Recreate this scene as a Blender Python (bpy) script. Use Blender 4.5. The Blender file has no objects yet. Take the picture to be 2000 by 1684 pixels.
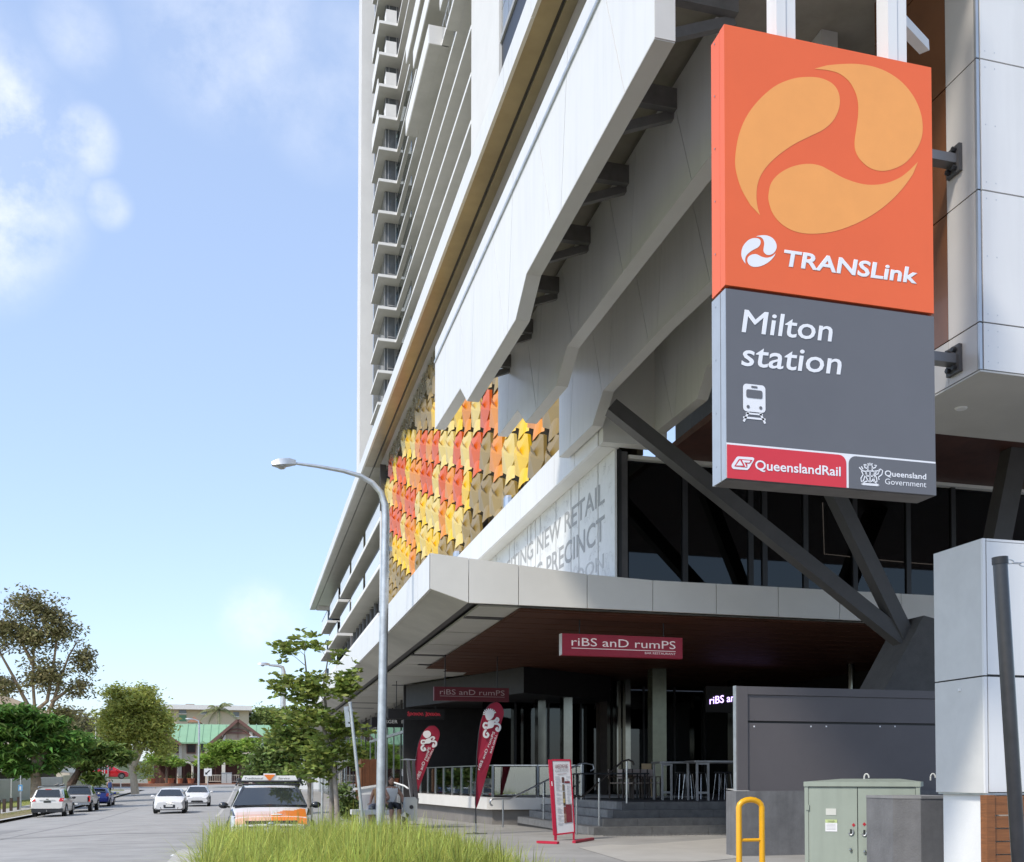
import bpy, math, random
from math import sin, cos, tan, pi, radians, sqrt, atan2
from mathutils import Vector, Matrix

S = bpy.context.scene
COL = S.collection
# ---------------------------------------------------------------- camera
YAW, PIT, FPX, CX, CY, CZ = .277928, .030293, 2093.25, 1080.0, 1455.76, 1.35
FW = Vector((sin(YAW), cos(YAW), 0)); RT = Vector((cos(YAW), -sin(YAW), 0)); UP = Vector((0, 0, 1))
F2 = FW * cos(PIT) + UP * sin(PIT); U2 = -FW * sin(PIT) + UP * cos(PIT)
EYE = Vector((0, 0, CZ))
cam = bpy.data.cameras.new('camera'); co = bpy.data.objects.new('camera', cam); COL.objects.link(co)
m = Matrix((RT, U2, -F2)).transposed().to_4x4(); m.translation = EYE; co.matrix_world = m
cam.sensor_width = 36; cam.lens = FPX / 2000 * 36
cam.shift_x = (1000 - CX) / 2000; cam.shift_y = (CY - 842) / 2000
cam.clip_start = .1; cam.clip_end = 5000
S.camera = co
# ---------------------------------------------------------------- light
SUN_AZ, SUN_EL = radians(120), radians(47)          # over the photographer's left shoulder
SUND = Vector((-sin(SUN_AZ) * cos(SUN_EL), cos(SUN_AZ) * cos(SUN_EL), sin(SUN_EL)))
sl = bpy.data.lights.new('sun', 'SUN'); sl.energy = 2.0; sl.angle = radians(7); sl.color = (1, .93, .82)
so = bpy.data.objects.new('sun', sl); COL.objects.link(so)
so.rotation_euler = SUND.to_track_quat('Z', 'Y').to_euler()
W = bpy.data.worlds.new('World'); S.world = W; W.use_nodes = True
wn = W.node_tree.nodes; wl = W.node_tree.links
wn.clear()
def nn(t, **k):
    n = wn.new(t)
    for a, b in k.items(): setattr(n, a, b)
    return n
wo = nn('ShaderNodeOutputWorld'); bg = nn('ShaderNodeBackground'); bg.inputs[1].default_value = .15
sky = nn('ShaderNodeTexSky', sky_type='NISHITA', sun_disc=False)
sky.sun_elevation = SUN_EL; sky.sun_rotation = -SUN_AZ % (2 * pi); sky.altitude = 20
sky.air_density = 1.0; sky.dust_density = .9; sky.ozone_density = 2.2
tc = nn('ShaderNodeTexCoord')
def wmath(op, a, b=None, clamp=False):
    n = nn('ShaderNodeMath', operation=op, use_clamp=clamp)
    for i, x in enumerate((a, b)):
        if x is None: continue
        if isinstance(x, (int, float)): n.inputs[i].default_value = x
        else: wl.new(x, n.inputs[i])
    return n.outputs[0]
def ray(u, v): return F2 + RT * ((u - CX) / FPX) - U2 * ((v - CY) / FPX)
noi = nn('ShaderNodeTexNoise'); noi.inputs['Scale'].default_value = 16; noi.inputs['Detail'].default_value = 7; noi.inputs['Roughness'].default_value = .62
wl.new(tc.outputs['Generated'], noi.inputs['Vector'])
tot = None
# drifting fair-weather clouds: direction, angular size, density
for (u, v, r, k) in [(0, 250, .055, .9), (40, 330, .04, .6), (165, 275, .03, .65), (110, 345, .03, .45), (210, 400, .022, .45), (450, 60, .085, .36), (380, 30, .05, .3),
                     (640, 190, .07, .22), (680, 110, .05, .2), (500, 1205, .04, .5), (545, 1215, .03, .4), (-160, 300, .13, 1), (150, 65, .035, .3), (2500, 300, .12, .8), (-700, 500, .15, .9), (-1500, 200, .2, .9), (900, -900, .2, .6)]:
    d = ray(u, v).normalized()
    dp = nn('ShaderNodeVectorMath', operation='DOT_PRODUCT'); dp.inputs[1].default_value = d
    wl.new(tc.outputs['Generated'], dp.inputs[0])
    mr = nn('ShaderNodeMapRange', interpolation_type='SMOOTHSTEP')
    mr.inputs['From Min'].default_value = cos(r); mr.inputs['From Max'].default_value = 1
    mr.inputs['To Min'].default_value = 0; mr.inputs['To Max'].default_value = k
    wl.new(dp.outputs['Value'], mr.inputs['Value'])
    tot = mr.outputs[0] if tot is None else wmath('MAXIMUM', tot, mr.outputs[0])
nf = nn('ShaderNodeMapRange'); nf.inputs['From Min'].default_value = .38; nf.inputs['From Max'].default_value = .72
wl.new(noi.outputs['Fac'], nf.inputs['Value'])
cf = wmath('MULTIPLY', tot, wmath('ADD', wmath('MULTIPLY', nf.outputs[0], .95), .10), True)
sat = nn('ShaderNodeMix', data_type='RGBA', blend_type='MULTIPLY'); sat.inputs[0].default_value = 1.0
wl.new(sky.outputs[0], sat.inputs[6]); sat.inputs[7].default_value = (1.0, 1.0, 1.0, 1)
veil = nn('ShaderNodeMix', data_type='RGBA'); veil.inputs[0].default_value = .45; veil.inputs[7].default_value = (2.6, 3.2, 4.5, 1)   # thin even high cloud
wl.new(sat.outputs[2], veil.inputs[6])
mx = nn('ShaderNodeMix', data_type='RGBA'); mx.inputs[7].default_value = (4.6, 4.7, 4.9, 1)
wl.new(cf, mx.inputs[0]); wl.new(veil.outputs[2], mx.inputs[6]); wl.new(mx.outputs[2], bg.inputs[0]); wl.new(bg.outputs[0], wo.inputs[0])
S.view_settings.view_transform = 'Standard'; S.view_settings.look = 'None'; S.view_settings.gamma = 1
S.view_settings.use_curve_mapping = False
S.view_settings.exposure = .80
S.cycles.max_bounces = 8; S.cycles.diffuse_bounces = 4; S.cycles.glossy_bounces = 3; S.cycles.transparent_max_bounces = 12
S.cycles.caustics_reflective = False; S.cycles.caustics_refractive = False

# ---------------------------------------------------------------- measuring helpers: a pixel of the survey photograph onto a known real plane
def onX(u, v, X): d = ray(u, v); return EYE + d * (X / d.x)
def onY(u, v, Y): d = ray(u, v); return EYE + d * (Y / d.y)
def onZ(u, v, Z): d = ray(u, v); return EYE + d * ((Z - CZ) / d.z)
def pj(p):
    q = Vector(p) - EYE; z = q.dot(F2); return CX + FPX * q.dot(RT) / z, CY - FPX * q.dot(U2) / z
def lerp(a, b, t): return a + (b - a) * t
def interp(x, xs, ys):
    if x <= xs[0]: return ys[0]
    for i in range(1, len(xs)):
        if x <= xs[i]: return lerp(ys[i - 1], ys[i], (x - xs[i - 1]) / (xs[i] - xs[i - 1]))
    return ys[-1]
RY = [0, 24, 60, 85, 180, 2000]; RZ = [-.31, -.31, -.70, -.65, .65, .65]
XX = [-400, -12.2, -4, 0, 4, 400]
def road_z(X, Y): return interp(Y, RY, RZ) + interp(X, [-12.2, -4], [-.3, 0])
def pave_z(X, Y): return interp(Y, RY, RZ) + interp(X, [-12.2, -4], [-.3, 0]) + .15 + interp(X, [0, 4], [0, .16])

# ---------------------------------------------------------------- materials
MATS = {}
def mat(name, col, rough=.6, metal=0, var=.12, scale=4, bump=0, bscale=40, spec=.5, coat=0, emit=None, estr=0, island=0, transl=0, streak=0, stretch=None, detail=5):
    if name in MATS: return MATS[name]
    M = bpy.data.materials.new(name); M.use_nodes = True; N = M.node_tree.nodes; L = M.node_tree.links
    b = N['Principled BSDF']; b.inputs['Roughness'].default_value = rough; b.inputs['Metallic'].default_value = metal
    b.inputs['Specular IOR Level'].default_value = spec
    if coat: b.inputs['Coat Weight'].default_value = coat; b.inputs['Coat Roughness'].default_value = .05
    t = N.new('ShaderNodeTexCoord'); vec = t.outputs['Object']
    if stretch:
        mp = N.new('ShaderNodeMapping'); mp.inputs['Scale'].default_value = stretch; L.new(vec, mp.inputs[0]); vec = mp.outputs[0]
    c = (*col, 1)
    n = N.new('ShaderNodeTexNoise'); n.inputs['Scale'].default_value = scale; n.inputs['Detail'].default_value = detail; n.inputs['Roughness'].default_value = .65; L.new(vec, n.inputs['Vector'])
    r = N.new('ShaderNodeValToRGB'); e = r.color_ramp.elements
    e[0].position = .28; e[1].position = .72
    e[0].color = (*[x * (1 - var) for x in col], 1); e[1].color = (*[min(1, x * (1 + var)) for x in col], 1)
    L.new(n.outputs['Fac'], r.inputs[0]); out = r.outputs[0]
    if streak:
        mp2 = N.new('ShaderNodeMapping'); mp2.inputs['Scale'].default_value = (3, 3, .25); L.new(t.outputs['Object'], mp2.inputs[0])
        n2 = N.new('ShaderNodeTexNoise'); n2.inputs['Scale'].default_value = 2.2; n2.inputs['Detail'].default_value = 6; L.new(mp2.outputs[0], n2.inputs['Vector'])
        r2 = N.new('ShaderNodeMapRange'); r2.inputs['From Min'].default_value = .45; r2.inputs['From Max'].default_value = .75; r2.inputs['To Min'].default_value = 1; r2.inputs['To Max'].default_value = 1 - streak
        L.new(n2.outputs['Fac'], r2.inputs[0])
        mm = N.new('ShaderNodeMix'); mm.data_type = 'RGBA'; mm.blend_type = 'MULTIPLY'; mm.inputs[0].default_value = 1
        L.new(out, mm.inputs[6]); L.new(r2.outputs[0], mm.inputs[7]); out = mm.outputs[2]
    if island:
        g = N.new('ShaderNodeNewGeometry'); h = N.new('ShaderNodeHueSaturation')
        a1 = N.new('ShaderNodeMapRange'); a1.inputs['To Min'].default_value = 1 - island; a1.inputs['To Max'].default_value = 1 + island; L.new(g.outputs['Random Per Island'], a1.inputs[0]); L.new(a1.outputs[0], h.inputs['Value'])
        a2 = N.new('ShaderNodeMapRange'); a2.inputs['To Min'].default_value = .5 + island * .05; a2.inputs['To Max'].default_value = .5 - island * .07
        wn2 = N.new('ShaderNodeTexWhiteNoise'); wn2.noise_dimensions = '1D'; L.new(g.outputs['Random Per Island'], wn2.inputs['W']); L.new(wn2.outputs['Value'], a2.inputs[0]); L.new(a2.outputs[0], h.inputs['Hue'])
        L.new(out, h.inputs['Color']); out = h.outputs[0]
    L.new(out, b.inputs['Base Color'])
    if emit: b.inputs['Emission Color'].default_value = (*emit, 1); b.inputs['Emission Strength'].default_value = estr
    if bump:
        n3 = N.new('ShaderNodeTexNoise'); n3.inputs['Scale'].default_value = bscale; n3.inputs['Detail'].default_value = 4; L.new(vec, n3.inputs['Vector'])
        bp = N.new('ShaderNodeBump'); bp.inputs['Strength'].default_value = bump; bp.inputs['Distance'].default_value = .02; L.new(n3.outputs['Fac'], bp.inputs['Height']); L.new(bp.outputs[0], b.inputs['Normal'])
    if transl:
        tr = N.new('ShaderNodeBsdfTranslucent'); L.new(out, tr.inputs[0]); ms = N.new('ShaderNodeMixShader'); ms.inputs[0].default_value = transl
        L.new(b.outputs[0], ms.inputs[1]); L.new(tr.outputs[0], ms.inputs[2]); L.new(ms.outputs[0], N['Material Output'].inputs[0])
    MATS[name] = M; return M
def glass(name, tint, refl=1.5, rough=.02):
    if name in MATS: return MATS[name]
    M = bpy.data.materials.new(name); M.use_nodes = True; N = M.node_tree.nodes; L = M.node_tree.links
    N.remove(N['Principled BSDF'])
    tr = N.new('ShaderNodeBsdfTransparent'); tr.inputs[0].default_value = (*tint, 1)
    gl = N.new('ShaderNodeBsdfGlossy'); gl.inputs['Roughness'].default_value = rough; gl.inputs[0].default_value = (.9, .95, .95, 1)
    fr = N.new('ShaderNodeFresnel'); fr.inputs[0].default_value = refl
    ms = N.new('ShaderNodeMixShader'); L.new(fr.outputs[0], ms.inputs[0]); L.new(tr.outputs[0], ms.inputs[1]); L.new(gl.outputs[0], ms.inputs[2]); L.new(ms.outputs[0], N['Material Output'].inputs[0])
    MATS[name] = M; return M
WHITE = mat('white panel', (.74, .735, .72), .38, var=.03, scale=.6, streak=.06)
WHITE2 = mat('white render', (.78, .78, .76), .6, var=.05, scale=1.5, bump=.1)
OFFW = mat('off-white board', (.70, .69, .65), .7, var=.05, scale=.8)
SOFF = mat('canopy soffit board', (.55, .54, .50), .55, var=.12, scale=.5)
SOFFREF = mat('gold reflection soffit', (.36, .32, .23), .32, metal=.45, var=.22, scale=.35)  # base colour carries the reflection of the gold tile wall
TIMBER = mat('dark timber lining', (.095, .040, .024), .6, spec=.15, var=.45, scale=3, stretch=(.4, 9, 1))
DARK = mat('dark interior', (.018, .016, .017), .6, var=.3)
BLACK = mat('black metal', (.02, .02, .022), .4, var=.2)
CHAR = mat('charcoal steel', (.075, .072, .072), .5, var=.2, scale=3)
GREYC = mat('grey painted concrete', (.16, .16, .165), .8, var=.22, scale=2.5, bump=.3, streak=.2)
CONC = mat('concrete', (.36, .35, .33), .85, var=.14, scale=3, bump=.3, bscale=60)
STEEL = mat('brushed steel', (.55, .56, .57), .28, metal=1, var=.08)
GALV = mat('galvanised steel', (.55, .57, .58), .42, metal=.75, var=.18, scale=6)
MIRROR = mat('polished steel cladding', (.20, .20, .18), .12, metal=1, var=.1)
STONE = mat('grey stone', (.13, .13, .128), .75, var=.25, scale=5, bump=.25, bscale=80)
GLASSD = glass('dark tinted glass', (.10, .10, .11))
GLASSC = glass('clear glass', (.72, .82, .80))
WINB = mat('blue grey window glass', (.10, .115, .125), .06, var=.3, scale=1.2, spec=.8)
RED = mat('red paint', (.42, .015, .03), .4, var=.1)

# ---------------------------------------------------------------- mesh helpers
class MB:
    def __init__(s): s.v = []; s.f = []
    def add(s, vs, fs):
        o = len(s.v); s.v += [tuple(p) for p in vs]; s.f += [tuple(i + o for i in f) for f in fs]; return s
    def box(s, x0, y0, z0, x1, y1, z1):
        return s.add([(x0, y0, z0), (x1, y0, z0), (x1, y1, z0), (x0, y1, z0), (x0, y0, z1), (x1, y0, z1), (x1, y1, z1), (x0, y1, z1)],
                     [(3, 2, 1, 0), (4, 5, 6, 7), (0, 1, 5, 4), (1, 2, 6, 5), (2, 3, 7, 6), (3, 0, 4, 7)])
    def poly(s, pts): return s.add(pts, [tuple(range(len(pts)))])
    def prism(s, pts, vec):
        n = len(pts); vec = Vector(vec); q = [Vector(p) + vec for p in pts]
        return s.add([Vector(p) for p in pts] + q, [tuple(range(n)), tuple(range(2 * n - 1, n - 1, -1))] + [(i, i + n, (i + 1) % n + n, (i + 1) % n) for i in range(n)])
    def bar(s, a, b, w, h, up=(0, 0, 1)):
        a = Vector(a); b = Vector(b); d = (b - a).normalized(); u = Vector(up)
        x = d.cross(u)
        if x.length < 1e-4: x = d.cross(Vector((1, 0, 0)))
        x = x.normalized(); y = x.cross(d).normalized()
        vs = [p + x * sx * w / 2 + y * sy * h / 2 for p in (a, b) for sx, sy in ((-1, -1), (1, -1), (1, 1), (-1, 1))]
        return s.add(vs, [(3, 2, 1, 0), (4, 5, 6, 7), (0, 1, 5, 4), (1, 2, 6, 5), (2, 3, 7, 6), (3, 0, 4, 7)])
    def tube(s, pts, r, n=8, cap=True):
        pts = [Vector(p) for p in pts]; rs = r if isinstance(r, (list, tuple)) else [r] * len(pts)
        o = len(s.v); prev = None
        for i, p in enumerate(pts):
            d = (pts[min(i + 1, len(pts) - 1)] - pts[max(i - 1, 0)])
            d = d.normalized() if d.length > 1e-9 else Vector((0, 0, 1))
            if prev is None: x = d.cross(Vector((0, 0, 1))); x = x if x.length > 1e-3 else Vector((1, 0, 0))
            else: x = prev - d * prev.dot(d)
            x = x.normalized(); prev = x; y = d.cross(x)
            s.v += [tuple(p + (x * cos(2 * pi * k / n) + y * sin(2 * pi * k / n)) * rs[i]) for k in range(n)]
        for i in range(len(pts) - 1):
            for k in range(n):
                a = o + i * n + k; b = o + i * n + (k + 1) % n; s.f.append((a, b, b + n, a + n))
        if cap: s.f.append(tuple(o + k for k in range(n))[::-1]); e = o + (len(pts) - 1) * n; s.f.append(tuple(e + k for k in range(n)))
        return s
    def lathe(s, c, prof, n=16):
        c = Vector(c); o = len(s.v)
        for r, z in prof: s.v += [tuple(c + Vector((r * cos(2 * pi * k / n), r * sin(2 * pi * k / n), z))) for k in range(n)]
        for i in range(len(prof) - 1):
            for k in range(n):
                a = o + i * n + k; b = o + i * n + (k + 1) % n; s.f.append((a, b, b + n, a + n))
        s.f.append(tuple(o + k for k in range(n))[::-1]); e = o + (len(prof) - 1) * n; s.f.append(tuple(e + k for k in range(n)))
        return s
    def ball(s, c, rx, ry, rz, n=10, m=7):
        c = Vector(c); o = len(s.v)
        for i in range(m + 1):
            t = pi * i / m
            s.v += [tuple(c + Vector((rx * sin(t) * cos(2 * pi * k / n), ry * sin(t) * sin(2 * pi * k / n), rz * cos(t)))) for k in range(n)]
        for i in range(m):
            for k in range(n):
                a = o + i * n + k; b = o + i * n + (k + 1) % n; s.f.append((a, a + n, b + n, b))
        return s
    def build(s, name, m, parent=None, smooth=False, sharp=40, **props):
        me = bpy.data.meshes.new(name); me.from_pydata(s.v, [], s.f); me.update()
        if smooth:
            for p in me.polygons: p.use_smooth = True
            me.set_sharp_from_angle(angle=radians(sharp))
        return link(name, me, m, parent, **props)
def link(name, me, m, parent=None, **props):
    o = bpy.data.objects.new(name, me); COL.objects.link(o)
    if m and not me.materials: me.materials.append(m)
    if parent is not None:
        o.parent = parent; o.matrix_parent_inverse = parent_inv(parent)
    for k, v in props.items(): o[k] = v
    return o
def parent_inv(p): return world(p).inverted()
def world(o):
    mm = Matrix.LocRotScale(o.location, o.rotation_euler, o.scale)
    if o.parent is not None: return world(o.parent) @ o.matrix_parent_inverse @ mm
    return mm
def thing(name, loc, label, cat, group=None, rz=0):
    o = bpy.data.objects.new(name, None); COL.objects.link(o); o.location = loc; o.rotation_euler = (0, 0, rz); o.empty_display_size = .2
    return tag(o, label, cat, group)
def tag(o, label, cat, group=None):
    o['label'] = label; o['category'] = cat
    if group: o['group'] = group
    return o
def struct(name, mb, m, parent=None): return mb.build(name, m, parent, **({'kind': 'structure'} if parent is None else {}))
def kids(o): return [c for c in ALLKIDS.get(o.name, [])]
def copy_tree(o, loc, rz, label=None, group=None):
    ch = {}
    for x in bpy.data.objects:
        if x.parent: ch.setdefault(x.parent.name, []).append(x)
    def rec(a, par):
        c = a.copy(); COL.objects.link(c)
        if par is not None: c.parent = par; c.matrix_parent_inverse = a.matrix_parent_inverse.copy()
        for k in ch.get(a.name, []): rec(k, c)
        return c
    r = rec(o, None); r.location = loc; r.rotation_euler = (0, 0, rz)
    if label: r['label'] = label
    if group: r['group'] = group
    return r
FONT = None
def text_mesh(body, bold=0, shear=0, space=1):
    cu = bpy.data.curves.new('lettering', 'FONT'); cu.body = body; cu.bevel_depth = max(0, bold); cu.bevel_resolution = 1; cu.shear = shear; cu.space_character = space; cu.resolution_u = 3
    if FONT: cu.font = FONT
    ob = bpy.data.objects.new('lettering', cu); me = bpy.data.meshes.new_from_object(ob)
    bpy.data.objects.remove(ob); bpy.data.curves.remove(cu); return me
def text(body, p00, p10, p01, m, parent, bold=0, shear=0, off=(0, 0, 0), name='lettering', space=1):
    """letters fitted to the parallelogram p00 (left foot), p10 (right foot), p01 (left top)"""
    me = text_mesh(body, bold, shear, space); xs = [v.co.x for v in me.vertices]; ys = [v.co.y for v in me.vertices]
    x0, x1 = min(xs), max(xs); y0 = min(ys) if not any(c in 'gjpqyQ,' for c in body) else 0; y1 = max(ys)
    p00 = Vector(p00); ex = (Vector(p10) - p00) / (x1 - x0); ey = (Vector(p01) - p00) / (y1 - y0); of = Vector(off)
    ez = ex.cross(ey).normalized() * ey.length
    zm = max(v.co.z for v in me.vertices)
    for v in me.vertices: v.co = p00 + ex * (v.co.x - x0) + ey * (v.co.y - y0) + ez * (v.co.z - zm) * .15 + of
    me.materials.clear(); return link(name, me, m, parent)
def strip(mb, pts, w, nrm):
    """flat ribbon of width w along 3D points lying in a plane of normal nrm"""
    nrm = Vector(nrm); P = [Vector(p) for p in pts]; vs = []
    for i, p in enumerate(P):
        d = (P[min(i + 1, len(P) - 1)] - P[max(i - 1, 0)]).normalized(); s = d.cross(nrm).normalized() * w / 2; vs += [p + s, p - s]
    mb.add(vs, [(2 * i, 2 * i + 1, 2 * i + 3, 2 * i + 2) for i in range(len(P) - 1)])
def spline(pts, n=6, closed=True):
    out = []; N = len(pts); P = [Vector((*p, 0)) for p in pts]
    for i in range(N if closed else N - 1):
        a, b, c, d = (P[(i - 1) % N] if closed or i > 0 else P[0]), P[i], P[(i + 1) % N], (P[(i + 2) % N] if closed or i + 2 < N else P[-1])
        for k in range(n):
            t = k / n; out.append(((b * 2 + (c - a) * t + (a * 2 - b * 5 + c * 4 - d) * t * t + (b * 3 - a - c * 3 + d) * t ** 3) / 2)[:2])
    if not closed: out.append(P[-1][:2])
    return out
def clip(poly, n, c):
    """part of a 2D polygon with n.p <= c"""
    out = []
    for i in range(len(poly)):
        a, b = poly[i], poly[(i + 1) % len(poly)]; da = n[0] * a[0] + n[1] * a[1] - c; db = n[0] * b[0] + n[1] * b[1] - c
        if da <= 0: out.append(a)
        if da * db < 0: t = da / (da - db); out.append((a[0] + (b[0] - a[0]) * t, a[1] + (b[1] - a[1]) * t))
    return out
R = random.Random(7)
# ================================================================ GROUND
def sheet(name, xs, ys, fz, m, dz=0):
    b = MB(); nx = len(xs)
    b.v = [(x, y, fz(x, y) + dz) for y in ys for x in xs]
    b.f = [(j * nx + i, j * nx + i + 1, (j + 1) * nx + i + 1, (j + 1) * nx + i) for j in range(len(ys) - 1) for i in range(nx - 1)]
    return struct(name, b, m)
def cuts(a, b, ks): return [a] + [k for k in sorted(ks) if a < k < b] + [b]
BX = [-12.2, -4, 0, 4]; BY = [0, 24, 60, 85, 180]
ASPH = mat('worn asphalt', (.335, .328, .315), .85, var=.2, scale=.9, bump=.35, bscale=120, detail=9)
FOOT = mat('footpath concrete', (.40, .385, .355), .85, var=.13, scale=1.2, bump=.25, bscale=90, streak=.0)
PLAZA = mat('plaza paving', (.33, .32, .30), .8, var=.2, scale=.7, bump=.2, bscale=90)
KERB = mat('kerb concrete', (.47, .455, .43), .85, var=.12, scale=2, bump=.3)
LAWN = mat('mown lawn', (.24, .26, .06), .9, var=.4, scale=3, bump=.8, bscale=30)
VERGE = mat('dry verge', (.21, .175, .085), .9, var=.4, scale=2, bump=.8, bscale=30)
SOIL = mat('mulch', (.05, .038, .025), .95, var=.4, scale=20, bump=.8)
PAINT = mat('road paint', (.72, .72, .70), .7, var=.12, scale=8)
sheet('ground', cuts(-600, 600, BX), cuts(-40, 1500, BY), lambda x, y: road_z(x, y) - .03, mat('earth', (.2, .19, .14), .95, var=.3, scale=.4))
# street carriageway, parking bay and the cross street
b = MB()
def add_sheet(b, x0, x1, y0, y1, fz, dz):
    xs = cuts(x0, x1, BX); ys = cuts(y0, y1, BY); nx = len(xs)
    b.add([(x, y, fz(x, y) + dz) for y in ys for x in xs], [(j * nx + i, j * nx + i + 1, (j + 1) * nx + i + 1, (j + 1) * nx + i) for j in range(len(ys) - 1) for i in range(nx - 1)])
add_sheet(b, -12.2, -1.3, -30, 142, road_z, 0)
add_sheet(b, -1.3, 2.0, 23.6, 52, road_z, 0)
add_sheet(b, -1.3, 2.0, -30, -5, road_z, 0)
add_sheet(b, -160, 160, 142, 161, road_z, 0)
struct('road', b, ASPH)
b = MB()
for y0, y1 in ((46.5, 46.7), (70.0, 70.18)): add_sheet(b, -4.0 if y0 < 50 else -3.4, -1.5, y0, y1, road_z, .006)
add_sheet(b, 1.35 - 2.9, 1.35 - 2.8, 24, 24.8, road_z, .006)
for k in range(9): add_sheet(b, -22 + k * 3.2, -20.6 + k * 3.2, 150.9, 151.15, road_z, .006)
struct('road_marking', b, PAINT)
# darker patched repairs in the asphalt
b = MB(); add_sheet(b, -12, -8.4, 33, 47, road_z, .004); add_sheet(b, -8.4, -1.5, 36.8, 37.3, road_z, .004); add_sheet(b, -7.4, -7.25, 20, 80, road_z, .004)
struct('road_patch', b, mat('asphalt patch', (.25, .247, .242), .9, var=.2, scale=1.5, bump=.3, bscale=120))
# right-hand footpath and plaza
b = MB()
add_sheet(b, 4.0, 60, -20, 142, pave_z, 0); add_sheet(b, 2.0, 4.0, 23.6, 142, pave_z, 0); add_sheet(b, -1.3, 2.0, 52, 142, pave_z, 0); 
struct('plaza', b, PLAZA)
b = MB(); P = [onZ(u, v, .0) for u, v in ((1130, 1656), (1190, 1650), (1240, 1651), (1440, 1636), (1440, 1677), (1360, 1684), (1225, 1684))]
b.poly([(p.x, p.y, .006) for p in P]); struct('sunlit_patch', b, mat('sunlit paving', (.46, .44, .40), .6, var=.08, scale=1.5))  # paler sheet paints the sunlit paving beyond the canopy's shadow edge
# tactile strip at the foot of the stair
b = MB()
for k in range(34):
    x = 7.95 + k * .105
    b.box(x, 23.35, .0, x + .05, 23.65, .012)
b.build('tactile_strip', STEEL, kind='structure')
# kerbs: planter edge, bay, far footpath
kb = MB(); kb.box(-1.36, -20, -.5, -1.30, 23.5, -.152); k0 = struct('kerb', kb, KERB)
for k in range(10):
    y0 = 6 + k * 1.75; MB().box(-1.3, y0 + .006, -.5, -.72, y0 + 1.744, -.15 + R.uniform(-.003, .003)).build('kerb_stone', KERB, k0)
kb = MB(); kb.box(-1.3, 23.5, -.5, 4, 23.7, -.145); kb.box(1.9, 23.7, -.6, 2.05, 52, -.14); kb.box(-1.4, 52, -.9, 2.05, 52.15, -.44); struct('kerb', kb, KERB)
b = MB(); add_sheet(b, -1.45, -1.3, 52, 142, lambda x, y: road_z(x, y) + .15, .002); struct('kerb', b, KERB)
# planter soil
b = MB(); b.box(-.72, 6, -.5, 4.0, 23.5, -.1); struct('planter_bed', b, SOIL)
b = MB(); b.prism([(4.0, 6, -.5), (4.16, 6, -.5), (4.16, 23.6, -.5), (4.0, 23.6, -.5)], (0, 0, .53)); struct('planter_edge', b, CONC)
# left side: kerb, dry verge, footpath, lawn
def left_z(x, y): return road_z(-12.2, y) + .15
b = MB(); add_sheet(b, -12.5, -12.2, -20, 118, left_z, 0); struct('kerb', b, KERB)
b = MB(); add_sheet(b, -14.2, -12.5, -20, 118, left_z, .01); struct('verge', b, VERGE)
b = MB(); add_sheet(b, -16.0, -14.2, -20, 118, left_z, .015); add_sheet(b, -60, -12.2, 118, 142, lambda x, y: road_z(-12.2, y) + .15, .012)
struct('footpath', b, FOOT)
b = MB(); add_sheet(b, -60, -16.0, -20, 118, left_z, .02); struct('lawn', b, LAWN)
b = MB()
for (x, y, w, d) in ((-14.5, 122, 1.6, 1.8), (-16.0, 134, 2.4, 1.5)): b.prism([(x - w, y - d, left_z(0, y) + .0), (x + w, y - d, left_z(0, y)), (x + w * .8, y + d, left_z(0, y)), (x - w * .8, y + d, left_z(0, y))], (0, 0, .07))
struct('tree_pit', b, LAWN)
# traffic island in the side street with keep-left board
iz = road_z(-8, 125)
b = MB(); b.prism([(x, y, road_z(x, y) - .05) for x, y in ((-8.6, 112), (-7.6, 112), (-5.4, 139), (-9.6, 139))], (0, 0, .2)); struct('traffic_island', b, mat('island concrete', (.58, .57, .53), .8, var=.1))
# far footpath in front of the gabled restaurant
b = MB(); b.box(-160, 161, -1, 160, 175, road_z(0, 161) + .14); struct('footpath', b, mat('brick red path', (.30, .15, .10), .9, var=.2, scale=2))
# far low hills behind everything
b = MB()
for k in range(60):
    a = -1.2 + k * .05; x = sin(a) * 900; y = cos(a) * 900
    b.v.append((x, y, -2)); b.v.append((x * 1.02, y * 1.02, 8 + 6 * sin(k * .9) + 4 * sin(k * 2.3)))
b.f = [(2 * k, 2 * k + 2, 2 * k + 3, 2 * k + 1) for k in range(59)]
struct('hills', b, mat('distant trees', (.07, .09, .05), .9, var=.3, scale=.05))

# ================================================================ PODIUM BUILDING
HX = 7.72
pod = thing('podium_building', (HX, 40, 0), 'white podium building with honeycomb panel wall, retail hoarding and deep street canopy', 'building')
# roof-edge band: 3 m fascia panels, reflection-tinted soffit in two strips with a groove
BXo, BZ0, BZ1 = 6.7, 20.44, 21.2
fp = None
for k in range(37):
    y = 13.5 + k * 3; MB().box(BXo, y + .012, BZ0, BXo + .1, y + 2.988, BZ1).build('fascia_panel', WHITE, pod)
b = MB(); b.box(BXo + .1, 13.5, BZ0 + .02, 7.30, 66, BZ0 + .12); b.box(7.40, 13.5, BZ0 + .02, 7.68, 66, BZ0 + .12); b.build('soffit', SOFFREF, pod)
b = MB(); b.box(BXo + .1, 66, BZ0 + .02, 7.30, 124.5, BZ0 + .12); b.box(7.36, 66, BZ0 + .02, 9.4, 124.5, BZ0 + .12); b.build('soffit', mat('pale metal soffit', (.46, .45, .40), .32, metal=.35, var=.1, scale=.5), pod)
b = MB(); b.box(BXo + .1, 13.5, BZ0 + .16, 14, 124.5, BZ1 - .02); b.build('roof_slab', OFFW, pod)
b = MB(); b.box(7.28, 13.5, BZ0 + .10, 7.42, 124.4, BZ0 + .16); b.build('soffit_groove', BLACK, pod)
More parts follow.
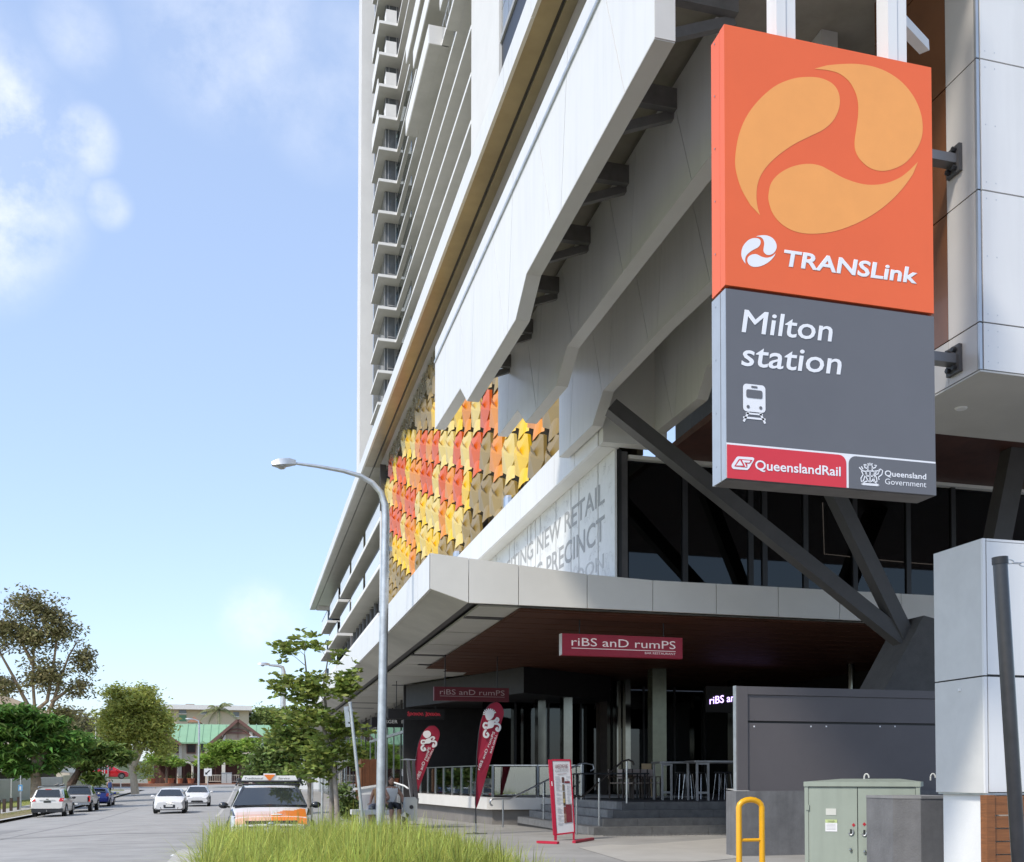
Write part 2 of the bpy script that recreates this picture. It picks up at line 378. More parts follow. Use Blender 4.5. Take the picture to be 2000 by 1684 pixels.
for k in range(8): MB().box(7.5, 121.2 + k * .42, BZ0 - .04, 8.9, 121.4 + k * .42, BZ0 + .018).build('soffit_slat', OFFW, pod)
# honeycomb wall
b = MB(); b.box(8.35, 22.4, 8.6, 8.5, 64.6, 20.45); b.build('backing_wall', mat('backing sheet', (.13, .095, .04), .6, var=.2), pod)
b = MB(); b.box(7.62, 64.45, 9.3, 8.4, 64.75, 18.6); b.build('end_trim', WHITE, pod); MB().box(7.55, 64.3, 17.4, 7.9, 64.44, 20.2).build('end_bracket', CHAR, pod)
HUE = {'brown': (.33, .22, .06), 'dark': (.27, .18, .05), 'yellow': (.80, .50, .012), 'pale': (.72, .54, .16), 'amber': (.72, .25, .015), 'red': (.66, .105, .008)}
HM = {k: mat('tile ' + k, c, .38, var=.07, scale=1.2, spec=.4) for k, c in HUE.items()}
def tile_mesh(kind, r):
    b = MB(); j = lambda: r.uniform(-.03, .03)
    tl = r.uniform(-.06, .10)
    ring = [(0, .70), (.90, .36), (.90, -.36), (.08, -.68), (-.90, -.36), (-.90, .36)]
    P = [Vector((-.12 + j() - tl * z, y, z)) for y, z in ring]; c = Vector((-.27 + j(), .10, .02))
    b.add(P + [c], [(k, (k + 1) % 6, 6) for k in range(6)])
    b.add([p + Vector((.10, 0, 0)) for p in P] + P, [(k, (k + 1) % 6, 6 + (k + 1) % 6, 6 + k) for k in range(6)])
    # folded ear that throws a small triangular shadow
    b.add([c + Vector((.0, -.06, .14)), c + Vector((.06, -.50, -.14)), c + Vector((-.12, -.42, .22))], [(0, 1, 2), (2, 1, 0)])
    # curved tongue hanging below the hexagon
    n = 7; vs = []
    for i in range(n + 1):
        t = -pi * .48 + pi * .96 * i / n; y = .50 * sin(t); x = -.17 * cos(t)
        vs += [(x * .7 - .0, y - .05, -.40), (x - .02, y - .08, -.80), (x * 1.1 - .03, y - .10, -1.06 + .13 * abs(sin(t)))]
    b.add(vs, [(3 * i + q, 3 * i + 3 + q, 3 * i + 4 + q, 3 * i + 1 + q) for i in range(n) for q in (0, 1)])
    return b
TM = {}
for k in HUE:
    for j in range(3):
        mb = tile_mesh(k, random.Random(j + 5)); me = bpy.data.meshes.new('hexagon_tile'); me.from_pydata(mb.v, [], mb.f); me.update(); me.materials.append(HM[k]); TM[k, j] = me
def inpoly(p, poly):
    c = False
    for i in range(len(poly)):
        (x1, y1), (x2, y2) = poly[i], poly[i - 1]
        if (y1 > p[1]) != (y2 > p[1]) and p[0] < (x2 - x1) * (p[1] - y1) / (y2 - y1) + x1: c = not c
    return c
def wallpt(u, v): p = onX(u, v, HX); return (p.y, p.z)
BRIGHT = [wallpt(*p) for p in ((755, 905), (790, 840), (795, 808), (835, 812), (848, 745), (930, 770), (975, 735), (1050, 770), (1010, 900), (975, 935), (925, 850), (915, 940), (895, 1010), (860, 1068), (800, 1090), (775, 1140), (756, 1060), (748, 980))]
HOT = [wallpt(*p) for p in ((750, 905), (775, 885), (850, 820), (890, 790), (968, 740), (975, 840), (925, 820), (915, 900), (880, 985), (840, 950), (800, 1010), (790, 1075), (762, 1050), (748, 985))]
rt = random.Random(11); nt = 0
for i in range(23):
    y = 64.0 - 1.72 * i
    for j in range(9):
        z = 20.1 - 1.5 * j - (.55 * i) % 1.5
        if z < 9.9 or z > 19.75: continue
        u, v = pj((HX, y, z))
        p = (y, z)
        if inpoly(p, HOT): c = rt.choice(['red', 'amber', 'red', 'amber', 'yellow', 'amber', 'red', 'pale'])
        elif inpoly(p, BRIGHT): c = rt.choice(['yellow', 'yellow', 'pale', 'pale', 'amber', 'yellow'])
        else: c = rt.choice(['brown', 'brown', 'dark'])
        o = link('hexagon_tile', TM[c, rt.randrange(3)], None, pod); o.location = (HX + .34, y, z); o.rotation_euler = (0, 0, rt.uniform(-.05, .05))
        nt += 1
# laser-cut screen strip under the soffit
b = MB(); rl = random.Random(3)
for k in range(420):
    y = rl.uniform(23, 63.5); z = rl.uniform(19.3, 20.42); a = rl.uniform(0, pi); l = rl.uniform(.2, .55); w = .03
    dy, dz = cos(a) * l / 2, sin(a) * l / 2
    b.bar((7.9, y - dy, max(19.25, z - dz)), (7.9, y + dy, min(20.43, z + dz)), w, w * 2, (1, 0, 0))
o = b.build('lattice_screen', mat('cut screen', (.40, .36, .28), .5, metal=.3, var=.1), pod); o['kind'] = 'stuff'
# ledge over the hoarding: white panels, sloped soffit, corner beam
LX, LZ0, LZ1 = 7.26, 8.55, 9.36
for k in range(26):
    y = 21.9 + k * 1.72; MB().box(LX, y + .01, LZ0, LX + .08, y + 1.71, LZ1).build('ledge_panel', WHITE, pod)
MB().box(LX + .08, 21.95, LZ0 + .012, HX + .05, 66.6, LZ0 + .1).build('ledge_soffit', OFFW, pod)
MB().box(LX + .08, 21.97, LZ1 - .12, 8.4, 66.6, LZ1 - .02).build('ledge_top', WHITE2, pod)
b = MB(); b.box(LX + .02, 21.6, LZ0 + .002, 8.75, 21.89, 11.0); b.build('corner_beam', OFFW, pod)
for (u, v) in ((996, 963), (895, 1072)):
    p = onX(u, v, LX + .3); MB().lathe((p.x, p.y, LZ1 - .02), [(.0, 0), (.13, 0), (.13, .1), (.2, .12), (.2, .42), (.16, .5), (0, .5)], 12).build('camera_dome', STEEL, pod)
# printed hoarding above the canopy
HB = mat('hoarding print', (.70, .71, .70), .55, var=.05, scale=6)
joints = [22.02] + [onX(u, 1000, HX).y for u in (1170.5, 1133, 1117.5, 1088, 1057, 1048, 1039, 1032, 1006.6, 997, 971, 958, 945, 930)] + [52]
hp = []
for k in range(len(joints) - 1): hp.append(MB().box(HX - .03, joints[k] + (.0 if k == 0 else .03), 5.4, HX + .02, joints[k + 1] - .03, LZ0 + .006).build('hoarding_panel', HB, pod))
MB().box(HX + .05, 22, 5.3, HX + .12, 66, LZ0).build('hoarding_frame', BLACK, pod)
HT = mat('grey print', (.33, .335, .335), .6, var=.08)
px = (-.036, 0, 0)
def hx(u, v): return onX(u, v, HX)
def hline(body, y0, y1, z0, z1, m=HT): return text(body, (HX, y0, z0), (HX, y1, z0), (HX, y0, z1), m, pod, off=px, bold=.012)
yr = hx(1183.6, 1000).y; z1a, z1b = hx(1183.6, 981.6).z, hx(1183.6, 938).z
hline('EXCITING NEW RETAIL', hx(972, 1100).y, yr, z1a, z1b)
z2a, z2b = hx(1180, 1056).z, hx(1183, 1005).z
hline('& DINING PRECINCT', hx(985, 1140).y, yr, z2a, z2b)
z3a, z3b = hx(1180, 1111).z, hx(1181, 1081).z
hline('COMING SOON', hx(1035, 1150).y, hx(1182, 1100).y, z3a, z3b, mat('pale grey print', (.50, .505, .50), .6, var=.08))
b = MB(); rg = random.Random(5)
for k in range(520):
    y = rg.uniform(22.1, 34); z = rg.uniform(5.6, 8.5)
    if z1a - .1 < z < z1b + .1 or z2a - .1 < z < z2b + .1:
        if rg.random() < .75: continue
    a = rg.uniform(0, 2 * pi); pts = []
    for q in range(4): pts.append((HX - .034, y + .16 * q / 3 * cos(a + q * .8), z + .16 * q / 3 * sin(a + q * .8)))
    strip(b, pts, .012, (-1, 0, 0))
o = b.build('print_pattern', mat('pattern print', (.52, .525, .52), .6), pod); o['kind'] = 'stuff'
# first-floor glazing facing the cross street
GY = 22.12; GZ0, GZ1 = 5.45, 8.32
mu = [onY(u, 1000, GY).x for u in (1223, 1337, 1465, 1492, 1572, 1668, 1772, 1860, 1960)]
MB().box(HX + .05, GY - .1, GZ0, mu[0], GY + .2, 8.52).build('corner_post', CHAR, pod)
for k in range(len(mu) - 1):
    pn = MB().box(mu[k] + .06, GY, GZ0 + .1, mu[k + 1] - .06, GY + .02, GZ1).build('window_pane', GLASSD, pod)
    MB().box(mu[k + 1] - .06, GY - .05, GZ0, mu[k + 1] + .06, GY + .08, GZ1 + .05).build('mullion', BLACK, pod)
MB().box(mu[0], GY - .05, GZ0 - .1, 20, GY + .1, GZ0 + .1).build('window_sill', BLACK, pod)
MB().box(mu[0] + .02, GY - .12, GZ1 + .05, 20, GY + .06, GZ1 + .13).build('head_trim', OFFW, pod)
b = MB(); b.box(8.8, 12.6, 8.46, 24, GY + .3, 8.6); b.build('timber_ceiling', mat('maroon ceiling', (.085, .035, .025), .5, var=.3, scale=3), pod)
# room behind it with a cove light
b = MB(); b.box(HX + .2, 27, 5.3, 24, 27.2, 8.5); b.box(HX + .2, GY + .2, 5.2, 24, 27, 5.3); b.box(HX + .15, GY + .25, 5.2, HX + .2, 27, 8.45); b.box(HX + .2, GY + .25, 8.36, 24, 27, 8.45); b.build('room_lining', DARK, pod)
CV = mat('cove light', (1, .9, .7), .5, emit=(1, .86, .62), estr=3.2)
cp = [onY(u, v, 24.2) for u, v in ((1606, 960), (1610, 1082), (1720, 1094), (1800, 1101), (1850, 1104))]
b = MB(); b.tube(cp, .012, 6); b.build('cove_light', CV, pod)
b = MB(); b.box(cp[0].x + .2, 24.3, cp[1].z - .5, cp[3].x, 24.5, 8.3); b.build('bulkhead', mat('olive bulkhead', (.035, .03, .022), .6), pod)
for u in (1768, 1790):
    p = onY(u, 1032, 25.2); MB().box(p.x - .05, 25.2, p.z - .1, p.x + .06, 25.25, p.z + .1).build('exit_plate', mat('pale plate', (.3, .33, .38), .5, emit=(.5, .6, .8), estr=.15), pod)

# ---------------------------------------------------------------- street canopy
cn = thing('street_canopy', (4, 40, 5), 'deep white fascia canopy with slotted soffit over the dining terrace', 'canopy')
CXo, CYo, Z0o, Z0i, Z1o = 3.62, 22.0, 5.28, 5.02, 6.02
for k in range(50):
    y = CYo + k * 1.72
    MB().box(CXo, y + (.0 if k == 0 else .01), Z0o, CXo + .06, y + 1.71, Z1o).build('fascia_panel', WHITE, cn)
fx = [CXo] + [onY(u, 1190, CYo).x for u in (915.2, 1012.7, 1146.8, 1275, 1399, 1520, 1640, 1760, 1880)] + [20]
FB = mat('cream fascia board', (.72, .70, .655), .55, var=.05, scale=.8)
for k in range(len(fx) - 1):
    a, c = fx[k] + (.0 if k == 0 else .008), fx[k + 1] - .008
    tz = lambda x: interp(x, [3.62, 7.75], [6.02, 5.70]); bz = lambda x: interp(x, [3.62, fx[1]], [Z0o, Z0i])
    MB().prism([(a, CYo - .004, bz(a)), (c, CYo - .004, bz(c)), (c, CYo - .004, tz(c)), (a, CYo - .004, tz(a))], (0, .07, 0)).build('front_panel', FB, cn)
gx0, gx1 = fx[1], fx[1] + .30
b = MB(); b.prism([(CXo + .06, CYo + .07, Z0o + .01), (gx0, CYo + .07, Z0i + .005), (gx0, CYo + .07, Z0i + .08), (CXo + .06, CYo + .07, Z0o + .1)], (0, 86, 0)); b.build('outer_soffit', mat('stained reflecting soffit', (.47, .455, .41), .5, var=.22, scale=.45), cn)  # mottled colour holds both stains and a greenish reflection
MB().box(gx0, CYo + .07, Z0i + .1, gx1, CYo + 86, Z0i + .13).build('soffit_groove', BLACK, cn)
MB().box(gx0, CYo + .07, Z0i + .02, 20, CYo + .3, Z0i + .12).build('front_groove', BLACK, cn)
sl_y = [22.35, 24.0, 26.6, 29.2, 31.8, 34.5, 38.6, 42.5, 45.5, 49, 53, 57, 61, 65, 69, 73, 77, 82, 88, 95, 108]
for k in range(len(sl_y) - 1):
    MB().box(gx1, sl_y[k] + .05, Z0i, 15, sl_y[k + 1] - .05, Z0i + .05).build('soffit_panel', SOFF, cn)
MB().box(gx1, CYo + .1, Z0i + .12, 20, 108, Z0i + .2).build('soffit_void', BLACK, cn)
for (xa, xb, y) in ((4.75, 6.1, 24.0), (4.7, 5.9, 31.8), (5.3, 6.6, 34.5), (6.9, 8.2, 38.6), (5.5, 6.6, 42.5), (7.6, 8.6, 45.5), (4.9, 6.2, 53), (5.0, 6.4, 57), (8.6, 9.6, 49)):
    MB().box(xa, y - .17, Z0i - .012, xb, y + .17, Z0i + .04).build('slot_light', BLACK, cn)
TP = [(5.62, 22.32), (5.75, 34.6), (12.4, 41.2), (20, 41.2), (20, 22.32)]
b = MB(); b.prism([(x, y, Z0i - .05) for x, y in TP], (0, 0, .04)); b.build('timber_soffit', TIMBER, cn)
for k in range(22):
    y = 22.5 + k * .85; b = MB(); xl = 5.66 if y < 34.6 else 5.75 + (y - 34.6) * 1.007
    b.box(xl, y, Z0i - .062, 20, y + .8, Z0i - .05); b.build('timber_board', TIMBER, cn)
MB().box(CXo + .06, CYo + .07, Z0o + .3, 8, 108, Z0o + .36).build('canopy_roof', OFFW, cn)
MB().box(7.9, CYo + .08, Z0i + .25, 24, GY + 8, 5.44).build('canopy_slab', CHAR, cn)

# ---------------------------------------------------------------- blade canopy (hanging fins)
YE = 24.0; X1 = .1688 * YE; DX = .0614 * YE
bl = thing('blade_canopy', (6, 17, 9), 'row of long white hanging blades with toothed lower edges over the corner', 'canopy')
TH = .235
prof = [  # lower outer edge of each blade, measured in the photograph from its far end towards the camera
 [(849.7, 837), (899, 758), (912, 782.5), (1007, 623), (1028, 534), (1278, 74)],
 [(975, 848), (1011, 800), (1027, 825), (1086, 752), (1107, 676), (1389, 300)],
 [(1089, 895.7), (1157, 830), (1178, 762), (1294, 637.5), (1392, 542.5)],
 [(1203, 867.5), (1261, 833), (1276, 847), (1361, 778.5), (1380, 715)],
 [(1322, 867.5), (1392, 815)]]
z2 = onX(1250, 273, X1 + DX).z
topz = [11.18, z2, z2 + .25, z2 + .35, z2 + .4, z2 + .4, z2 + .4]
cut_lines = [(.16, 1), (.38, 1), (.6, 1), (.8, 1)]
for i in range(7):
    X = X1 + DX * i
    pr = [(onX(u, v, X).y, onX(u, v, X).z) for u, v in prof[i]] if i < 5 else [(YE, 9.35), (21.5, 9.2), (20.9, 9.6)]
    pr[0] = (YE, pr[0][1])
    yn = pr[-1][0]
    if i == 0: pr2 = pr
    else: yn = 12.0; pr2 = pr + [(yn, pr[-1][1] + (.0 if i < 3 else .25))]
    P = pr2 + [(yn, topz[i]), (YE, topz[i])]
    fin = MB().prism([(X + .02, y, z if k < len(pr2) else z - .02) for k, (y, z) in enumerate(P)], (TH - .04, 0, 0)).build('blade', CHAR, bl)
    # cladding sheets between slanted joints
    segs = []; poly = P; ln = YE - yn; cl = []
    for q in range(1, 9):
        y0 = YE - ln * q / 9 + (.35 if q % 2 else -.35); sl_ = (.16 if q % 2 else -.42)
        n = Vector((1, sl_)).normalized(); cl.append(((n.x, n.y), n.x * y0 + n.y * 9.7))
    rest = P
    for n, c in cl:
        near = clip(rest, (n[0], n[1]), c - .008); far = clip(rest, (-n[0], -n[1]), -(c + .008)); rest = near
        if len(far) > 2: segs.append(far)
        if len(rest) < 3: break
    if len(rest) > 2: segs.append(rest)
    for s_ in segs:
        MB().prism([(X, y, z) for y, z in s_], (.02, 0, 0)).build('panel', WHITE, fin)
    MB().prism([(X + TH - .02, y, z) for y, z in P], (.02, 0, 0)).build('inner_sheet', WHITE, fin)
    # underside closing strip and end caps
    b = MB()
    Q = [(yn, topz[i])] + pr2[::-1] + [(YE, topz[i])]
    for k in range(len(Q) - 1):
        (y0, z0), (y1, z1) = Q[k], Q[k + 1]; d = Vector((0, y1 - y0, z1 - z0)); n = d.cross(Vector((1, 0, 0))).normalized() * .012
        b.prism([(X + .002, y0, z0) , (X + TH - .002, y0, z0), (X + TH - .002, y1, z1), (X + .002, y1, z1)], n)
    b.build('edge_strip', mat('blade edge', (.60, .585, .555), .5, var=.06, scale=1), fin)
    if i == 0:
        b = MB(); b.bar((X - .012, YE, 10.83), (X - .012, yn, 10.83), .03, .05); b.build('drip_rail', GALV, fin)
    if i == 0:
        for k in range(7):
            y = YE - 1.2 - k * 1.9
            b = MB(); b.bar((X + TH, y, 10.55), (X + DX, y, 10.55), .12, .28); b.bar((X + TH, y + .1, 9.9), (X + DX, y + .1, 10.4), .1, .12); b.build('bracket', mat('bracket steel', (.17, .165, .16), .55, var=.2), bl)
b = MB(); b.box(X1 + TH + .02, 9.0, 10.94, 18, YE - .05, 11.06); b.build('blade_ceiling', mat('fawn ceiling', (.33, .30, .25), .7, var=.12), bl)
# ================================================================ STATION SIGN
SY = 8.6
sg = thing('station_sign', (5.1, SY + .13, 4), 'tall projecting station sign, orange top box over grey Milton station box', 'sign')
def sp(u, v, dy=0): p = onY(u, v, SY); return Vector((p.x, SY - dy, p.z))
TLs, TRs, BLs = sp(1414.2, 47), sp(1818.8, 132.4), sp(1416.3, 933.7)
xl, xr, zt, zb = TLs.x, TRs.x, TLs.z, BLs.z
zm1, zm2 = sp(1415, 556).z, sp(1416, 563).z
ORG = mat('orange sign face', (.82, .135, .035), .38, var=.04, scale=1, spec=.5)
GRY = mat('grey sign face', (.135, .135, .145), .42, var=.05, scale=1)
SGW = mat('white vinyl', (.82, .82, .84), .5, var=.02)
YEL = mat('amber vinyl', (.88, .36, .09), .42, var=.03)
SRED = mat('red vinyl', (.66, .035, .05), .42, var=.03)
ALU = mat('sign aluminium', (.50, .52, .54), .35, metal=.6, var=.06)
D = .29
ob = MB().box(xl, SY, zm1, xr, SY + .1, zt).build('orange_box', ORG, sg)
MB().box(xl + .004, SY + .112, zm1, xr, SY + D, zt).build('orange_back', ORG, sg); MB().box(xl + .02, SY + .1, zm1 + .01, xr - .02, SY + .112, zt - .01).build('joint_shadow', BLACK, sg)
gb = MB().box(xl + .006, SY, zb, xr, SY + .1, zm2).build('grey_box', GRY, sg)
MB().box(xl, SY + .004, zb, xl + .006, SY + .1, zm2).build('side_extrusion', ALU, sg)
MB().box(xl, SY + .112, zb, xr, SY + D, zm2).build('side_extrusion', ALU, sg); MB().box(xl + .02, SY + .1, zb + .01, xr - .02, SY + .112, zm2 - .01).build('joint_shadow', BLACK, sg)
MB().box(xl + .05, SY + .03, zm1 - .05, xr - .05, SY + D - .03, zm1 + .01).build('box_gap', mat('dark red gap', (.12, .02, .01), .6), sg)
MB().box(xl + .02, SY + .02, zb - .008, xr - .02, SY + D - .02, zb).build('underside', mat('underside', (.12, .11, .105), .6, var=.2), sg)
b = MB()
for k in range(9):
    z = zb + .15 + k * (zt - zb - .2) / 8; b.box(xl - .004, SY + .2, z, xl, SY + .212, z + .012)
o = b.build('screw', STEEL, sg); o['kind'] = 'stuff'
for ua, ub in ((1522, 1560), (1741, 1778)):
    a, c = sp(ua, 80).x, sp(ub, 80).x
    MB().box(a, SY + .05, zt, (a + c) / 2 - .004, SY + .24, 11.2).build('post', WHITE, sg); MB().box((a + c) / 2 + .004, SY + .06, zt, c, SY + .23, 11.2).build('post', WHITE, sg)
p = sp(1800, 18); MB().bar((p.x - .1, SY + .2, p.z), (p.x + .45, SY + .6, p.z + .12), .1, .1).build('arm', WHITE, sg)
# the three-blade emblem
LA = [(293, 1125), (240, 1070), (190, 980), (160, 880), (157, 800), (175, 690), (215, 590), (280, 500), (370, 420), (460, 380), (540, 367), (620, 372), (685, 400), (720, 445), (730, 500), (720, 555), (690, 610), (640, 655), (570, 690), (480, 735), (400, 790), (340, 845), (300, 900), (278, 960), (273, 1030), (280, 1085)]
LB = [(590, 322), (660, 303), (740, 296), (830, 296), (920, 312), (1000, 345), (1075, 400), (1135, 475), (1172, 560), (1184, 640), (1175, 710), (1140, 780), (1085, 840), (1020, 872), (960, 882), (900, 868), (850, 830), (818, 780), (810, 725), (820, 650), (830, 570), (828, 500), (810, 440), (775, 385), (720, 345), (655, 328)]
LC = [(1158, 832), (1130, 900), (1080, 970), (1010, 1045), (920, 1115), (820, 1170), (710, 1210), (600, 1226), (500, 1218), (420, 1180), (365, 1120), (340, 1050), (340, 1000), (355, 945), (400, 895), (470, 858), (550, 843), (620, 852), (680, 882), (750, 920), (830, 948), (900, 958), (980, 950), (1060, 918), (1115, 875)]
def emblem(f, m, nm):
    for L_ in (LA, LB, LC):
        q = spline(L_[1:], 4, False); q = [L_[0]] + q
        MB().poly([f(x, y) for x, y in q]).build(nm, m, ob)
emblem(lambda x, y: sp(1380 + x / 2.8064, 20 + y / 2.8064, .002), YEL, 'emblem_blade')
def small(x, y):
    u = lerp(1447.7, 1516.9, (x - 157) / 1027); s = (y - 296) / 930
    big = sp(1380 + x / 2.8064, 20 + y / 2.8064); c0 = sp(1380 + 157 / 2.8064, 20 + 800 / 2.8064); k = (sp(1516.9, 495).x - sp(1447.7, 495).x) / (sp(1380 + 1184 / 2.8064, 200).x - c0.x)
    o_ = sp(1447.7, 494.5); return Vector((o_.x + (big.x - c0.x) * k, SY - .002, o_.z + (big.z - c0.z) * k))
emblem(small, SGW, 'emblem_blade')
def stext(body, a, b_, c, m, par, **k): return text(body, sp(*a), sp(*b_), sp(*c), m, par, off=(0, -.004, 0), **k)
stext('TRANSLink', (1531, 520.5), (1792, 555.5), (1531, 487.5), SGW, ob, bold=.03, shear=.13)
stext('Milton', (1448, 649.5), (1626, 668.7), (1448, 604.5), SGW, gb, bold=.010, shear=.12)
stext('station', (1447.5, 714.9), (1643.5, 733), (1447.5, 671.5), SGW, gb, bold=.010, shear=.12)
# train pictogram
def rr(x0, z0, x1, z1, r, n=5):
    out = []
    for cx_, cz_, a0 in ((x1 - r, z1 - r, 0), (x0 + r, z1 - r, 90), (x0 + r, z0 + r, 180), (x1 - r, z0 + r, 270)):
        for i in range(n + 1): a = radians(a0 + 90 * i / n); out.append((cx_ + r * cos(a), cz_ + r * sin(a)))
    return out
def flat(pts, m, par, nm, dy=.004): return MB().poly([(x, SY - dy, z) for x, z in pts]).build(nm, m, par)
q0, q1 = sp(1451, 803), sp(1494.5, 754)
tx0, tx1, tz0, tz1 = q0.x, q1.x, q0.z, q1.z; tw, thh = tx1 - tx0, tz1 - tz0
flat(rr(tx0, tz0, tx1, tz1, tw * .16), SGW, gb, 'train_icon')
flat(rr(tx0 + tw * .14, tz0 + thh * .50, tx1 - tw * .14, tz0 + thh * .80, tw * .08), GRY, gb, 'train_icon', .007)
flat(rr(tx0 + tw * .36, tz0 + thh * .87, tx1 - tw * .36, tz0 + thh * .94, tw * .03), GRY, gb, 'train_icon', .007)
for fx_ in (.22, .78): flat([(tx0 + tw * fx_ + tw * .07 * cos(a * pi / 6), tz0 + thh * .17 + tw * .07 * sin(a * pi / 6)) for a in range(12)], GRY, gb, 'train_icon', .007)
b = MB(); zz = tz0
for (ax, az, bx, bz, w) in ((.25, 0, .02, -.38, .09), (.75, 0, .98, -.38, .09), (.12, -.07, .88, -.07, .07), (.0, -.23, 1.0, -.23, .08)):
    strip(b, [(tx0 + tw * ax, SY - .004, zz + thh * az), (tx0 + tw * bx, SY - .004, zz + thh * bz)], tw * w, (0, -1, 0))
b.build('train_icon', SGW, gb)
# foot band: white rule, red operator panel, crest panel
lz0, lz1 = sp(1417, 868).z, sp(1417, 864.3).z; xd0, xd1 = sp(1652.5, 920).x, sp(1657, 920).x
flat([(xl, zb + .003), (xr - .002, zb + .003), (xr - .002, lz1), (xl, lz1)], SGW, gb, 'white_rule', .003)
rc = .075; ra = [(xd0 - rc + rc * cos(radians(a)), lz0 - rc + rc * sin(radians(a))) for a in range(0, 91, 15)]
flat([(xl + .004, zb), (xd0, zb)] + ra + [(xl + .004, lz0)], SRED, gb, 'operator_panel', .006)
rb = [(xd1 + rc - rc * sin(radians(a)), lz0 - rc + rc * cos(radians(a))) for a in range(0, 91, 15)]
flat([(xr, zb), (xr, lz0)] + rb + [(xd1, zb)], GRY, gb, 'crest_panel', .006)
text('QueenslandRail', sp(1474, 917.5, .009), sp(1641, 930.5, .009), sp(1474, 899, .009), SGW, gb, bold=.016)
text('Queensland', sp(1727, 930.1, .009), sp(1808, 937, .009), sp(1727, 919, .009), SGW, gb, bold=.016)
text('Government', sp(1727.5, 946.3, .009), sp(1808, 952.7, .009), sp(1727.5, 935, .009), SGW, gb, bold=-.002)
def qp(x, y, dy=.009): return sp(1420 + x / 8.333, 860 + y / 8.333, dy)
def poly_px(f, pts, m, nm): return MB().poly([f(*p) for p in pts]).build(nm, m, gb)
poly_px(lambda x, y: qp(x, y, .009), [(65, 425), (70, 400), (145, 285), (170, 268), (410, 283), (435, 300), (432, 325), (350, 468), (322, 490), (100, 473), (75, 455)], SGW, 'rail_emblem')
poly_px(lambda x, y: qp(x, y, .011), [(108, 430), (186, 310), (405, 328), (385, 362), (352, 388), (318, 384), (322, 445), (285, 447)], SRED, 'rail_emblem')
poly_px(lambda x, y: qp(x, y, .013), [(135, 417), (200, 328), (252, 420)], SGW, 'rail_emblem'); poly_px(lambda x, y: qp(x, y, .013), [(232, 330), (372, 340), (352, 372), (270, 368), (310, 440), (288, 440)], SGW, 'rail_emblem')
b = MB()
def cp_(x, y): return sp(1660 + x / 11.765, 880 + y / 11.765, .009)
for pl in ([(250, 470), (290, 560), (240, 640), (250, 720), (300, 700), (330, 600), (380, 540)], [(600, 480), (560, 560), (600, 640), (610, 720), (560, 720), (530, 640), (520, 560)], [(360, 480), (350, 600), (400, 700), (450, 735), (500, 700), (550, 600), (540, 480), (360, 480)],
           [(450, 480), (450, 735)], [(355, 590), (545, 600)], [(400, 470), (400, 360), (450, 330), (500, 360), (500, 470)], [(400, 420), (330, 400), (310, 330), (360, 330), (350, 370)], [(500, 420), (570, 400), (600, 350), (550, 345)], [(420, 350), (400, 300)], [(450, 330), (445, 290)], [(480, 350), (500, 300)],
           [(200, 390), (270, 470), (350, 490)], [(250, 370), (290, 440)], [(560, 480), (640, 470), (640, 540), (590, 560)], [(660, 430), (660, 500), (690, 430), (740, 470), (720, 560), (640, 620), (660, 680)], [(260, 760), (650, 790)], [(265, 785), (645, 815)], [(260, 760), (265, 785)], [(650, 790), (645, 815)], [(300, 740), (400, 700)], [(600, 760), (520, 700)]):
    strip(b, [cp_(*p) for p in pl], .011, (0, -1, 0))
b.build('crest', SGW, gb)
# wall brackets: arms run behind the box from a rear spine to plates bolted on the corner building
for v0, v1 in ((283, 350), (676, 734)):
    pA_, pB_ = onX(1850, v1, 7.36), onX(1875, v0 + (0), 7.36); y0, y1 = pB_.y, pA_.y; z = onX(1862, (v0 + v1) / 2, 7.36).z; hh = .15; ym = (y0 + y1) / 2
    pl_ = MB().box(7.345, y0, z - hh, 7.388, y1, z + hh).build('wall_plate', CHAR, sg)
    MB().box(4.6, ym - .07, z - .05, 7.345, ym + .07, z + .05).build('bracket_arm', mat('dark bracket', (.16, .16, .165), .4, metal=.3), sg)
    MB().box(4.62, SY + D, z - .045, 4.74, ym - .07, z + .045).build('bracket_arm', mat('dark bracket', (.16, .16, .165), .4, metal=.3), sg)
    for y in (y0 + .06, y1 - .06):
        for dz in (.1, -.1): MB().tube([(7.345, y, z + dz), (7.30, y, z + dz)], .028, 6).build('bolt', BLACK, pl_)

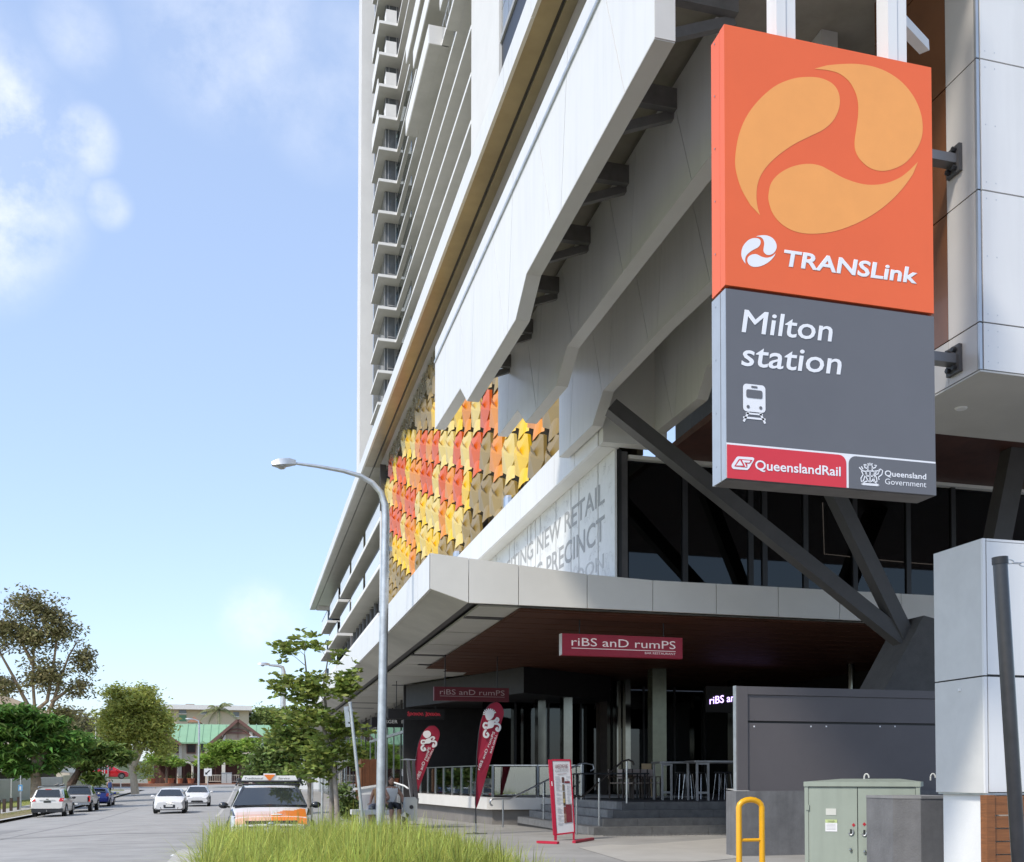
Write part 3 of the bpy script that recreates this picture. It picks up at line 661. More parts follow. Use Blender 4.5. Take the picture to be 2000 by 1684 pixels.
# ================================================================ CORNER BUILDING (right)
cb = thing('corner_building', (9, 10, 5), 'white panelled corner building block jutting out behind the station sign', 'building')
BXX, BYY, BZB = 7.39, 9.5, 5.65
rows = [BZB, 6.16, 7.58, 9.0, 10.42, 11.84, 13.26]
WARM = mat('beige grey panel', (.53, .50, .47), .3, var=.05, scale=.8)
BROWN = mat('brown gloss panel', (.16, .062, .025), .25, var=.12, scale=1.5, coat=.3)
for i in range(len(rows) - 1):
    z0, z1 = rows[i] + .008, rows[i + 1] - .008
    for j, (xa, xb) in enumerate(((BXX + .05, BXX + 1.9), (BXX + 1.916, BXX + 3.8))):
        pn = MB().box(xa, BYY, z0, xb, BYY + .03, z1).build('panel', WHITE, cb)
        b = MB()
        for fxp in (.05, .17): 
            for zz_ in ((z0 + .08), (z0 + z1) / 2, z1 - .08): b.lathe((0, 0, 0), [(0, 0), (.006, 0), (.006, .001)], 6) if False else b.box(xa + fxp, BYY - .002, zz_, xa + fxp + .01, BYY, zz_ + .01)
        o = b.build('rivet', GALV, pn); o['kind'] = 'stuff'
    MB().box(BXX, BYY + .005, z0, BXX + .034, BYY + .035, z1).build('edge_trim', ALU, cb)
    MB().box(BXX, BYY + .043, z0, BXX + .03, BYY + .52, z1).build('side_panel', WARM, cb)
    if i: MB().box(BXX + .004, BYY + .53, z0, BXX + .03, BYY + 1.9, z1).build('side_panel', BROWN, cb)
    else: MB().box(BXX, BYY + .525, z0, BXX + .03, BYY + 1.9, z1).build('side_panel', WARM, cb)
MB().box(BXX + .035, BYY + .035, BZB, BXX + 3.8, BYY + 1.9, rows[-1]).build('core_wall', BLACK, cb)
MB().box(BXX + .002, BYY + .003, BZB - .02, BXX + 3.8, BYY + 1.9, BZB - .002).build('soffit', mat('corner soffit', (.50, .485, .45), .5, var=.07, scale=1), cb)
p = onZ(1877, 794, BZB); MB().lathe((p.x, p.y, BZB - .035), [(0, .0), (.06, .0), (.075, .015), (.075, .02)], 16).build('downlight', WHITE, cb)
# lower clad pier
lp = thing('clad_pier', (8, 9.9, 0), 'white clad box pier on a rendered base beside the switch cabinet', 'pier')
Zt, Zj, Zl = 3.86, onY(1918, 1320, BYY).z, 1.19
for z0, z1 in ((Zl, Zj - .008), (Zj + .008, Zt)):
    MB().box(BXX + .05, BYY, z0 + .01, 11, BYY + .03, z1 - (.03 if z1 == Zt else 0)).build('panel', WHITE, lp)
    MB().box(BXX, BYY + .03, z0, BXX + .03, BYY + .83, z1).build('side_panel', mat('shaded white panel', (.62, .61, .58), .4, var=.05), lp)  # side colour lowered below the front white to paint in its shade
    MB().box(BXX, BYY - .002, z0, BXX + .035, BYY + .028, z1).build('edge_trim', WHITE, lp)
MB().box(BXX + .05, BYY - .003, Zt - .025, 11, BYY + .03, Zt).build('edge_trim', WHITE, lp)
MB().box(BXX + .04, BYY + .035, Zl + .02, 11, BYY + .82, Zt - .005).build('core', BLACK, lp)
MB().box(BXX + .07, BYY + .06, -.3, BXX + .40, BYY + .80, Zl - .02).build('base', WHITE2, lp)
b = MB(); b.box(BXX + .03, BYY + .02, Zl - .02, 11, BYY + .83, Zl); b.build('drip_edge', GALV, lp)
MB().lathe((0, 0, 0), [(0, 0), (.02, 0), (.02, .03)], 8).build('hook', WHITE, lp).location = (BXX - .0, BYY + .4, onX(1846, 1354, BXX).z)
# timber slat fence
tf = thing('slat_fence', (8, 9.4, 0), 'brown horizontal timber slat fence beneath the white pier', 'fence')
WOOD = mat('stained hardwood', (.23, .085, .025), .55, var=.35, scale=5, stretch=(.6, 1, 9), bump=.2)
fx0 = onY(1925, 1600, 9.42).x
MB().box(fx0, 9.40, -.3, fx0 + .10, 9.5, 1.17).build('post', WOOD, tf)
z = 1.17
k = 0
while z > -.3:
    MB().box(fx0 + .10, 9.415 + R.uniform(0, .008), z - .128, 11, 9.45, z - .008).build('slat', WOOD, tf); z -= .135 if k else .075; k += 1
# leaning black pole with chain
lpz = thing('leaning_pole', (5.02, 6, -.3), 'black tubular post leaning left with a chain at its capped top', 'post')
a = onY(1953, 1092, 6); c = onY(1990, 1684, 6); d = (c - a); base = a + d * ((-.3 - a.z) / d.z)
MB().tube([base, a], .047, 16).build('pole', mat('black powdercoat', (.022, .022, .026), .3, var=.25, scale=14, coat=.3), lpz, smooth=True)
MB().tube([a - (a - base).normalized() * .035, a + (a - base).normalized() * .012], .052, 16).build('cap', BLACK, lpz, smooth=True)
pc = onY(1971, 1097, 6)
for k in range(9):
    c0 = Vector((pc.x + k * .058, 6, pc.z + .006 * k * (k - 7) * .2)); tb = [c0 + Vector((.036 * cos(t * pi / 6), .014 * sin(t * pi / 6) * (k % 2), .014 * sin(t * pi / 6) * ((k + 1) % 2))) for t in range(13)]
    MB().tube(tb, .0045, 5, False).build('chain_link', GALV, lpz)
# grey concrete block at the pier
gk = thing('concrete_block', (8.75, 12.7, 0), 'grey painted concrete upstand standing in front of the green cabinet', 'bollard')
x0, x1, x2 = (onY(u, 1556, 12.5).x for u in (1765, 1798, 1842)); zt_ = onY(1765, 1556, 12.5).z
b = MB(); b.prism([(x0, 12.75, -.3), (x1, 12.5, -.3), (x2 + .3, 12.5, -.3), (x2 + .3, 13.4, -.3), (x0, 13.4, -.3)], (0, 0, zt_ + .27)); b.build('block', GREYC, gk)
MB().prism([(x0 - .008, 12.745, zt_ - .03), (x1, 12.49, zt_ - .03), (x2 + .3, 12.49, zt_ - .03), (x2 + .3, 13.4, zt_ - .03), (x0 - .008, 13.4, zt_ - .03)], (0, 0, .035)).build('cap', mat('grey cap', (.25, .25, .25), .7), gk)
# green switch cabinet
SCG = mat('pale green enamel', (.325, .37, .315), .45, var=.06, scale=1.5, streak=.10)
sc = thing('switch_cabinet', (9.1, 15, -.2), 'pale green steel electrical cabinet with two doors and lifting eyes', 'cabinet')
CA = radians(-37); CP = onY(1571, 1527, 14.5); CE = Vector((cos(CA), sin(CA), 0)); CN = Vector((-sin(CA), cos(CA), 0))
sc.location = (0, 0, 0)
def front(u, v):
    d = ray(u, v); q = EYE + d * ((Vector((CP.x, CP.y, 0)) - Vector((0, 0, 0))).dot(CN) / d.dot(CN)); return Vector(((q - CP).dot(CE), 0, q.z))
cx0, cx1, cy0, cy1 = .0, front(1797, 1560).x, 0, .95; cz0, cz1 = -.3, CP.z
MB().box(cx0 + .03, cy0 + .04, cz0, cx1 - .03, cy1, cz1 - .07).build('body', SCG, sc)
MB().box(cx0, cy0, cz0, cx0 + .055, cy0 + .06, cz1 - .07).build('frame', SCG, sc); MB().box(cx1 - .06, cy0, cz0, cx1, cy0 + .06, cz1 - .07).build('frame', SCG, sc)
b = MB(); b.prism([(cx0 - .01, cy0 - .015, cz1 - .07), (cx1 + .01, cy0 - .015, cz1 - .07), (cx1 + .01, cy0 - .015, cz1), (cx0 - .01, cy0 - .015, cz1)], (0, 1.1, 0))
b.add([(cx0 - .01, cy0 - .015, cz1), (cx1 + .01, cy0 - .015, cz1), (cx1 + .01, cy1, cz1), (cx0 - .01, cy1, cz1), (cx0 + .5, cy0 + .5, cz1 + .045), (cx1 - .3, cy0 + .5, cz1 + .045)], [(0, 1, 5, 4), (1, 2, 5), (2, 3, 4, 5), (3, 0, 4)])
b.build('lid', SCG, sc)
xm = front(1675, 1600).x
dl = MB().box(cx0 + .058, cy0 + .012, cz0, xm - .006, cy0 + .045, cz1 - .082).build('door', SCG, sc); dr = MB().box(xm + .006, cy0 + .012, cz0, cx1 - .066, cy0 + .045, cz1 - .082).build('door', SCG, sc)
MB().box(cx0 + .05, cy0 + .03, cz0, cx1 - .05, cy0 + .04, cz1 - .07).build('door_gap', BLACK, sc)
def cpx(u, v): return front(u, v)
for u in (1678, 1828):
    p = Vector((cx0 + (cx1 - cx0) * (.52 if u < 1700 else 1.1), 0, 0)); MB().tube([(p.x + .035 * cos(t * pi / 8), cy0 + .55, cz1 + .06 + .06 * sin(t * pi / 8)) for t in range(9)] + [(p.x - .035, cy0 + .55, cz1 + .02)], .012, 6).build('lifting_eye', mat('eye bolt', (.6, .6, .57), .5), sc)
PLT = mat('label plate', (.62, .63, .58), .5, var=.06)
def plate(u0, v0, u1, v1, m, par, nm='label_plate', dy=.0):
    a, c = cpx(u0, v1), cpx(u1, v0); return MB().box(a.x, cy0 + .006 - dy, a.z, c.x, cy0 + .0125, c.z).build(nm, m, par)
plate(1613, 1579.5, 1633, 1592, PLT, dl); plate(1612, 1601, 1635, 1624, SGW, dl, 'notice'); plate(1612, 1601, 1635, 1607, mat('lime band', (.52, .62, .28), .5), dl, 'notice_heading', .003)
plate(1718, 1584, 1742, 1600, PLT, dr); a, c = cpx(1718, 1590), cpx(1742, 1584); MB().box(a.x + .006, cy0 + .002, a.z, c.x - .006, cy0 + .006, c.z - .006).build('warning_band', BLACK, dr)
b = MB(); cxp = (a.x + c.x) / 2; czp = (a.z + c.z) / 2; b.poly([(cxp + .07 * cos(t * pi / 8), cy0 + .0, czp + .02 * sin(t * pi / 8)) for t in range(16)]); b.build('warning_oval', PLT, dr)
plate(1706.5, 1608.5, 1754, 1641, PLT, dr)
INK = mat('black ink', (.03, .03, .03), .6)
def ctext(body, u0, v0, u1, v1, par): text(body, cpx(u0, v0), cpx(u1, v0), cpx(u0, v1), INK, par, off=(0, -.009, 0))
ctext('HIGH VOLTAGE', 1720, 1597, 1740, 1592, dr); ctext('SC 48020', 1720, 1635, 1737, 1629, dr); ctext('DANGER', 1617, 1605.5, 1630, 1602.5, dl)
b = MB()
for k in range(5): p0 = cpx(1614, 1610 + k * 2.6); p1 = cpx(1632, 1610 + k * 2.6); b.box(p0.x, cy0 + .0035, p0.z, p1.x, cy0 + .006, p0.z + .005)
o = b.build('small_print', mat('grey ink', (.4, .4, .42), .6), dl); o['kind'] = 'stuff'
for u, v, par in ((1667, 1611.5, dl), (1688, 1610, dr)):
    p = cpx(u, v); MB().prism([(p.x + dx * .026, cy0 + .006, p.z + dz * .03) for dx, dz in ((0, 1), (1, 0), (0, -1), (-1, 0))], (0, .005, 0)).build('red_marker', RED, par)
for u, v, par in ((1662, 1625, dl), (1688, 1626.5, dr)):
    p = cpx(u, v); MB().tube([(p.x + .035 * cos(t), cy0, p.z + .045 * sin(t)) for t in [k * pi / 6 - pi * .9 for k in range(8)]], .012, 6).build('handle', GALV, par); MB().box(p.x - .014, cy0 + .004, p.z - .03, p.x + .012, cy0 + .012, p.z + .04).build('keyhole', BLACK, par)
for u, v, par in ((1661.5, 1660, dl), (1689, 1664, dr)):
    p = cpx(u, v); MB().ball((p.x, cy0 + .0, p.z), .022, .03, .03, 8, 6).build('knob', STEEL, par, smooth=True)
p = cpx(1574, 1576); MB().box(p.x - .0, cy0 - .012, p.z - .05, p.x + .05, cy0 + .012, p.z + .03).build('hinge', SCG, dl)
sc.location = (CP.x, CP.y, 0); sc.rotation_euler = (0, 0, CA)
# dark screen wall on its concrete upstand
sw = thing('screen_wall', (10, 17, 0), 'charcoal panelled screen wall behind the green cabinet', 'wall')
SCR = mat('charcoal sheet', (.115, .105, .11), .55, var=.10, scale=.7)
swx0, swx1, swz1 = 8.16, 13.2, 2.94
zj = onY(1600, 1412, 17).z
MB().box(swx0, 16.96, 1.0, swx0 + .2, 17.12, swz1).build('frame', SCR, sw); MB().box(swx0 + .2, 16.965, swz1 - .14, swx1, 17.12, swz1).build('frame', SCR, sw)
MB().box(swx0 - .012, 16.99, 1.1, swx0 - .002, 17.1, swz1 + .01).build('end_cap', GALV, sw)
MB().box(swx0 + .205, 16.99, zj + .02, swx1, 17.05, swz1 - .145).build('panel', SCR, sw); MB().box(swx0 + .205, 16.985, 1.0, swx1, 17.05, zj - .02).build('panel', SCR, sw)
MB().box(swx0 + .1, 17.06, 1.0, swx1, 17.1, swz1 - .1).build('backing', BLACK, sw)
b = MB()
for u in (1473, 1584, 1614, 1719, 1748): p = onY(u, 1419, 16.98); b.box(p.x - .013, 16.978, p.z - .013, p.x + .013, 16.985, p.z + .013)
o = b.build('rivet', SGW, sw); o['kind'] = 'stuff'
MB().box(8.1, 16.9, -.3, 13.2, 17.3, 1.12).build('upstand', GREYC, sw)
MB().prism([(8.1, 16.9, 1.12), (8.36, 16.9, 1.12), (8.3, 17.3, 1.15), (8.1, 17.3, 1.15)], (0, 0, .006)).build('worn_corner', mat('worn concrete', (.42, .42, .41), .8), sw)
# yellow hoop barrier
hp_ = thing('hoop_barrier', (6.2, 12.5, -.2), 'yellow tubular hoop barrier with one crossbar', 'barrier')
YP = mat('safety yellow', (.80, .40, .008), .35, var=.06, scale=8, coat=.2)
hx0, hx1, hz = onY(1443, 1570, 12.5).x, onY(1488, 1580, 12.5).x, 1.06
arc = [(hx0, 12.5, -.3), (hx0, 12.5, hz - .09)] + [(lerp(hx0, hx1, (1 - cos(t * pi / 8)) / 2), 12.5, hz - .09 + .10 * sin(t * pi / 8)) for t in range(1, 8)] + [(hx1, 12.5, hz - .09), (hx1, 12.5, -.3)]
MB().tube(arc, .038, 12).build('hoop', YP, hp_, smooth=True)
MB().tube([(hx0, 12.5, onY(1460, 1641, 12.5).z), (hx1, 12.5, onY(1460, 1641, 12.5).z)], .022, 10).build('crossbar', YP, hp_, smooth=True)

# ================================================================ RAKING COLUMNS
rc_ = thing('raking_column', (13, 19, 0), 'charcoal V-shaped raking steel column rising from a faceted concrete base', 'column')
RST = mat('dark raking steel', (.075, .072, .07), .55, var=.15, scale=2)
bp = [onY(u, v, 19) for u, v in ((1716, 1350), (1793, 1205), (1832, 1228), (1832, 1350))]
b = MB(); b.prism([(bp[0].x - .25, 18.8, -.2), (bp[0].x, 18.8, bp[0].z), (bp[1].x, 18.8, bp[1].z), (bp[1].x + 1.2, 18.8, bp[1].z - .25), (bp[1].x + 1.2, 18.8, -.2)], (0, 1.0, 0)); b.build('concrete_base', mat('raw concrete', (.085, .082, .08), .8, var=.15, bump=.3), rc_)
st = onY(1776, 1262, 19.2)
E1 = onY(1246, 838, 20.6); d1 = (E1 - st)
MB().bar(st - d1 * .05, st + d1 * 1.1, .30, .30, (0, 1, 0)).build('strut', RST, rc_)
E2 = onY(1598, 900, 19.6); d2 = E2 - st; MB().bar(st - d2 * .05, st + d2 * 1.15, .30, .30, (0, 1, 0)).build('strut', RST, rc_)
s3 = onY(1935, 1120, 19); E3 = onY(1988, 850, 19.5); d3 = E3 - s3; MB().bar(s3 - d3 * .6, s3 + d3 * 1.1, .45, .36, (0, 1, 0)).build('strut', RST, rc_)

# ================================================================ DINING TERRACE
ts = MB(); ts.box(9.0, 25.0, -.3, 20, 41, .738); tst = struct('terrace_floor', ts, mat('terrace floor', (.05, .047, .045), .6, var=.2))
for i in range(4):
    x0, y0, z1 = 7.8 + .36 * i, 23.85 + .36 * i, .1865 * (i + 1)
    st_ = MB().box(x0 + .03, y0 + .03, -.3, 19.5, 25.2, z1 - .05).build('step_core', BLACK, tst); MB().box(x0 + .03, y0 + .1, -.3, 9.2, 31.3, z1 - .05).build('step_core', BLACK, tst)
    x = x0; off = (.0, .6, .25, .85)[i]
    while x < 15:
        xe = min(x + (1.45 - off if x == x0 else 1.45), 19.5); MB().box(x + (.0 if x == x0 else .004), y0, z1 - .186, xe - .004, y0 + .4, z1).build('stone', STONE, tst); x = xe
    y = y0 + .4
    while y < 31:
        ye = min(y + 1.45, 31.2); MB().box(x0, y + .004, z1 - .186, x0 + .4, ye - .004, z1).build('stone', mat('sunlit stone', (.24, .235, .225), .75, var=.2, scale=5, bump=.25, bscale=80), tst); y = ye  # side returns get a paler copy of the stone as painted sunlight
# side terrace with glass balustrade
A_, B_, C_ = Vector((6.35, 42, 0)), Vector((7.25, 32.2, 0)), Vector((10.0, 31.3, 0))
pz = .745
b = MB(); b.prism([(A_.x, A_.y, -.6), (B_.x, B_.y, -.6), (C_.x, C_.y, -.6), (14, 31.3, -.6), (14, 42, -.6)], (0, 0, .995)); b.build('terrace_wall', mat('stone base wall', (.20, .185, .17), .8, var=.14, scale=1.5, bump=.25), tst)
def edge_box(mb, p, q, out, z0, z1, th): n = (q - p).normalized().cross(Vector((0, 0, 1))) * out; mb.prism([(p + n).to_tuple()[:2] + (z0,), (q + n).to_tuple()[:2] + (z0,), (q - n * th).to_tuple()[:2] + (z0,), (p - n * th).to_tuple()[:2] + (z0,)], (0, 0, z1 - z0))
b = MB(); b.prism([(A_.x - .2, A_.y, .38), (B_.x - .2, B_.y - .2, .38), (C_.x, C_.y - .2, .38), (14, 31.1, .38), (14, 42, .38)], (0, 0, pz - .38)); b.build('terrace_edge', mat('white terrace edge', (.70, .68, .64), .6, var=.06, scale=1), tst)
bal = thing('glass_balustrade', (7.3, 32, pz), 'frameless glass balustrade with steel posts round the side terrace', 'balustrade')
def run(p, q, n, ends=True):
    for k in range(n + 1):
        c = p.lerp(q, k / n)
        if k or ends: MB().box(c.x - .03, c.y - .03, pz, c.x + .03, c.y + .03, pz + 1.0).build('post', STEEL, bal)
        if k < n:
            e = p.lerp(q, (k + 1) / n); d = (e - c).normalized(); s_ = d.cross(Vector((0, 0, 1))) * .006
            c2, e2 = c + d * .06, e - d * .06
            MB().prism([(c2 - s_).to_tuple()[:2] + (pz + .08,), (e2 - s_).to_tuple()[:2] + (pz + .08,), (e2 + s_).to_tuple()[:2] + (pz + .08,), (c2 + s_).to_tuple()[:2] + (pz + .08,)], (0, 0, .86)).build('glass_pane', glass('balustrade glass', (.60, .68, .65), 2.6), bal)
    MB().bar((p.x, p.y, pz + .985), (q.x, q.y, pz + .985), .05, .035).build('top_rail', STEEL, bal)
Bi, Ci = Vector((7.25, 32.15, 0)), Vector((9.9, 31.4, 0))
run(Vector((6.5, 41.6, 0)), Bi, 8); run(Bi, Ci, 2, False)
# the two stair handrails
def rail(nm, lab, pts, posts, m):
    t = thing(nm, (pts[0].x, pts[0].y, 0), lab, 'handrail', 'stair handrails')
    MB().tube(pts, .024, 10).build('rail', m, t, smooth=True)
    for p, z0 in posts: MB().tube([(p.x, p.y, z0), (p.x, p.y, p.z)], .024, 10).build('post', STEEL, t, smooth=True)
def hook(p, d, r=.09, s=-1): return [p + d * (r * sin(t)) + Vector((0, 0, s * r * (1 - cos(t)))) for t in [pi * .95, pi * .75, pi * .5, pi * .25]]
Yr = 28.5
pa = onY(996, 1560.5, Yr); pb = onY(963, 1561, Yr); pcx = onY(1132, 1492, Yr)
rail('handrail', 'bright steel handrail rising behind the red menu board', hook(pb, Vector((-1, 0, 0))) + [pb, pa, pcx, onY(1145, 1491, Yr)] + [onY(1158, 1494, Yr), onY(1160, 1502, Yr), onY(1153, 1506, Yr)], [(onY(982.5, 1561, Yr), .0), (onY(1061.5, 1528, Yr), .2), (onY(1135.5, 1492, Yr), .745)], STEEL)
Yr = 24.3
pa = onY(1138, 1556, Yr); pb = onY(1118, 1557, Yr); pcx = onY(1216, 1487, Yr)
rail('handrail', 'dark bronze handrail on the stair, right of the red menu board', hook(pb, Vector((-1, 0, 0))) + [pb, pa, pcx, onY(1228, 1484, Yr)] + [onY(1236, 1488, Yr), onY(1238, 1495, Yr)], [(onY(1126, 1557, Yr), .0), (onY(1170, 1520, Yr), .2), (onY(1224, 1487, Yr), .74)], mat('dark rail', (.06, .055, .05), .3, metal=.8))
# dark shop interior: back wall, reveals, polished columns
rs = thing('restaurant_front', (12, 36, 0), 'dark glazed restaurant front with polished steel columns under the canopy', 'shopfront')
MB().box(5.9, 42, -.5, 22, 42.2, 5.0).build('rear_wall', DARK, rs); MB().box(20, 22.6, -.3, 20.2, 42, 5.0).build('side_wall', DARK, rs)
BIT = mat('bronze timber wall', (.045, .03, .022), .5, var=.3)
for k in range(9):
    x0 = 8.2 + k * 1.25; MB().box(x0, 38.0, pz, x0 + 1.18, 38.02, 4.6).build('glass_pane', glass('shop glass', (.12, .12, .12), 1.6), rs); MB().box(x0 + 1.18, 37.96, pz, x0 + 1.25, 38.06, 4.8).build('mullion', BLACK, rs)
for (u0, u1, Y, m) in ((1051, 1066, 36, MIRROR), (1101, 1118, 35, MIRROR), (1275, 1302, 33, mat('greenish steel cladding', (.13, .135, .10), .2, metal=.6, var=.15)), (1172, 1186, 37, BIT), (1222, 1232, 37, MIRROR), (1432, 1446, 36, MIRROR), (1205, 1213, 37.4, MIRROR)):  # one column has a greenish steel tone
    a, c = onY(u0, 1500, Y).x, onY(u1, 1500, Y).x; MB().box(a, Y, pz - .01, c, Y + .45, 4.955).build('column', m, rs)
a = onY(1662, 1340, 30); MB().tube([(a.x, 30, pz), (a.x, 30, 4.95)], .12, 14).build('round_column', MIRROR, rs, smooth=True)
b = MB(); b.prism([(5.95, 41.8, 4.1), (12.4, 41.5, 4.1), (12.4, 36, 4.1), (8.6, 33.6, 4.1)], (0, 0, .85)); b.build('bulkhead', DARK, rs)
# shopfronts further along the street
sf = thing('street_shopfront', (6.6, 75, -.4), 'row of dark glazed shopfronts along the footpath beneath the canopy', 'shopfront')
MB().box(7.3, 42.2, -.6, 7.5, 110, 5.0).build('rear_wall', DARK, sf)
for k in range(26):
    y = 42.4 + k * 2.6; MB().box(6.9, y, -.7, 6.98, y + .09, 5.0).build('mullion', STEEL if k % 3 else CHAR, sf); MB().box(6.93, y + .09, -.5, 6.95, y + 2.6, 4.2).build('glass_pane', glass('shop glass', (.12, .12, .12), 1.6), sf)
    if k < 8: MB().box(6.86, y + .1, 3.4, 7.0, y + 2.6, 3.52).build('transom', GALV, sf)
MB().box(5.4, 118, -1, 7.5, 118.2, 5.0).build('end_wall', WHITE2, sf)
# ================================================================ HANGING SIGNS
def hang_sign(nm, lab, u0, v0, u1, v1, Y, m, dep=.18, slope=0):
    a, c = onY(u0, v1, Y), onY(u1, v1, Y); zt = onY(u0, v0, Y).z; z0 = a.z
    t = thing(nm, ((a.x + c.x) / 2, Y, z0), lab, 'sign')
    bd = MB().box(a.x, Y, z0, c.x, Y + dep, zt).build('sign_box', m, t)
    b = MB()
    for f in (.15, .85): x = lerp(a.x, c.x, f); b.tube([(x, Y + dep / 2, zt), (x, Y + dep / 2, max(zt + .1, Z0i - .05))], .015, 6)
    b.build('hanger', BLACK, t)
    return t, bd, a.x, c.x, z0, zt
SGR = mat('wine sign face', (.28, .012, .03), .4, var=.08, emit=(.5, .01, .05), estr=.05)
PALE = mat('pale lettering', (.75, .66, .66), .5, emit=(1, .85, .85), estr=.12)
def ribs(t, bd, x0, x1, z0, z1, Y, sub, m):
    w, h = x1 - x0, z1 - z0
    text('riBS anD rumPS', (x0 + w * .075, Y - .006, z0 + h * .44), (x1 - w * .06, Y - .006, z0 + h * .44), (x0 + w * .075, Y - .006, z0 + h * .82), m, bd, bold=-.004)
    MB().box(x0 + w * .075, Y - .006, z0 + h * .315, x1 - w * .06, Y - .004, z0 + h * .345).build('underline', m, bd)
    if sub: text('BAR RESTAURANT', (x0 + w * .68, Y - .006, z0 + h * .16), (x1 - w * .06, Y - .006, z0 + h * .16), (x0 + w * .68, Y - .006, z0 + h * .26), m, bd)
r = hang_sign('hanging_sign', 'large red ribs and rumps hanging sign under the front of the timber soffit', 1098, 1237, 1333, 1279, 23.2, SGR); ribs(*r, 23.2, True, PALE)
MB().box(r[2] - .02, 23.2, r[4], r[2] - .004, 23.38, r[5]).build('side_return', WHITE, r[0])
r = hang_sign('hanging_sign', 'smaller dim red ribs and rumps sign hanging from the slotted white soffit', 848, 1341, 994, 1368, 31.0, mat('dim wine face', (.11, .006, .015), .5, var=.1)); ribs(*r, 31.0, False, mat('dim pink lettering', (.42, .30, .30), .5))
r = hang_sign('hanging_sign', 'black sign with red script lettering hanging behind the lamp post', 758, 1384, 868, 1404, 40, DARK)
b = MB(); x0, x1, z0, z1 = r[2:]; rs_ = random.Random(4)
for (fa, fb) in ((.34, .62), (.66, .92)):
    pts = []
    for k in range(30):
        f = k / 29; pts.append((lerp(lerp(x0, x1, fa), lerp(x0, x1, fb), f) + .03 * sin(k * 2.1), 39.994, lerp(z0, z1, .5) + (z1 - z0) * (.30 if k < 4 else .17) * sin(k * 1.7 + fa)))
    strip(b, pts, .025, (0, -1, 0))
b.build('script_lettering', mat('red script', (.45, .04, .06), .5, emit=(.8, .05, .08), estr=.1), r[1])
r = hang_sign('hanging_sign', 'black burger institute sign hanging lowest, beyond the red script sign', 726, 1401, 826, 1420, 47, DARK)
x0, x1, z0, z1 = r[2:]; h = z1 - z0; w = x1 - x0; GL = mat('grey lettering', (.5, .5, .48), .6, emit=(.8, .8, .78), estr=.12)
text('BURGER', (x0 + w * .13, 46.994, z0 + h * .4), (x0 + w * .5, 46.994, z0 + h * .4), (x0 + w * .13, 46.994, z0 + h * .75), GL, r[1]); text('INSTITUTE', (x0 + w * .58, 46.994, z0 + h * .4), (x0 + w * .93, 46.994, z0 + h * .4), (x0 + w * .58, 46.994, z0 + h * .75), GL, r[1])
# violet neon on the interior wall
ne = thing('neon_sign', (14, 32, 3.6), 'glowing violet ribs and sign on the dark restaurant wall', 'sign')
NEO = mat('violet neon', (.8, .7, 1), .5, emit=(.62, .45, 1), estr=1.6)
a, c, d_ = onY(1386, 1376, 32), onY(1475, 1366, 32), onY(1386, 1361, 32)
text('riBS anD rumPS', a, onY(1500, 1362, 32), d_, NEO, ne, bold=.01); MB().box(a.x - .1, 32.02, a.z - .25, a.x + 3, 32.1, a.z + .6).build('sign_board', DARK, ne)

# ================================================================ TERRACE FURNITURE
def bar_table(lab, u0, u1, vt, vb, Y):
    a, c = onY(u0, vb, Y), onY(u1, vb, Y); z0, z1 = pz - .007, onY(u0, vt, Y).z; w = c.x - a.x
    t = thing('bar_table', ((a.x + c.x) / 2, Y, z0), lab, 'table', 'tall bar tables'); L_ = 2.4
    FR = mat('worn steel frame', (.34, .33, .32), .5, metal=.3, var=.2)
    MB().box(a.x - .03, Y - .06, z1 - .05, c.x + L_, Y + .06, z1).build('table_top', FR, t); MB().box(a.x - .03, Y + .061, z1 - .05, c.x + L_, Y + .7, z1).build('table_top', mat('dark top', (.07, .06, .06), .4), t)
    for x, y in ((a.x, Y), (c.x - .05, Y), (a.x, Y + .62), (c.x + L_ - .1, Y + .62)): MB().box(x, y - .025, z0, x + .05, y + .025, z1 - .05).build('leg', FR, t)
    MB().box(a.x + .05, Y - .02, z0 + .18, c.x - .05, Y + .02, z0 + .24).build('foot_rail', FR, t); MB().box(a.x + .05, Y - .02, z1 - .11, c.x - .05, Y + .02, z1 - .055).build('apron', FR, t)
bar_table('tall bar table with pale frame, left of the two on the terrace', 1292, 1313, 1487.5, 1557, 27.5)
bar_table('tall bar table with pale frame, nearest the charcoal screen wall', 1360, 1385, 1485.5, 1560.5, 26.6)
def stool():
    t = thing('bar_stool', (0, 0, 0), 'chrome legged bar stool', 'stool', 'bar stools at the tall tables')
    MB().lathe((0, 0, .72), [(0, 0), (.17, 0), (.18, .02), (.17, .05), (0, .05)], 14).build('seat', DARK, t, smooth=True)
    CH = mat('chrome leg', (.35, .35, .36), .2, metal=1)
    for k in range(4):
        a = pi / 4 + k * pi / 2; MB().tube([(.12 * cos(a), .12 * sin(a), .72), (.21 * cos(a), .21 * sin(a), 0)], .011, 6).build('leg', CH, t)
    MB().tube([(.175 * cos(k * pi / 8), .175 * sin(k * pi / 8), .28) for k in range(17)], .009, 5).build('foot_ring', CH, t)
    return t
st0 = stool()
first = True
for u, Y, lab in ((1331, 28.2, 'bar stool between the two tall tables, left of the pair'), (1345, 28.3, 'bar stool between the two tall tables, right of the pair'), (1370, 28.2, 'bar stool seen through the frame of the right-hand tall table'), (1407, 27.2, 'bar stool right of the second tall table, left of the pair'), (1418, 27.4, 'bar stool beside the charcoal screen wall')):
    x = onY(u, 1540, Y).x
    if first: st0.location = (x, Y, pz); st0['label'] = lab; first = False
    else: copy_tree(st0, (x, Y, pz), R.uniform(0, 1), lab, 'bar stools at the tall tables')
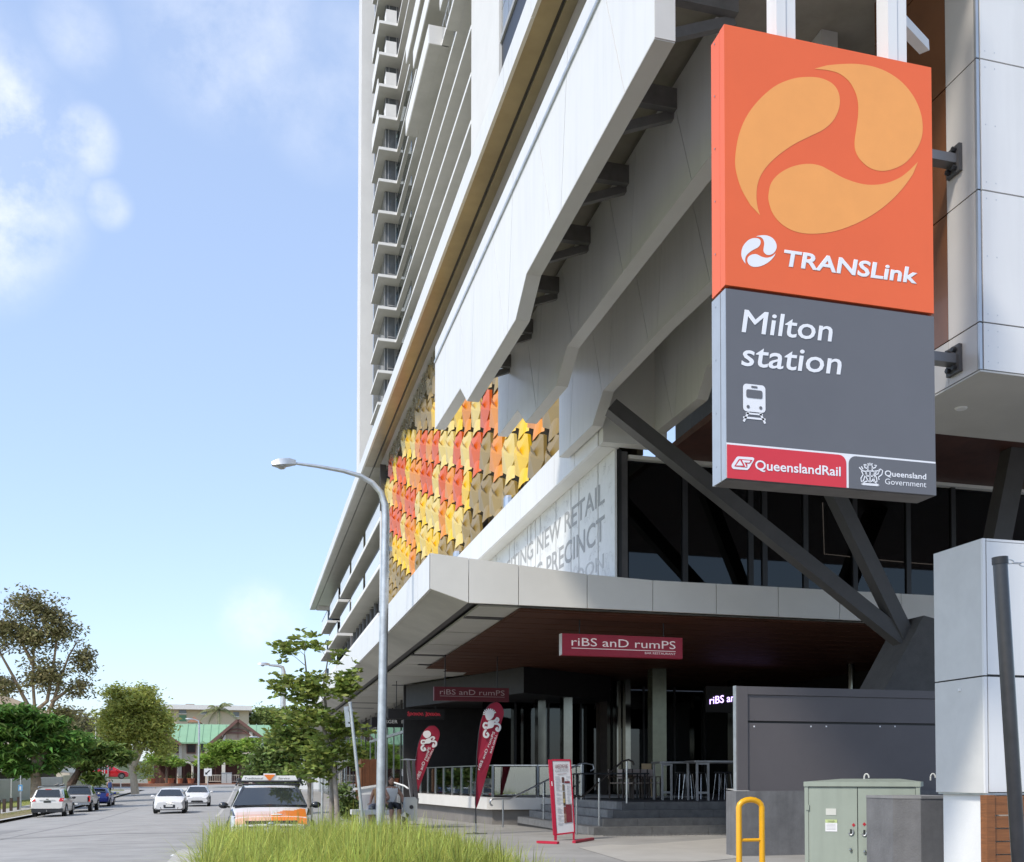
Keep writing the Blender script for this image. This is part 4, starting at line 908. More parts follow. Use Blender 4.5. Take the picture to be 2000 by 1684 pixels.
def chair():
    t = thing('dining_chair', (0, 0, 0), 'dining chair', 'chair', 'dining chairs on the terrace')
    WD = mat('dark chair wood', (.06, .04, .03), .5); FB_ = mat('blush canvas', (.46, .38, .34), .8, var=.1)
    for sx in (-.2, .2):
        for sy in (-.2, .2): MB().box(sx - .018, sy - .018, 0, sx + .018, sy + .018, .86 if sy > 0 else .62).build('leg', WD, t)
    MB().box(-.2, -.2, .43, .2, .2, .47).build('seat', FB_, t); MB().box(-.2, .205, .58, .2, .235, .86).build('backrest', FB_, t)
    for sx in (-.2, .2): MB().box(sx - .025, -.2, .62, sx + .025, .2, .645).build('armrest', WD, t)
    return t
ch0 = chair(); cl = ['blush canvas chair next to the stair handrail post', 'second blush canvas chair right of the handrail', 'pale canvas chair third from the handrail', 'pale canvas chair against the greenish steel column', 'dark backed chair left of the handrail post', 'chair tucked behind the low dark table']
for k, (u, Y, rz) in enumerate(((1236, 29.0, .5), (1250, 29.6, .4), (1262, 30.0, .3), (1272, 30.4, .2), (1204, 29.4, 1.2), (1226, 30.6, 2.2))):
    x = onY(u, 1540, Y).x
    if k == 0: ch0.location = (x, Y, pz); ch0.rotation_euler = (0, 0, rz); ch0['label'] = cl[0]
    else: copy_tree(ch0, (x, Y, pz), rz, cl[k], 'dining chairs on the terrace')
dt = thing('dining_table', (9.9, 28.6, pz), 'low dark dining table beside the stair handrail', 'table')
x = onY(1222, 1530, 28.6).x
MB().box(x - 1.4, 28.3, pz + .70, x + .6, 29.1, pz + .74).build('table_top', BLACK, dt)
for dx, dy in ((-1.3, 28.4), (.5, 28.4), (-1.3, 29.0), (.5, 29.0)): MB().box(x + dx - .02, dy - .02, pz, x + dx + .02, dy + .02, pz + .7).build('leg', BLACK, dt)
hb = thing('highchair', (0, 0, 0), 'light wood high chair against the greenish steel column', 'chair'); x = onY(1266, 1530, 31.5).x
for sx, sy in ((-.2, -.2), (.2, -.2), (-.2, .2), (.2, .2)): MB().tube([(x + sx, 31.5 + sy, pz), (x + sx * .6, 31.5 + sy * .6, pz + .75)], .02, 6).build('leg', mat('pale wood', (.5, .36, .2), .5), hb)
MB().box(x - .16, 31.35, pz + .73, x + .16, 31.66, pz + .77).build('seat', mat('pale wood', (.5, .36, .2), .5), hb); MB().box(x - .16, 31.63, pz + .77, x + .16, 31.66, pz + 1.05).build('backrest', mat('pale wood', (.5, .36, .2), .5), hb)
# menu lectern behind the balustrade
ml = thing('menu_stand', (9, 33, pz), 'pale printed menu stand standing behind the balustrade glass', 'sign'); x = onY(1064, 1530, 33).x
MB().box(x - .03, 33, pz, x + .03, 33.05, pz + .5).build('stand', BLACK, ml); MB().box(x - .22, 32.98, pz + .25, x + .22, 33.0, pz + .95).build('board', mat('menu paper', (.34, .30, .28), .6), ml)

# ================================================================ FEATHER BANNERS
BR = mat('banner cloth', (.36, .015, .045), .7, var=.12, scale=2, transl=.15)
BW = mat('banner print', (.74, .72, .72), .7, var=.04)
def banner(lab, u_, v_, Y, outline, body, facepts, txt, txt2):
    z0 = pave_z(5, Y)
    base = onY(u_, v_, Y); t = thing('feather_banner', (base.x, Y, z0), lab, 'banner', 'feather banners at the terrace')
    pts = [onY(u, v, Y) for u, v in spline(outline, 4, True)]
    b = MB()
    c = sum(pts, Vector()) / len(pts)
    rb = random.Random(2)
    P = [Vector((p.x, Y + .05 * sin((p.z) * 2.2), p.z)) for p in pts]
    fl = MB().prism(P, (0, .006, 0)).build('cloth', BR, t)
    pole = [onY(u, v, Y + .01) for u, v in body]
    MB().tube([(base.x, Y, z0)] + pole, [.018] + [.014 - .008 * k / len(pole) for k in range(len(pole))], 6).build('pole', BLACK, t)
    b = MB(); b.box(base.x - .28, Y - .02, z0, base.x + .28, Y + .02, z0 + .015); b.box(base.x - .02, Y - .28, z0 + .015, base.x + .02, Y + .28, z0 + .03); b.build('foot', BLACK, t)
    MB().tube([(base.x, Y, z0 + .03), (base.x, Y, z0 + .25)], .022, 8).build('spigot', STEEL, t)
    def on(u, v, d=.02): p = onY(u, v, Y); return Vector((p.x, Y + .05 * sin(p.z * 2.2) - d, p.z))
    # abstract swirl figure: scallops and curls only
    for pl, kind in facepts:
        if kind == 'fill': MB().poly([on(*p) for p in spline(pl, 3, True)]).build('motif', BW, fl)
        else:
            b = MB(); strip(b, [on(*p) for p in spline(pl, 3, False)], kind, (0, -1, 0)); b.build('motif', BW, fl)
    for body_, a, c_, d_ in (txt, txt2):
        text(body_, on(*a), on(*c_), on(*d_), BW, fl, bold=.01)
    return t
s_ = 11
def n1(x, y): return (900 + x / 9.09, 1330 + y / 9.09)
ol1 = [n1(300, 1545), n1(290, 1300), n1(320, 930), n1(360, 720), n1(430, 520), n1(520, 410), n1(620, 372), n1(700, 405), n1(755, 500), n1(765, 590), n1(730, 700), n1(660, 940), n1(570, 1250), n1(490, 1545), (938, 1560), (931, 1580), (929.5, 1583), (928.5, 1560)]
sw1 = [([n1(430, 600), n1(470, 520), n1(545, 510), n1(590, 560), n1(575, 640), n1(510, 700), n1(455, 690)], 'fill'),
       ([n1(480, 720), n1(560, 700), n1(590, 760), n1(560, 830), n1(480, 850), n1(440, 870), n1(470, 800)], 'fill'),
       ([n1(440, 870), n1(405, 920), n1(405, 980), n1(450, 1000), n1(480, 960), n1(450, 920)], .055), ([n1(590, 760), n1(660, 770), n1(690, 820), n1(660, 890), n1(620, 860), n1(650, 830)], .055),
       ([n1(470, 760), n1(420, 750), n1(395, 800), n1(420, 840), n1(450, 810)], .05), ([n1(560, 720), n1(610, 700), n1(640, 660), n1(665, 690), n1(640, 730), n1(600, 700)], .05)]
for k in range(9):
    a = radians(20 + k * 20); sw1.append(([n1(510 + 70 * cos(a), 600 - 70 * sin(a)), n1(510 + 118 * cos(a), 590 - 100 * sin(a))], .03))
banner('tall red feather banner in front of the terrace glass, nearer of the two', 929.5, 1627, 25.8, ol1, [(929.5, 1600), (928.5, 1560), n1(285, 1300), n1(318, 930), n1(358, 720), n1(428, 520), n1(518, 410), n1(620, 370)], sw1,
       ('riBS anD rumPS', n1(330, 1590), n1(600, 920), n1(290, 1560)), ('BAR.GRILL', n1(535, 1290), n1(640, 960), n1(505, 1275)))
def n2(x, y): return (740 + x / 8.418, 1360 + y / 8.418)
ol2 = [n2(620, 1590), n2(590, 1350), n2(600, 1080), n2(650, 780), n2(730, 590), n2(820, 490), n2(900, 480), n2(970, 530), n2(1000, 620), n2(970, 730), n2(890, 900), n2(770, 1200), n2(660, 1520)]
sw2 = [([n2(720, 630), n2(750, 575), n2(820, 570), n2(855, 620), n2(830, 670), n2(770, 690)], 'fill'), ([n2(770, 710), n2(830, 690), n2(860, 740), n2(830, 775), n2(760, 780), n2(735, 800), n2(750, 750)], 'fill'),
       ([n2(735, 800), n2(695, 840), n2(710, 890), n2(760, 880), n2(735, 845)], .06), ([n2(860, 740), n2(930, 750), n2(930, 810), n2(880, 830), n2(900, 780)], .06), ([n2(760, 730), n2(700, 730), n2(700, 780), n2(740, 770)], .05), ([n2(830, 700), n2(880, 670), n2(910, 690), n2(880, 715)], .05)]
banner('shorter red feather banner beside the drinking fountain, farther of the two', 812, 1600, 33, ol2, [(813, 1560), n2(588, 1350), n2(598, 1080), n2(648, 780), n2(728, 590), n2(818, 488), n2(900, 478)], sw2,
       ('riBS anD rumPS', n2(655, 1370), n2(850, 850), n2(610, 1350)), ('BAR.GRILL', n2(800, 1075), n2(900, 870), n2(775, 1065)))
# ================================================================ RED MENU BOARD
mb_ = thing('menu_board', (6.7, 22.3, 0), 'red framed menu board leaning on feet at the stair foot', 'sign')
Yb = 22.2
def ab(x, y, dy=0): return onY(1000 + x / 7.196, 1450 + y / 7.196, Yb + dy)
MR = mat('menu red', (.47, .012, .045), .45, var=.06)
MB().prism([ab(515, 240), ab(565, 250), ab(632, 1310), ab(585, 1310)], (0, .05, 0)).build('frame', MR, mb_)
MB().prism([ab(565, 238), ab(820, 238), ab(822, 262), ab(567, 262)], (0, .05, 0)).build('frame', MR, mb_); MB().prism([ab(812, 250), ab(828, 250), ab(890, 1265), ab(872, 1265)], (0, .05, 0)).build('frame', MR, mb_); MB().prism([ab(628, 1285), ab(878, 1255), ab(880, 1275), ab(630, 1308)], (0, .05, 0)).build('frame', MR, mb_)
pan = MB().prism([ab(570, 262, .01), ab(812, 262, .01), ab(874, 1258, .01), ab(634, 1288, .01)], (0, .03, 0)).build('board', mat('menu white', (.62, .63, .65), .4, var=.04), mb_)
MB().prism([ab(597, 1310), ab(632, 1305), ab(632, 1395), ab(600, 1395)], (0, .04, 0)).build('leg', MR, mb_); MB().prism([ab(858, 1275), ab(882, 1275), ab(882, 1390), ab(862, 1390)], (0, .04, 0)).build('leg', MR, mb_)
f0, f1, f2_, f3 = (onZ(1000 + x / 7.196, 1450 + y / 7.196, .03) for x, y in ((360, 1400), (650, 1412), (870, 1400), (1135, 1355)))
MB().bar(f0, f1, .08, .05).build('foot', MR, mb_); MB().bar(f2_, f3, .07, .05).build('foot', MR, mb_); MB().bar(ab(640, 1398), ab(880, 1392), .05, .04).build('foot', MR, mb_)
def mt(body, a, c, d, m): text(body, ab(*a), ab(*c), ab(*d), m, pan, off=(0, -.004, 0))
MI = mat('maroon ink', (.17, .02, .03), .6); GI = mat('pale ink', (.38, .40, .44), .6)
mt('AWESOME RIBS', (606, 372), (782, 366), (604, 312), MI); mt('& LADIES SPECIALS', (608, 418), (790, 408), (606, 385), mat('grey blue ink', (.25, .24, .26), .6)); 
MB().prism([ab(640, 450), ab(765, 436), ab(765, 440), ab(640, 455)], (0, -.003, 0)).build('print_line', MI, pan)
b = MB(); rq = random.Random(9)
for k in range(34):
    y = 480 + k * 21; xo = (y - 262) * .064; 
    for xa, xb in ((20, 110), (170, 235)):
        if rq.random() < .75 and not (xa == 170 and (y > 880 or 540 < y < 580)): l = rq.uniform(.4, 1) * (xb - xa); b.prism([ab(572 + xo + xa, y), ab(572 + xo + xa + l, y), ab(572 + xo + xa + l, y + 6), ab(572 + xo + xa, y + 6)], (0, -.003, 0))
o = b.build('small_print', GI, pan); o['kind'] = 'stuff'
for (y0, y1, m) in ((490, 570, (.10, .04, .03)), (590, 680, (.16, .12, .08)), (695, 790, (.17, .14, .09)), (790, 850, (.33, .26, .10)), (850, 890, (.07, .05, .03)), (905, 1000, (.16, .05, .04)), (1000, 1135, (.24, .14, .11))):
    xo = ((y0 + y1) / 2 - 262) * .064; MB().prism([ab(682 + xo, y0), ab(712 + xo, y0), ab(714 + xo, y1), ab(684 + xo, y1)], (0, -.003, 0)).build('food_photo', mat('photo %s' % y0, m, .5, var=.5, scale=30), pan)
MB().prism([ab(738, 548), ab(810, 545), ab(812, 572), ab(740, 575)], (0, -.003, 0)).build('maroon_box', MI, pan); MB().prism([ab(755, 872), ab(835, 870), ab(848, 1120), ab(770, 1130)], (0, -.003, 0)).build('maroon_box', MI, pan)
MB().prism([ab(552, 550), ab(563, 548), ab(570, 612), ab(558, 614)], (0, -.004, 0)).build('sticker', SGW, mb_)

# ================================================================ LAMP POSTS, POLES
def lamp(nm, lab, base, pts, head, r0, r1, extra=True):
    t = thing(nm, base, lab, 'street lamp', 'street lamps')
    n = len(pts); MB().tube([base] + pts, [r0] + [lerp(r0 * .92, r1, k / (n - 1)) for k in range(n)], 12).build('pole', GALV, t, smooth=True)
    h0, h1 = head; d = (h1 - h0).normalized(); sd = d.cross(Vector((0, 0, 1))).normalized()
    b = MB(); vs = []
    for f, w, up, dn in ((0, .06, .05, .04), (.3, .13, .09, .05), (.75, .15, .08, .06), (1, .08, .03, .03)):
        c = h0 + (h1 - h0) * f; vs += [c - sd * w + Vector((0, 0, -dn)), c + sd * w + Vector((0, 0, -dn)), c + sd * w * .7 + Vector((0, 0, up)), c - sd * w * .7 + Vector((0, 0, up))]
    fs = [(3, 2, 1, 0), (12, 13, 14, 15)] + [(4 * i + k, 4 * i + (k + 1) % 4, 4 * i + 4 + (k + 1) % 4, 4 * i + 4 + k) for i in range(3) for k in range(4)]
    b.add(vs, fs); b.build('lamp_head', GALV, t, smooth=True)
    c = h0 + (h1 - h0) * .6; MB().ball(c + Vector((0, 0, -.07)), .1, .14, .06).build('lens', mat('lamp lens', (.35, .35, .34), .15), t, smooth=True)
    return t
LYY = 24.0
lb = onY(745, 1400, LYY); gz = -.1
lt = lamp('street_lamp', 'tall galvanised street lamp in the grass planter, nearest the camera', Vector((lb.x - .02, LYY, gz)), [onY(750, 1200, LYY), onY(753.5, 1010, LYY), onY(752, 985, LYY), onY(744, 962, LYY), onY(727, 943, LYY), onY(705, 930, LYY), onY(670, 920, LYY), onY(620, 911, LYY), onY(575, 905, LYY)], (onY(578, 904, LYY), onY(531, 906, LYY)), .105, .03)
for v in (1074, 1117): p = onY(754, v, LYY); MB().tube([(p.x, LYY, p.z - .02), (p.x, LYY, p.z + .02)], .08, 12).build('collar', GALV, lt)
p = onY(757, 1072, LYY); MB().box(p.x, LYY - .03, p.z - .05, p.x + .1, LYY + .03, p.z + .05).build('camera_box', GALV, lt)
Y2 = 62
lamp('street_lamp', 'second street lamp whose head shows left of the tuckeroo tree', Vector((onY(553, 1400, Y2).x, Y2, -.6)), [onY(553, 1380, Y2), onY(553, 1330, Y2), onY(554, 1312, Y2), onY(552, 1304, Y2), onY(545, 1301, Y2), onY(525, 1299, Y2)], (onY(527, 1298, Y2), onY(504, 1297, Y2)), .17, .06)
Y3 = 140
for (u, vt, lab) in ((389, 1405, 'slim grey lamp column in front of the green roofed restaurant'), (513, 1440, 'thin pale lamp column right of the restaurant gable')):
    z0 = road_z(0, Y3) + .1; p = onY(u, vt, Y3); lamp('street_lamp', lab, Vector((p.x, Y3, z0)), [Vector((p.x, Y3, p.z - .8)), Vector((p.x - .1, Y3, p.z - .2)), Vector((p.x - .6, Y3, p.z))], (Vector((p.x - .6, Y3, p.z)), Vector((p.x - 1.6, Y3, p.z + .05))), .13, .05)
# leaning sign pole left of the lamp
sp_ = thing('sign_pole', (2.1, 21, -.1), 'leaning galvanised pole with a blank sign seen edge on', 'sign post')
a, c = onY(708, 1600, 21), onY(684, 1374, 21); MB().tube([a + (a - c) * .4, c], .032, 12).build('pole', GALV, sp_, smooth=True); MB().tube([c, c + (c - a).normalized() * .03], .037, 12).build('cap', GALV, sp_)
e0, e1 = onY(676, 1380, 21.0), onY(680, 1420, 21.0); MB().bar(e0, e1, .09, .02, (0, 1, 0)).build('sign_plate', GALV, sp_)
for v in (1388, 1412): p = onY(680, v, 21); MB().bar(p, onY(690, v, 21), .02, .03).build('bracket', GALV, sp_)
for u, vt, Y, lab in ((630, 1475, 40, 'short grey parking post left of the tree trunks'), (569, 1448, 60, 'thin grey parking post right of the taxi'), (610, 1520, 45, 'grey bollard post beside the tree trunk')):
    t = thing('parking_post', (onY(u, vt, Y).x, Y, pave_z(2, Y)), lab, 'post'); p = onY(u, vt, Y); MB().tube([(p.x, Y, pave_z(2, Y)), (p.x, Y, p.z)], .04 if Y < 50 else .05, 8).build('pole', GALV, t)

# ================================================================ SEATING NOOK: bench, fountain, people
def bx_(nm, lab, cat): return nm
NY = 31.0
bn = thing('bench', (3.2, NY, -.1), 'white slab bench with a low concrete back beside the lamp post', 'bench')
a, c = onY(702, 1590, NY), onY(738, 1552, NY); MB().box(a.x, NY - .1, pave_z(3, NY), c.x + .2, NY + .1, onY(702, 1552, NY).z).build('back', mat('bench concrete', (.55, .55, .57), .7), bn)
a, c = onY(704, 1552, NY + .3), onY(733, 1538, NY + .3); MB().box(a.x, NY + .3, a.z, c.x + .3, NY + .6, c.z).build('cushion_block', WHITE2, bn); MB().bar(onY(690, 1542, NY + .3), onY(742, 1534, NY + .3), .1, .06).build('ledge', WHITE2, bn)
a, c = onY(756, 1590, NY - .6), onY(790, 1580, NY - .6); z0 = pave_z(3, NY); MB().box(a.x - 1.0, NY - .9, onY(756, 1586, NY - .6).z - .06, c.x, NY - .3, onY(756, 1581, NY - .6).z).build('seat', WHITE2, bn)
for f in (-.8, .9): MB().box(a.x + f * .5, NY - .8, z0, a.x + f * .5 + .12, NY - .4, onY(756, 1586, NY - .6).z - .06).build('support', CHAR, bn)
df = thing('drinking_fountain', (3.9, 29.5, -.1), 'grey upright drinking fountain with a round black opening', 'fountain')
FY = 29.5
def dfp(x, y): return onY(700 + x / 12.5, 1500 + y / 12.5, FY)
MB().prism([dfp(1150, 720), dfp(1390, 715), dfp(1440, 780), dfp(1440, 1300), dfp(1200, 1300), dfp(1130, 1000)], (0, .35, 0)).build('body', mat('fountain grey', (.36, .375, .36), .5, var=.05), df)
p = dfp(1293, 955); b = MB(); b.tube([(p.x, FY - .012, p.z), (p.x, FY + .01, p.z)], .055, 16); b.build('opening', BLACK, df)
MB().prism([dfp(1030, 1160), dfp(1120, 1070), dfp(1250, 1150), dfp(1190, 1230)], (0, .12, 0)).build('basin', STEEL, df); p = dfp(1130, 1260); MB().ball((p.x, FY, p.z - .02), .06, .06, .08).build('bowl', BLACK, df); MB().box(p.x - .05, FY, pave_z(4, FY), p.x + .06, FY + .1, p.z).build('pedestal', BLACK, df)
stl = thing('steel_easel', (4.2, 32, 0), 'tapered dark steel stand with a flat top beside the far banner', 'stand')
EY2 = 31.5
def ep(x, y): return onY(740 + x / 8.418, 1360 + y / 8.418, EY2)
for xa, xb, xc, xd in ((450, 500, 580, 530), (540, 590, 650, 560)): MB().prism([ep(xa, 1050), ep(xb, 1050), ep(xc, 1680), ep(xd, 1680)], (0, .2, 0)).build('leg', mat('dark mirror steel', (.25, .25, .26), .15, metal=1), stl)
MB().prism([ep(365, 1045), ep(450, 1025), ep(620, 1040), ep(600, 1050)], (0, .4, 0)).build('top', STEEL, stl); MB().prism([ep(430, 1680), ep(660, 1680), ep(650, 1760), ep(430, 1760)], (0, .3, 0)).build('plinth', GREYC, stl)
# vertical timber battens along the shop
bf = thing('batten_screen', (4.5, 52, -.4), 'screen of rusty brown vertical battens behind the bench', 'fence')
rb_ = random.Random(3); RU = mat('rust battens', (.15, .055, .022), .6, var=.3); RL = mat('light battens', (.34, .2, .12), .6, var=.3)
for k in range(15):
    u = 697 + k * 3.3 + rb_.uniform(-.6, .6); p = onY(u, 1484, 46); q = onY(u, 1545, 46); MB().box(p.x - .035, 46, q.z - .4, p.x + .03, 46.08, p.z + rb_.uniform(0, .05)).build('batten', RL if rb_.random() < .3 else RU, bf)
MB().box(onY(696, 1500, 46.1).x, 46.1, -1, onY(748, 1500, 46.1).x, 46.14, onY(700, 1486, 46).z).build('backing', DARK, bf)
hd = thing('ramp_handrail', (5, 44, 0), 'pale handrail of the footpath ramp behind the lamp post', 'handrail')
MB().tube([onY(762, 1526, 40), onY(790, 1535, 38), onY(797, 1540, 37)], .03, 8).build('rail', WHITE2, hd)
for u, v in ((763, 1527), (775, 1531), (787, 1535)): p = onY(u, v, 39); MB().tube([(p.x, 39, pave_z(5, 39)), tuple(p)], .025, 6).build('post', STEEL, hd)

SKIN = mat('skin', (.42, .24, .17), .55, var=.08); HAIR = mat('brown hair', (.06, .035, .02), .6, var=.3)
def body_mesh(verts, edges, radii, name, m, parent, sub=2, root=0):
    me = bpy.data.meshes.new(name); me.from_pydata(verts, edges, []); o = bpy.data.objects.new(name, me); COL.objects.link(o)
    o.modifiers.new('skin', 'SKIN'); o.modifiers.new('sub', 'SUBSURF').levels = sub; o.modifiers['sub'].render_levels = sub
    sv = me.skin_vertices[0].data
    for i, r_ in enumerate(radii): sv[i].radius = r_ if isinstance(r_, tuple) else (r_, r_)
    for s__ in sv: s__.use_root = False
    sv[root].use_root = True
    dg = bpy.context.evaluated_depsgraph_get(); ev = o.evaluated_get(dg); nm_ = bpy.data.meshes.new_from_object(ev); bpy.data.objects.remove(o)
    for p in nm_.polygons: p.use_smooth = True
    nm_.materials.clear(); nm_.materials.append(m); nm_.name = name
    return link(name, nm_, None, parent)
def recolor(o, rules):
    """clothing zones: rules = list of (material, test(co)); first hit wins, else slot 0"""
    for m, t in rules: o.data.materials.append(m)
    for p in o.data.polygons:
        for i, (m, t) in enumerate(rules):
            if t(p.center): p.material_index = i + 1; break
def head(t, c, yaw, hairm, long=False):
    f = Vector((sin(yaw), -cos(yaw), 0)); rr_ = Vector((cos(yaw), sin(yaw), 0)); c = Vector(c)
    b = MB(); b.ball(c, .076, .095, .115, 14, 10); b.ball(c + f * .10 - Vector((0, 0, .015)), .014, .02, .02, 6, 5)
    for s in (-1, 1): b.ball(c + rr_ * s * .078, .012, .022, .032, 6, 5)
    h = b.build('head', SKIN, t, smooth=True)
    b = MB()
    for s in (-1, 1): b.ball(c + f * .088 + rr_ * s * .032 + Vector((0, 0, .012)), .011, .009, .008, 6, 5)
    b.ball(c + f * .088 - Vector((0, 0, .055)), .022, .01, .006, 6, 4); b.build('face', mat('features', (.06, .03, .025), .5), h)
    b = MB(); b.ball(c + Vector((0, 0, .028)) - f * .022, .086, .10, .108, 14, 8)
    if long: b.ball(c - f * .07 - Vector((0, 0, .12)), .09, .06, .19, 10, 8)
    b.build('hair', hairm, h, smooth=True)
def hand(b, c, d, s):
    c = Vector(c); d = Vector(d).normalized(); x = d.cross(Vector((0, 0, 1))); x = (x if x.length > .1 else Vector((1, 0, 0))).normalized()
    b.bar(c, c + d * .085, .075, .03)
    for k, l in enumerate((.07, .08, .078, .06)): p = c + d * .08 + x * (-.03 + .02 * k); b.tube([p, p + d * l * .5, p + d * l * .9 - Vector((0, 0, .02))], [.009, .008, .006], 5)
    p = c + d * .02 + x * .04 * s; b.tube([p, p + x * .03 * s + d * .03, p + x * .035 * s + d * .065], [.011, .009, .007], 5)
# walking man in a blue singlet
MX, MY = onZ(217, 1562, -.65).x, 104.0
mz = left_z(0, MY) + .02; man = thing('person', (MX, MY, mz), 'man in a blue singlet and dark shorts walking on the left footpath', 'person')
V = [(0, 0, .95), (0, 0, 1.15), (0, .02, 1.40), (0, .02, 1.52), (-.17, .02, 1.42), (-.25, .08, 1.15), (-.24, -.06, .92), (.17, .02, 1.42), (.25, -.05, 1.15), (.24, -.18, .95), (-.09, 0, .9), (-.1, -.14, .50), (-.1, -.02, .10), (-.1, -.16, .05), (.09, 0, .9), (.1, .10, .50), (.1, .34, .16), (.1, .24, .05)]
V = [(x * cos(.9) - y * sin(.9) + MX, x * sin(.9) + y * cos(.9) + MY, z + mz) for x, y, z in V]
Ed = [(0, 1), (1, 2), (2, 3), (2, 4), (4, 5), (5, 6), (2, 7), (7, 8), (8, 9), (0, 10), (10, 11), (11, 12), (12, 13), (0, 14), (14, 15), (15, 16), (16, 17)]
bo_ = body_mesh(V, Ed, [.17, .16, .17, .06, .075, .055, .035, .075, .055, .035, .11, .075, .045, .04, .11, .075, .045, .04], 'body', SKIN, man)
recolor(bo_, [(mat('navy shorts', (.03, .03, .045), .8), lambda c: .52 < c.z - mz < .98 and True), (mat('blue singlet', (.10, .16, .42), .8), lambda c: .98 <= c.z - mz < 1.45 and (c.xy - Vector((MX, MY))).length < .2), (BLACK, lambda c: c.z - mz < .09)])
head(man, (MX, MY + .02, mz + 1.64), .8, mat('grey hair', (.2, .18, .16), .7))
b = MB(); hand(b, V[6], (0, -.1, -1), 1); hand(b, V[9], (0, -.2, -1), -1); b.build('hand', SKIN, man)
# two seated women
def seated(lab, u, v_seat, Y, yaw, top, skirt, hairm, armout):
    s = onY(u, v_seat, Y); z0 = pave_z(3, Y); cx_, cz_ = s.x, s.z
    t = thing('person', (cx_, Y, z0), lab, 'person')
    k = z0 - cz_
    V = [(0, 0, .10), (0, .02, .33), (0, .0, .52), (0, -.01, .63), (-.17, 0, .53), (-.27, .02, .30), (-.20, -.22, .16), (.17, 0, .53), (.27, -.02, .30), (.16, -.26, .18), (-.09, -.02, .07), (-.11, -.42, .08), (-.11, -.44, k + .1), (-.11, -.56, k + .04), (.09, -.02, .07), (.11, -.42, .08), (.11, -.44, k + .1), (.11, -.56, k + .04)]
    if armout: V[8] = (.32, 0, .32); V[9] = (.34, -.06, .08)
    P = [(x * cos(yaw) - y * sin(yaw) + cx_, x * sin(yaw) + y * cos(yaw) + Y, z + cz_) for x, y, z in V]
    o = body_mesh(P, Ed, [.16, .14, .15, .05, .065, .05, .032, .065, .05, .032, .10, .08, .042, .036, .10, .08, .042, .036], 'body', SKIN, t)
    ax = Vector((cx_, Y))
    recolor(o, [(skirt, lambda c: -.05 < c.z - cz_ < .16 and (c.xy - ax).length < .52), (top, lambda c: .12 <= c.z - cz_ < .56 and (c.xy - ax).length < .185)])
    head(t, (cx_ + .01 * sin(yaw), Y - .02, cz_ + .76), yaw, hairm, True)
    b = MB(); hand(b, P[6], Vector(P[6]) - Vector(P[5]), 1); hand(b, P[9], Vector(P[9]) - Vector(P[8]), -1); b.build('hand', SKIN, t)
seated('woman in white top and black skirt sitting on the bench behind the lamp post', 764, 1578, NY - .5, .15, mat('white cotton', (.75, .75, .74), .8), mat('black skirt', (.02, .02, .022), .8), HAIR, True)
seated('woman in a patterned skirt leaning on the bench, half hidden by the lamp post', 742, 1580, NY - .45, -.5, mat('tan top', (.42, .24, .11), .8), mat('spotted skirt', (.25, .25, .28), .8, var=.95, scale=22), HAIR, False)
# ================================================================ APARTMENT TOWER
tw_ = thing('apartment_tower', (13, 80, 21), 'tall white apartment tower with stacked stepped balconies rising behind the podium', 'building')
XA, XB, XF = 11.3, 13.0, 14.6
c0 = onX(739, 477.8, XA); YA, ZA = c0.y, c0.z; YAf = onX(725, 542.5, XA).y; FH = 3.0
YB = 106.0
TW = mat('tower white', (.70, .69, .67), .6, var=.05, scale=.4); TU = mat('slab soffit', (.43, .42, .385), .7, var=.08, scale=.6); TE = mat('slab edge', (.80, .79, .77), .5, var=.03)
MB().box(.0982 * YB, YB, 18, .1101 * YB, YB + 3, 110).build('blade_wall', TW, tw_)
MB().box(XF, 56, 18, XF + .3, YB, 110).build('facade_wall', mat('facade grey', (.30, .30, .30), .5, var=.1), tw_)
MB().box(XB, 56.4, 18, XF, 64, 110).build('shear_wall', TW, tw_)
MB().box(.1101 * YB + .01, 105.6, 18, XF, 105.8, 110).build('end_wall', mat('end glazing', (.25, .255, .255), .25, var=.12), tw_)
WG = mat('tower glass', (.115, .125, .135), .1, var=.25, scale=.5, spec=.8); FRM = mat('window frame grey', (.36, .36, .36), .5)
def zfloor(k): return ZA + FH * k
def kv(v): return (onX(739, v, XA).z - ZA) / FH
kmax = 12
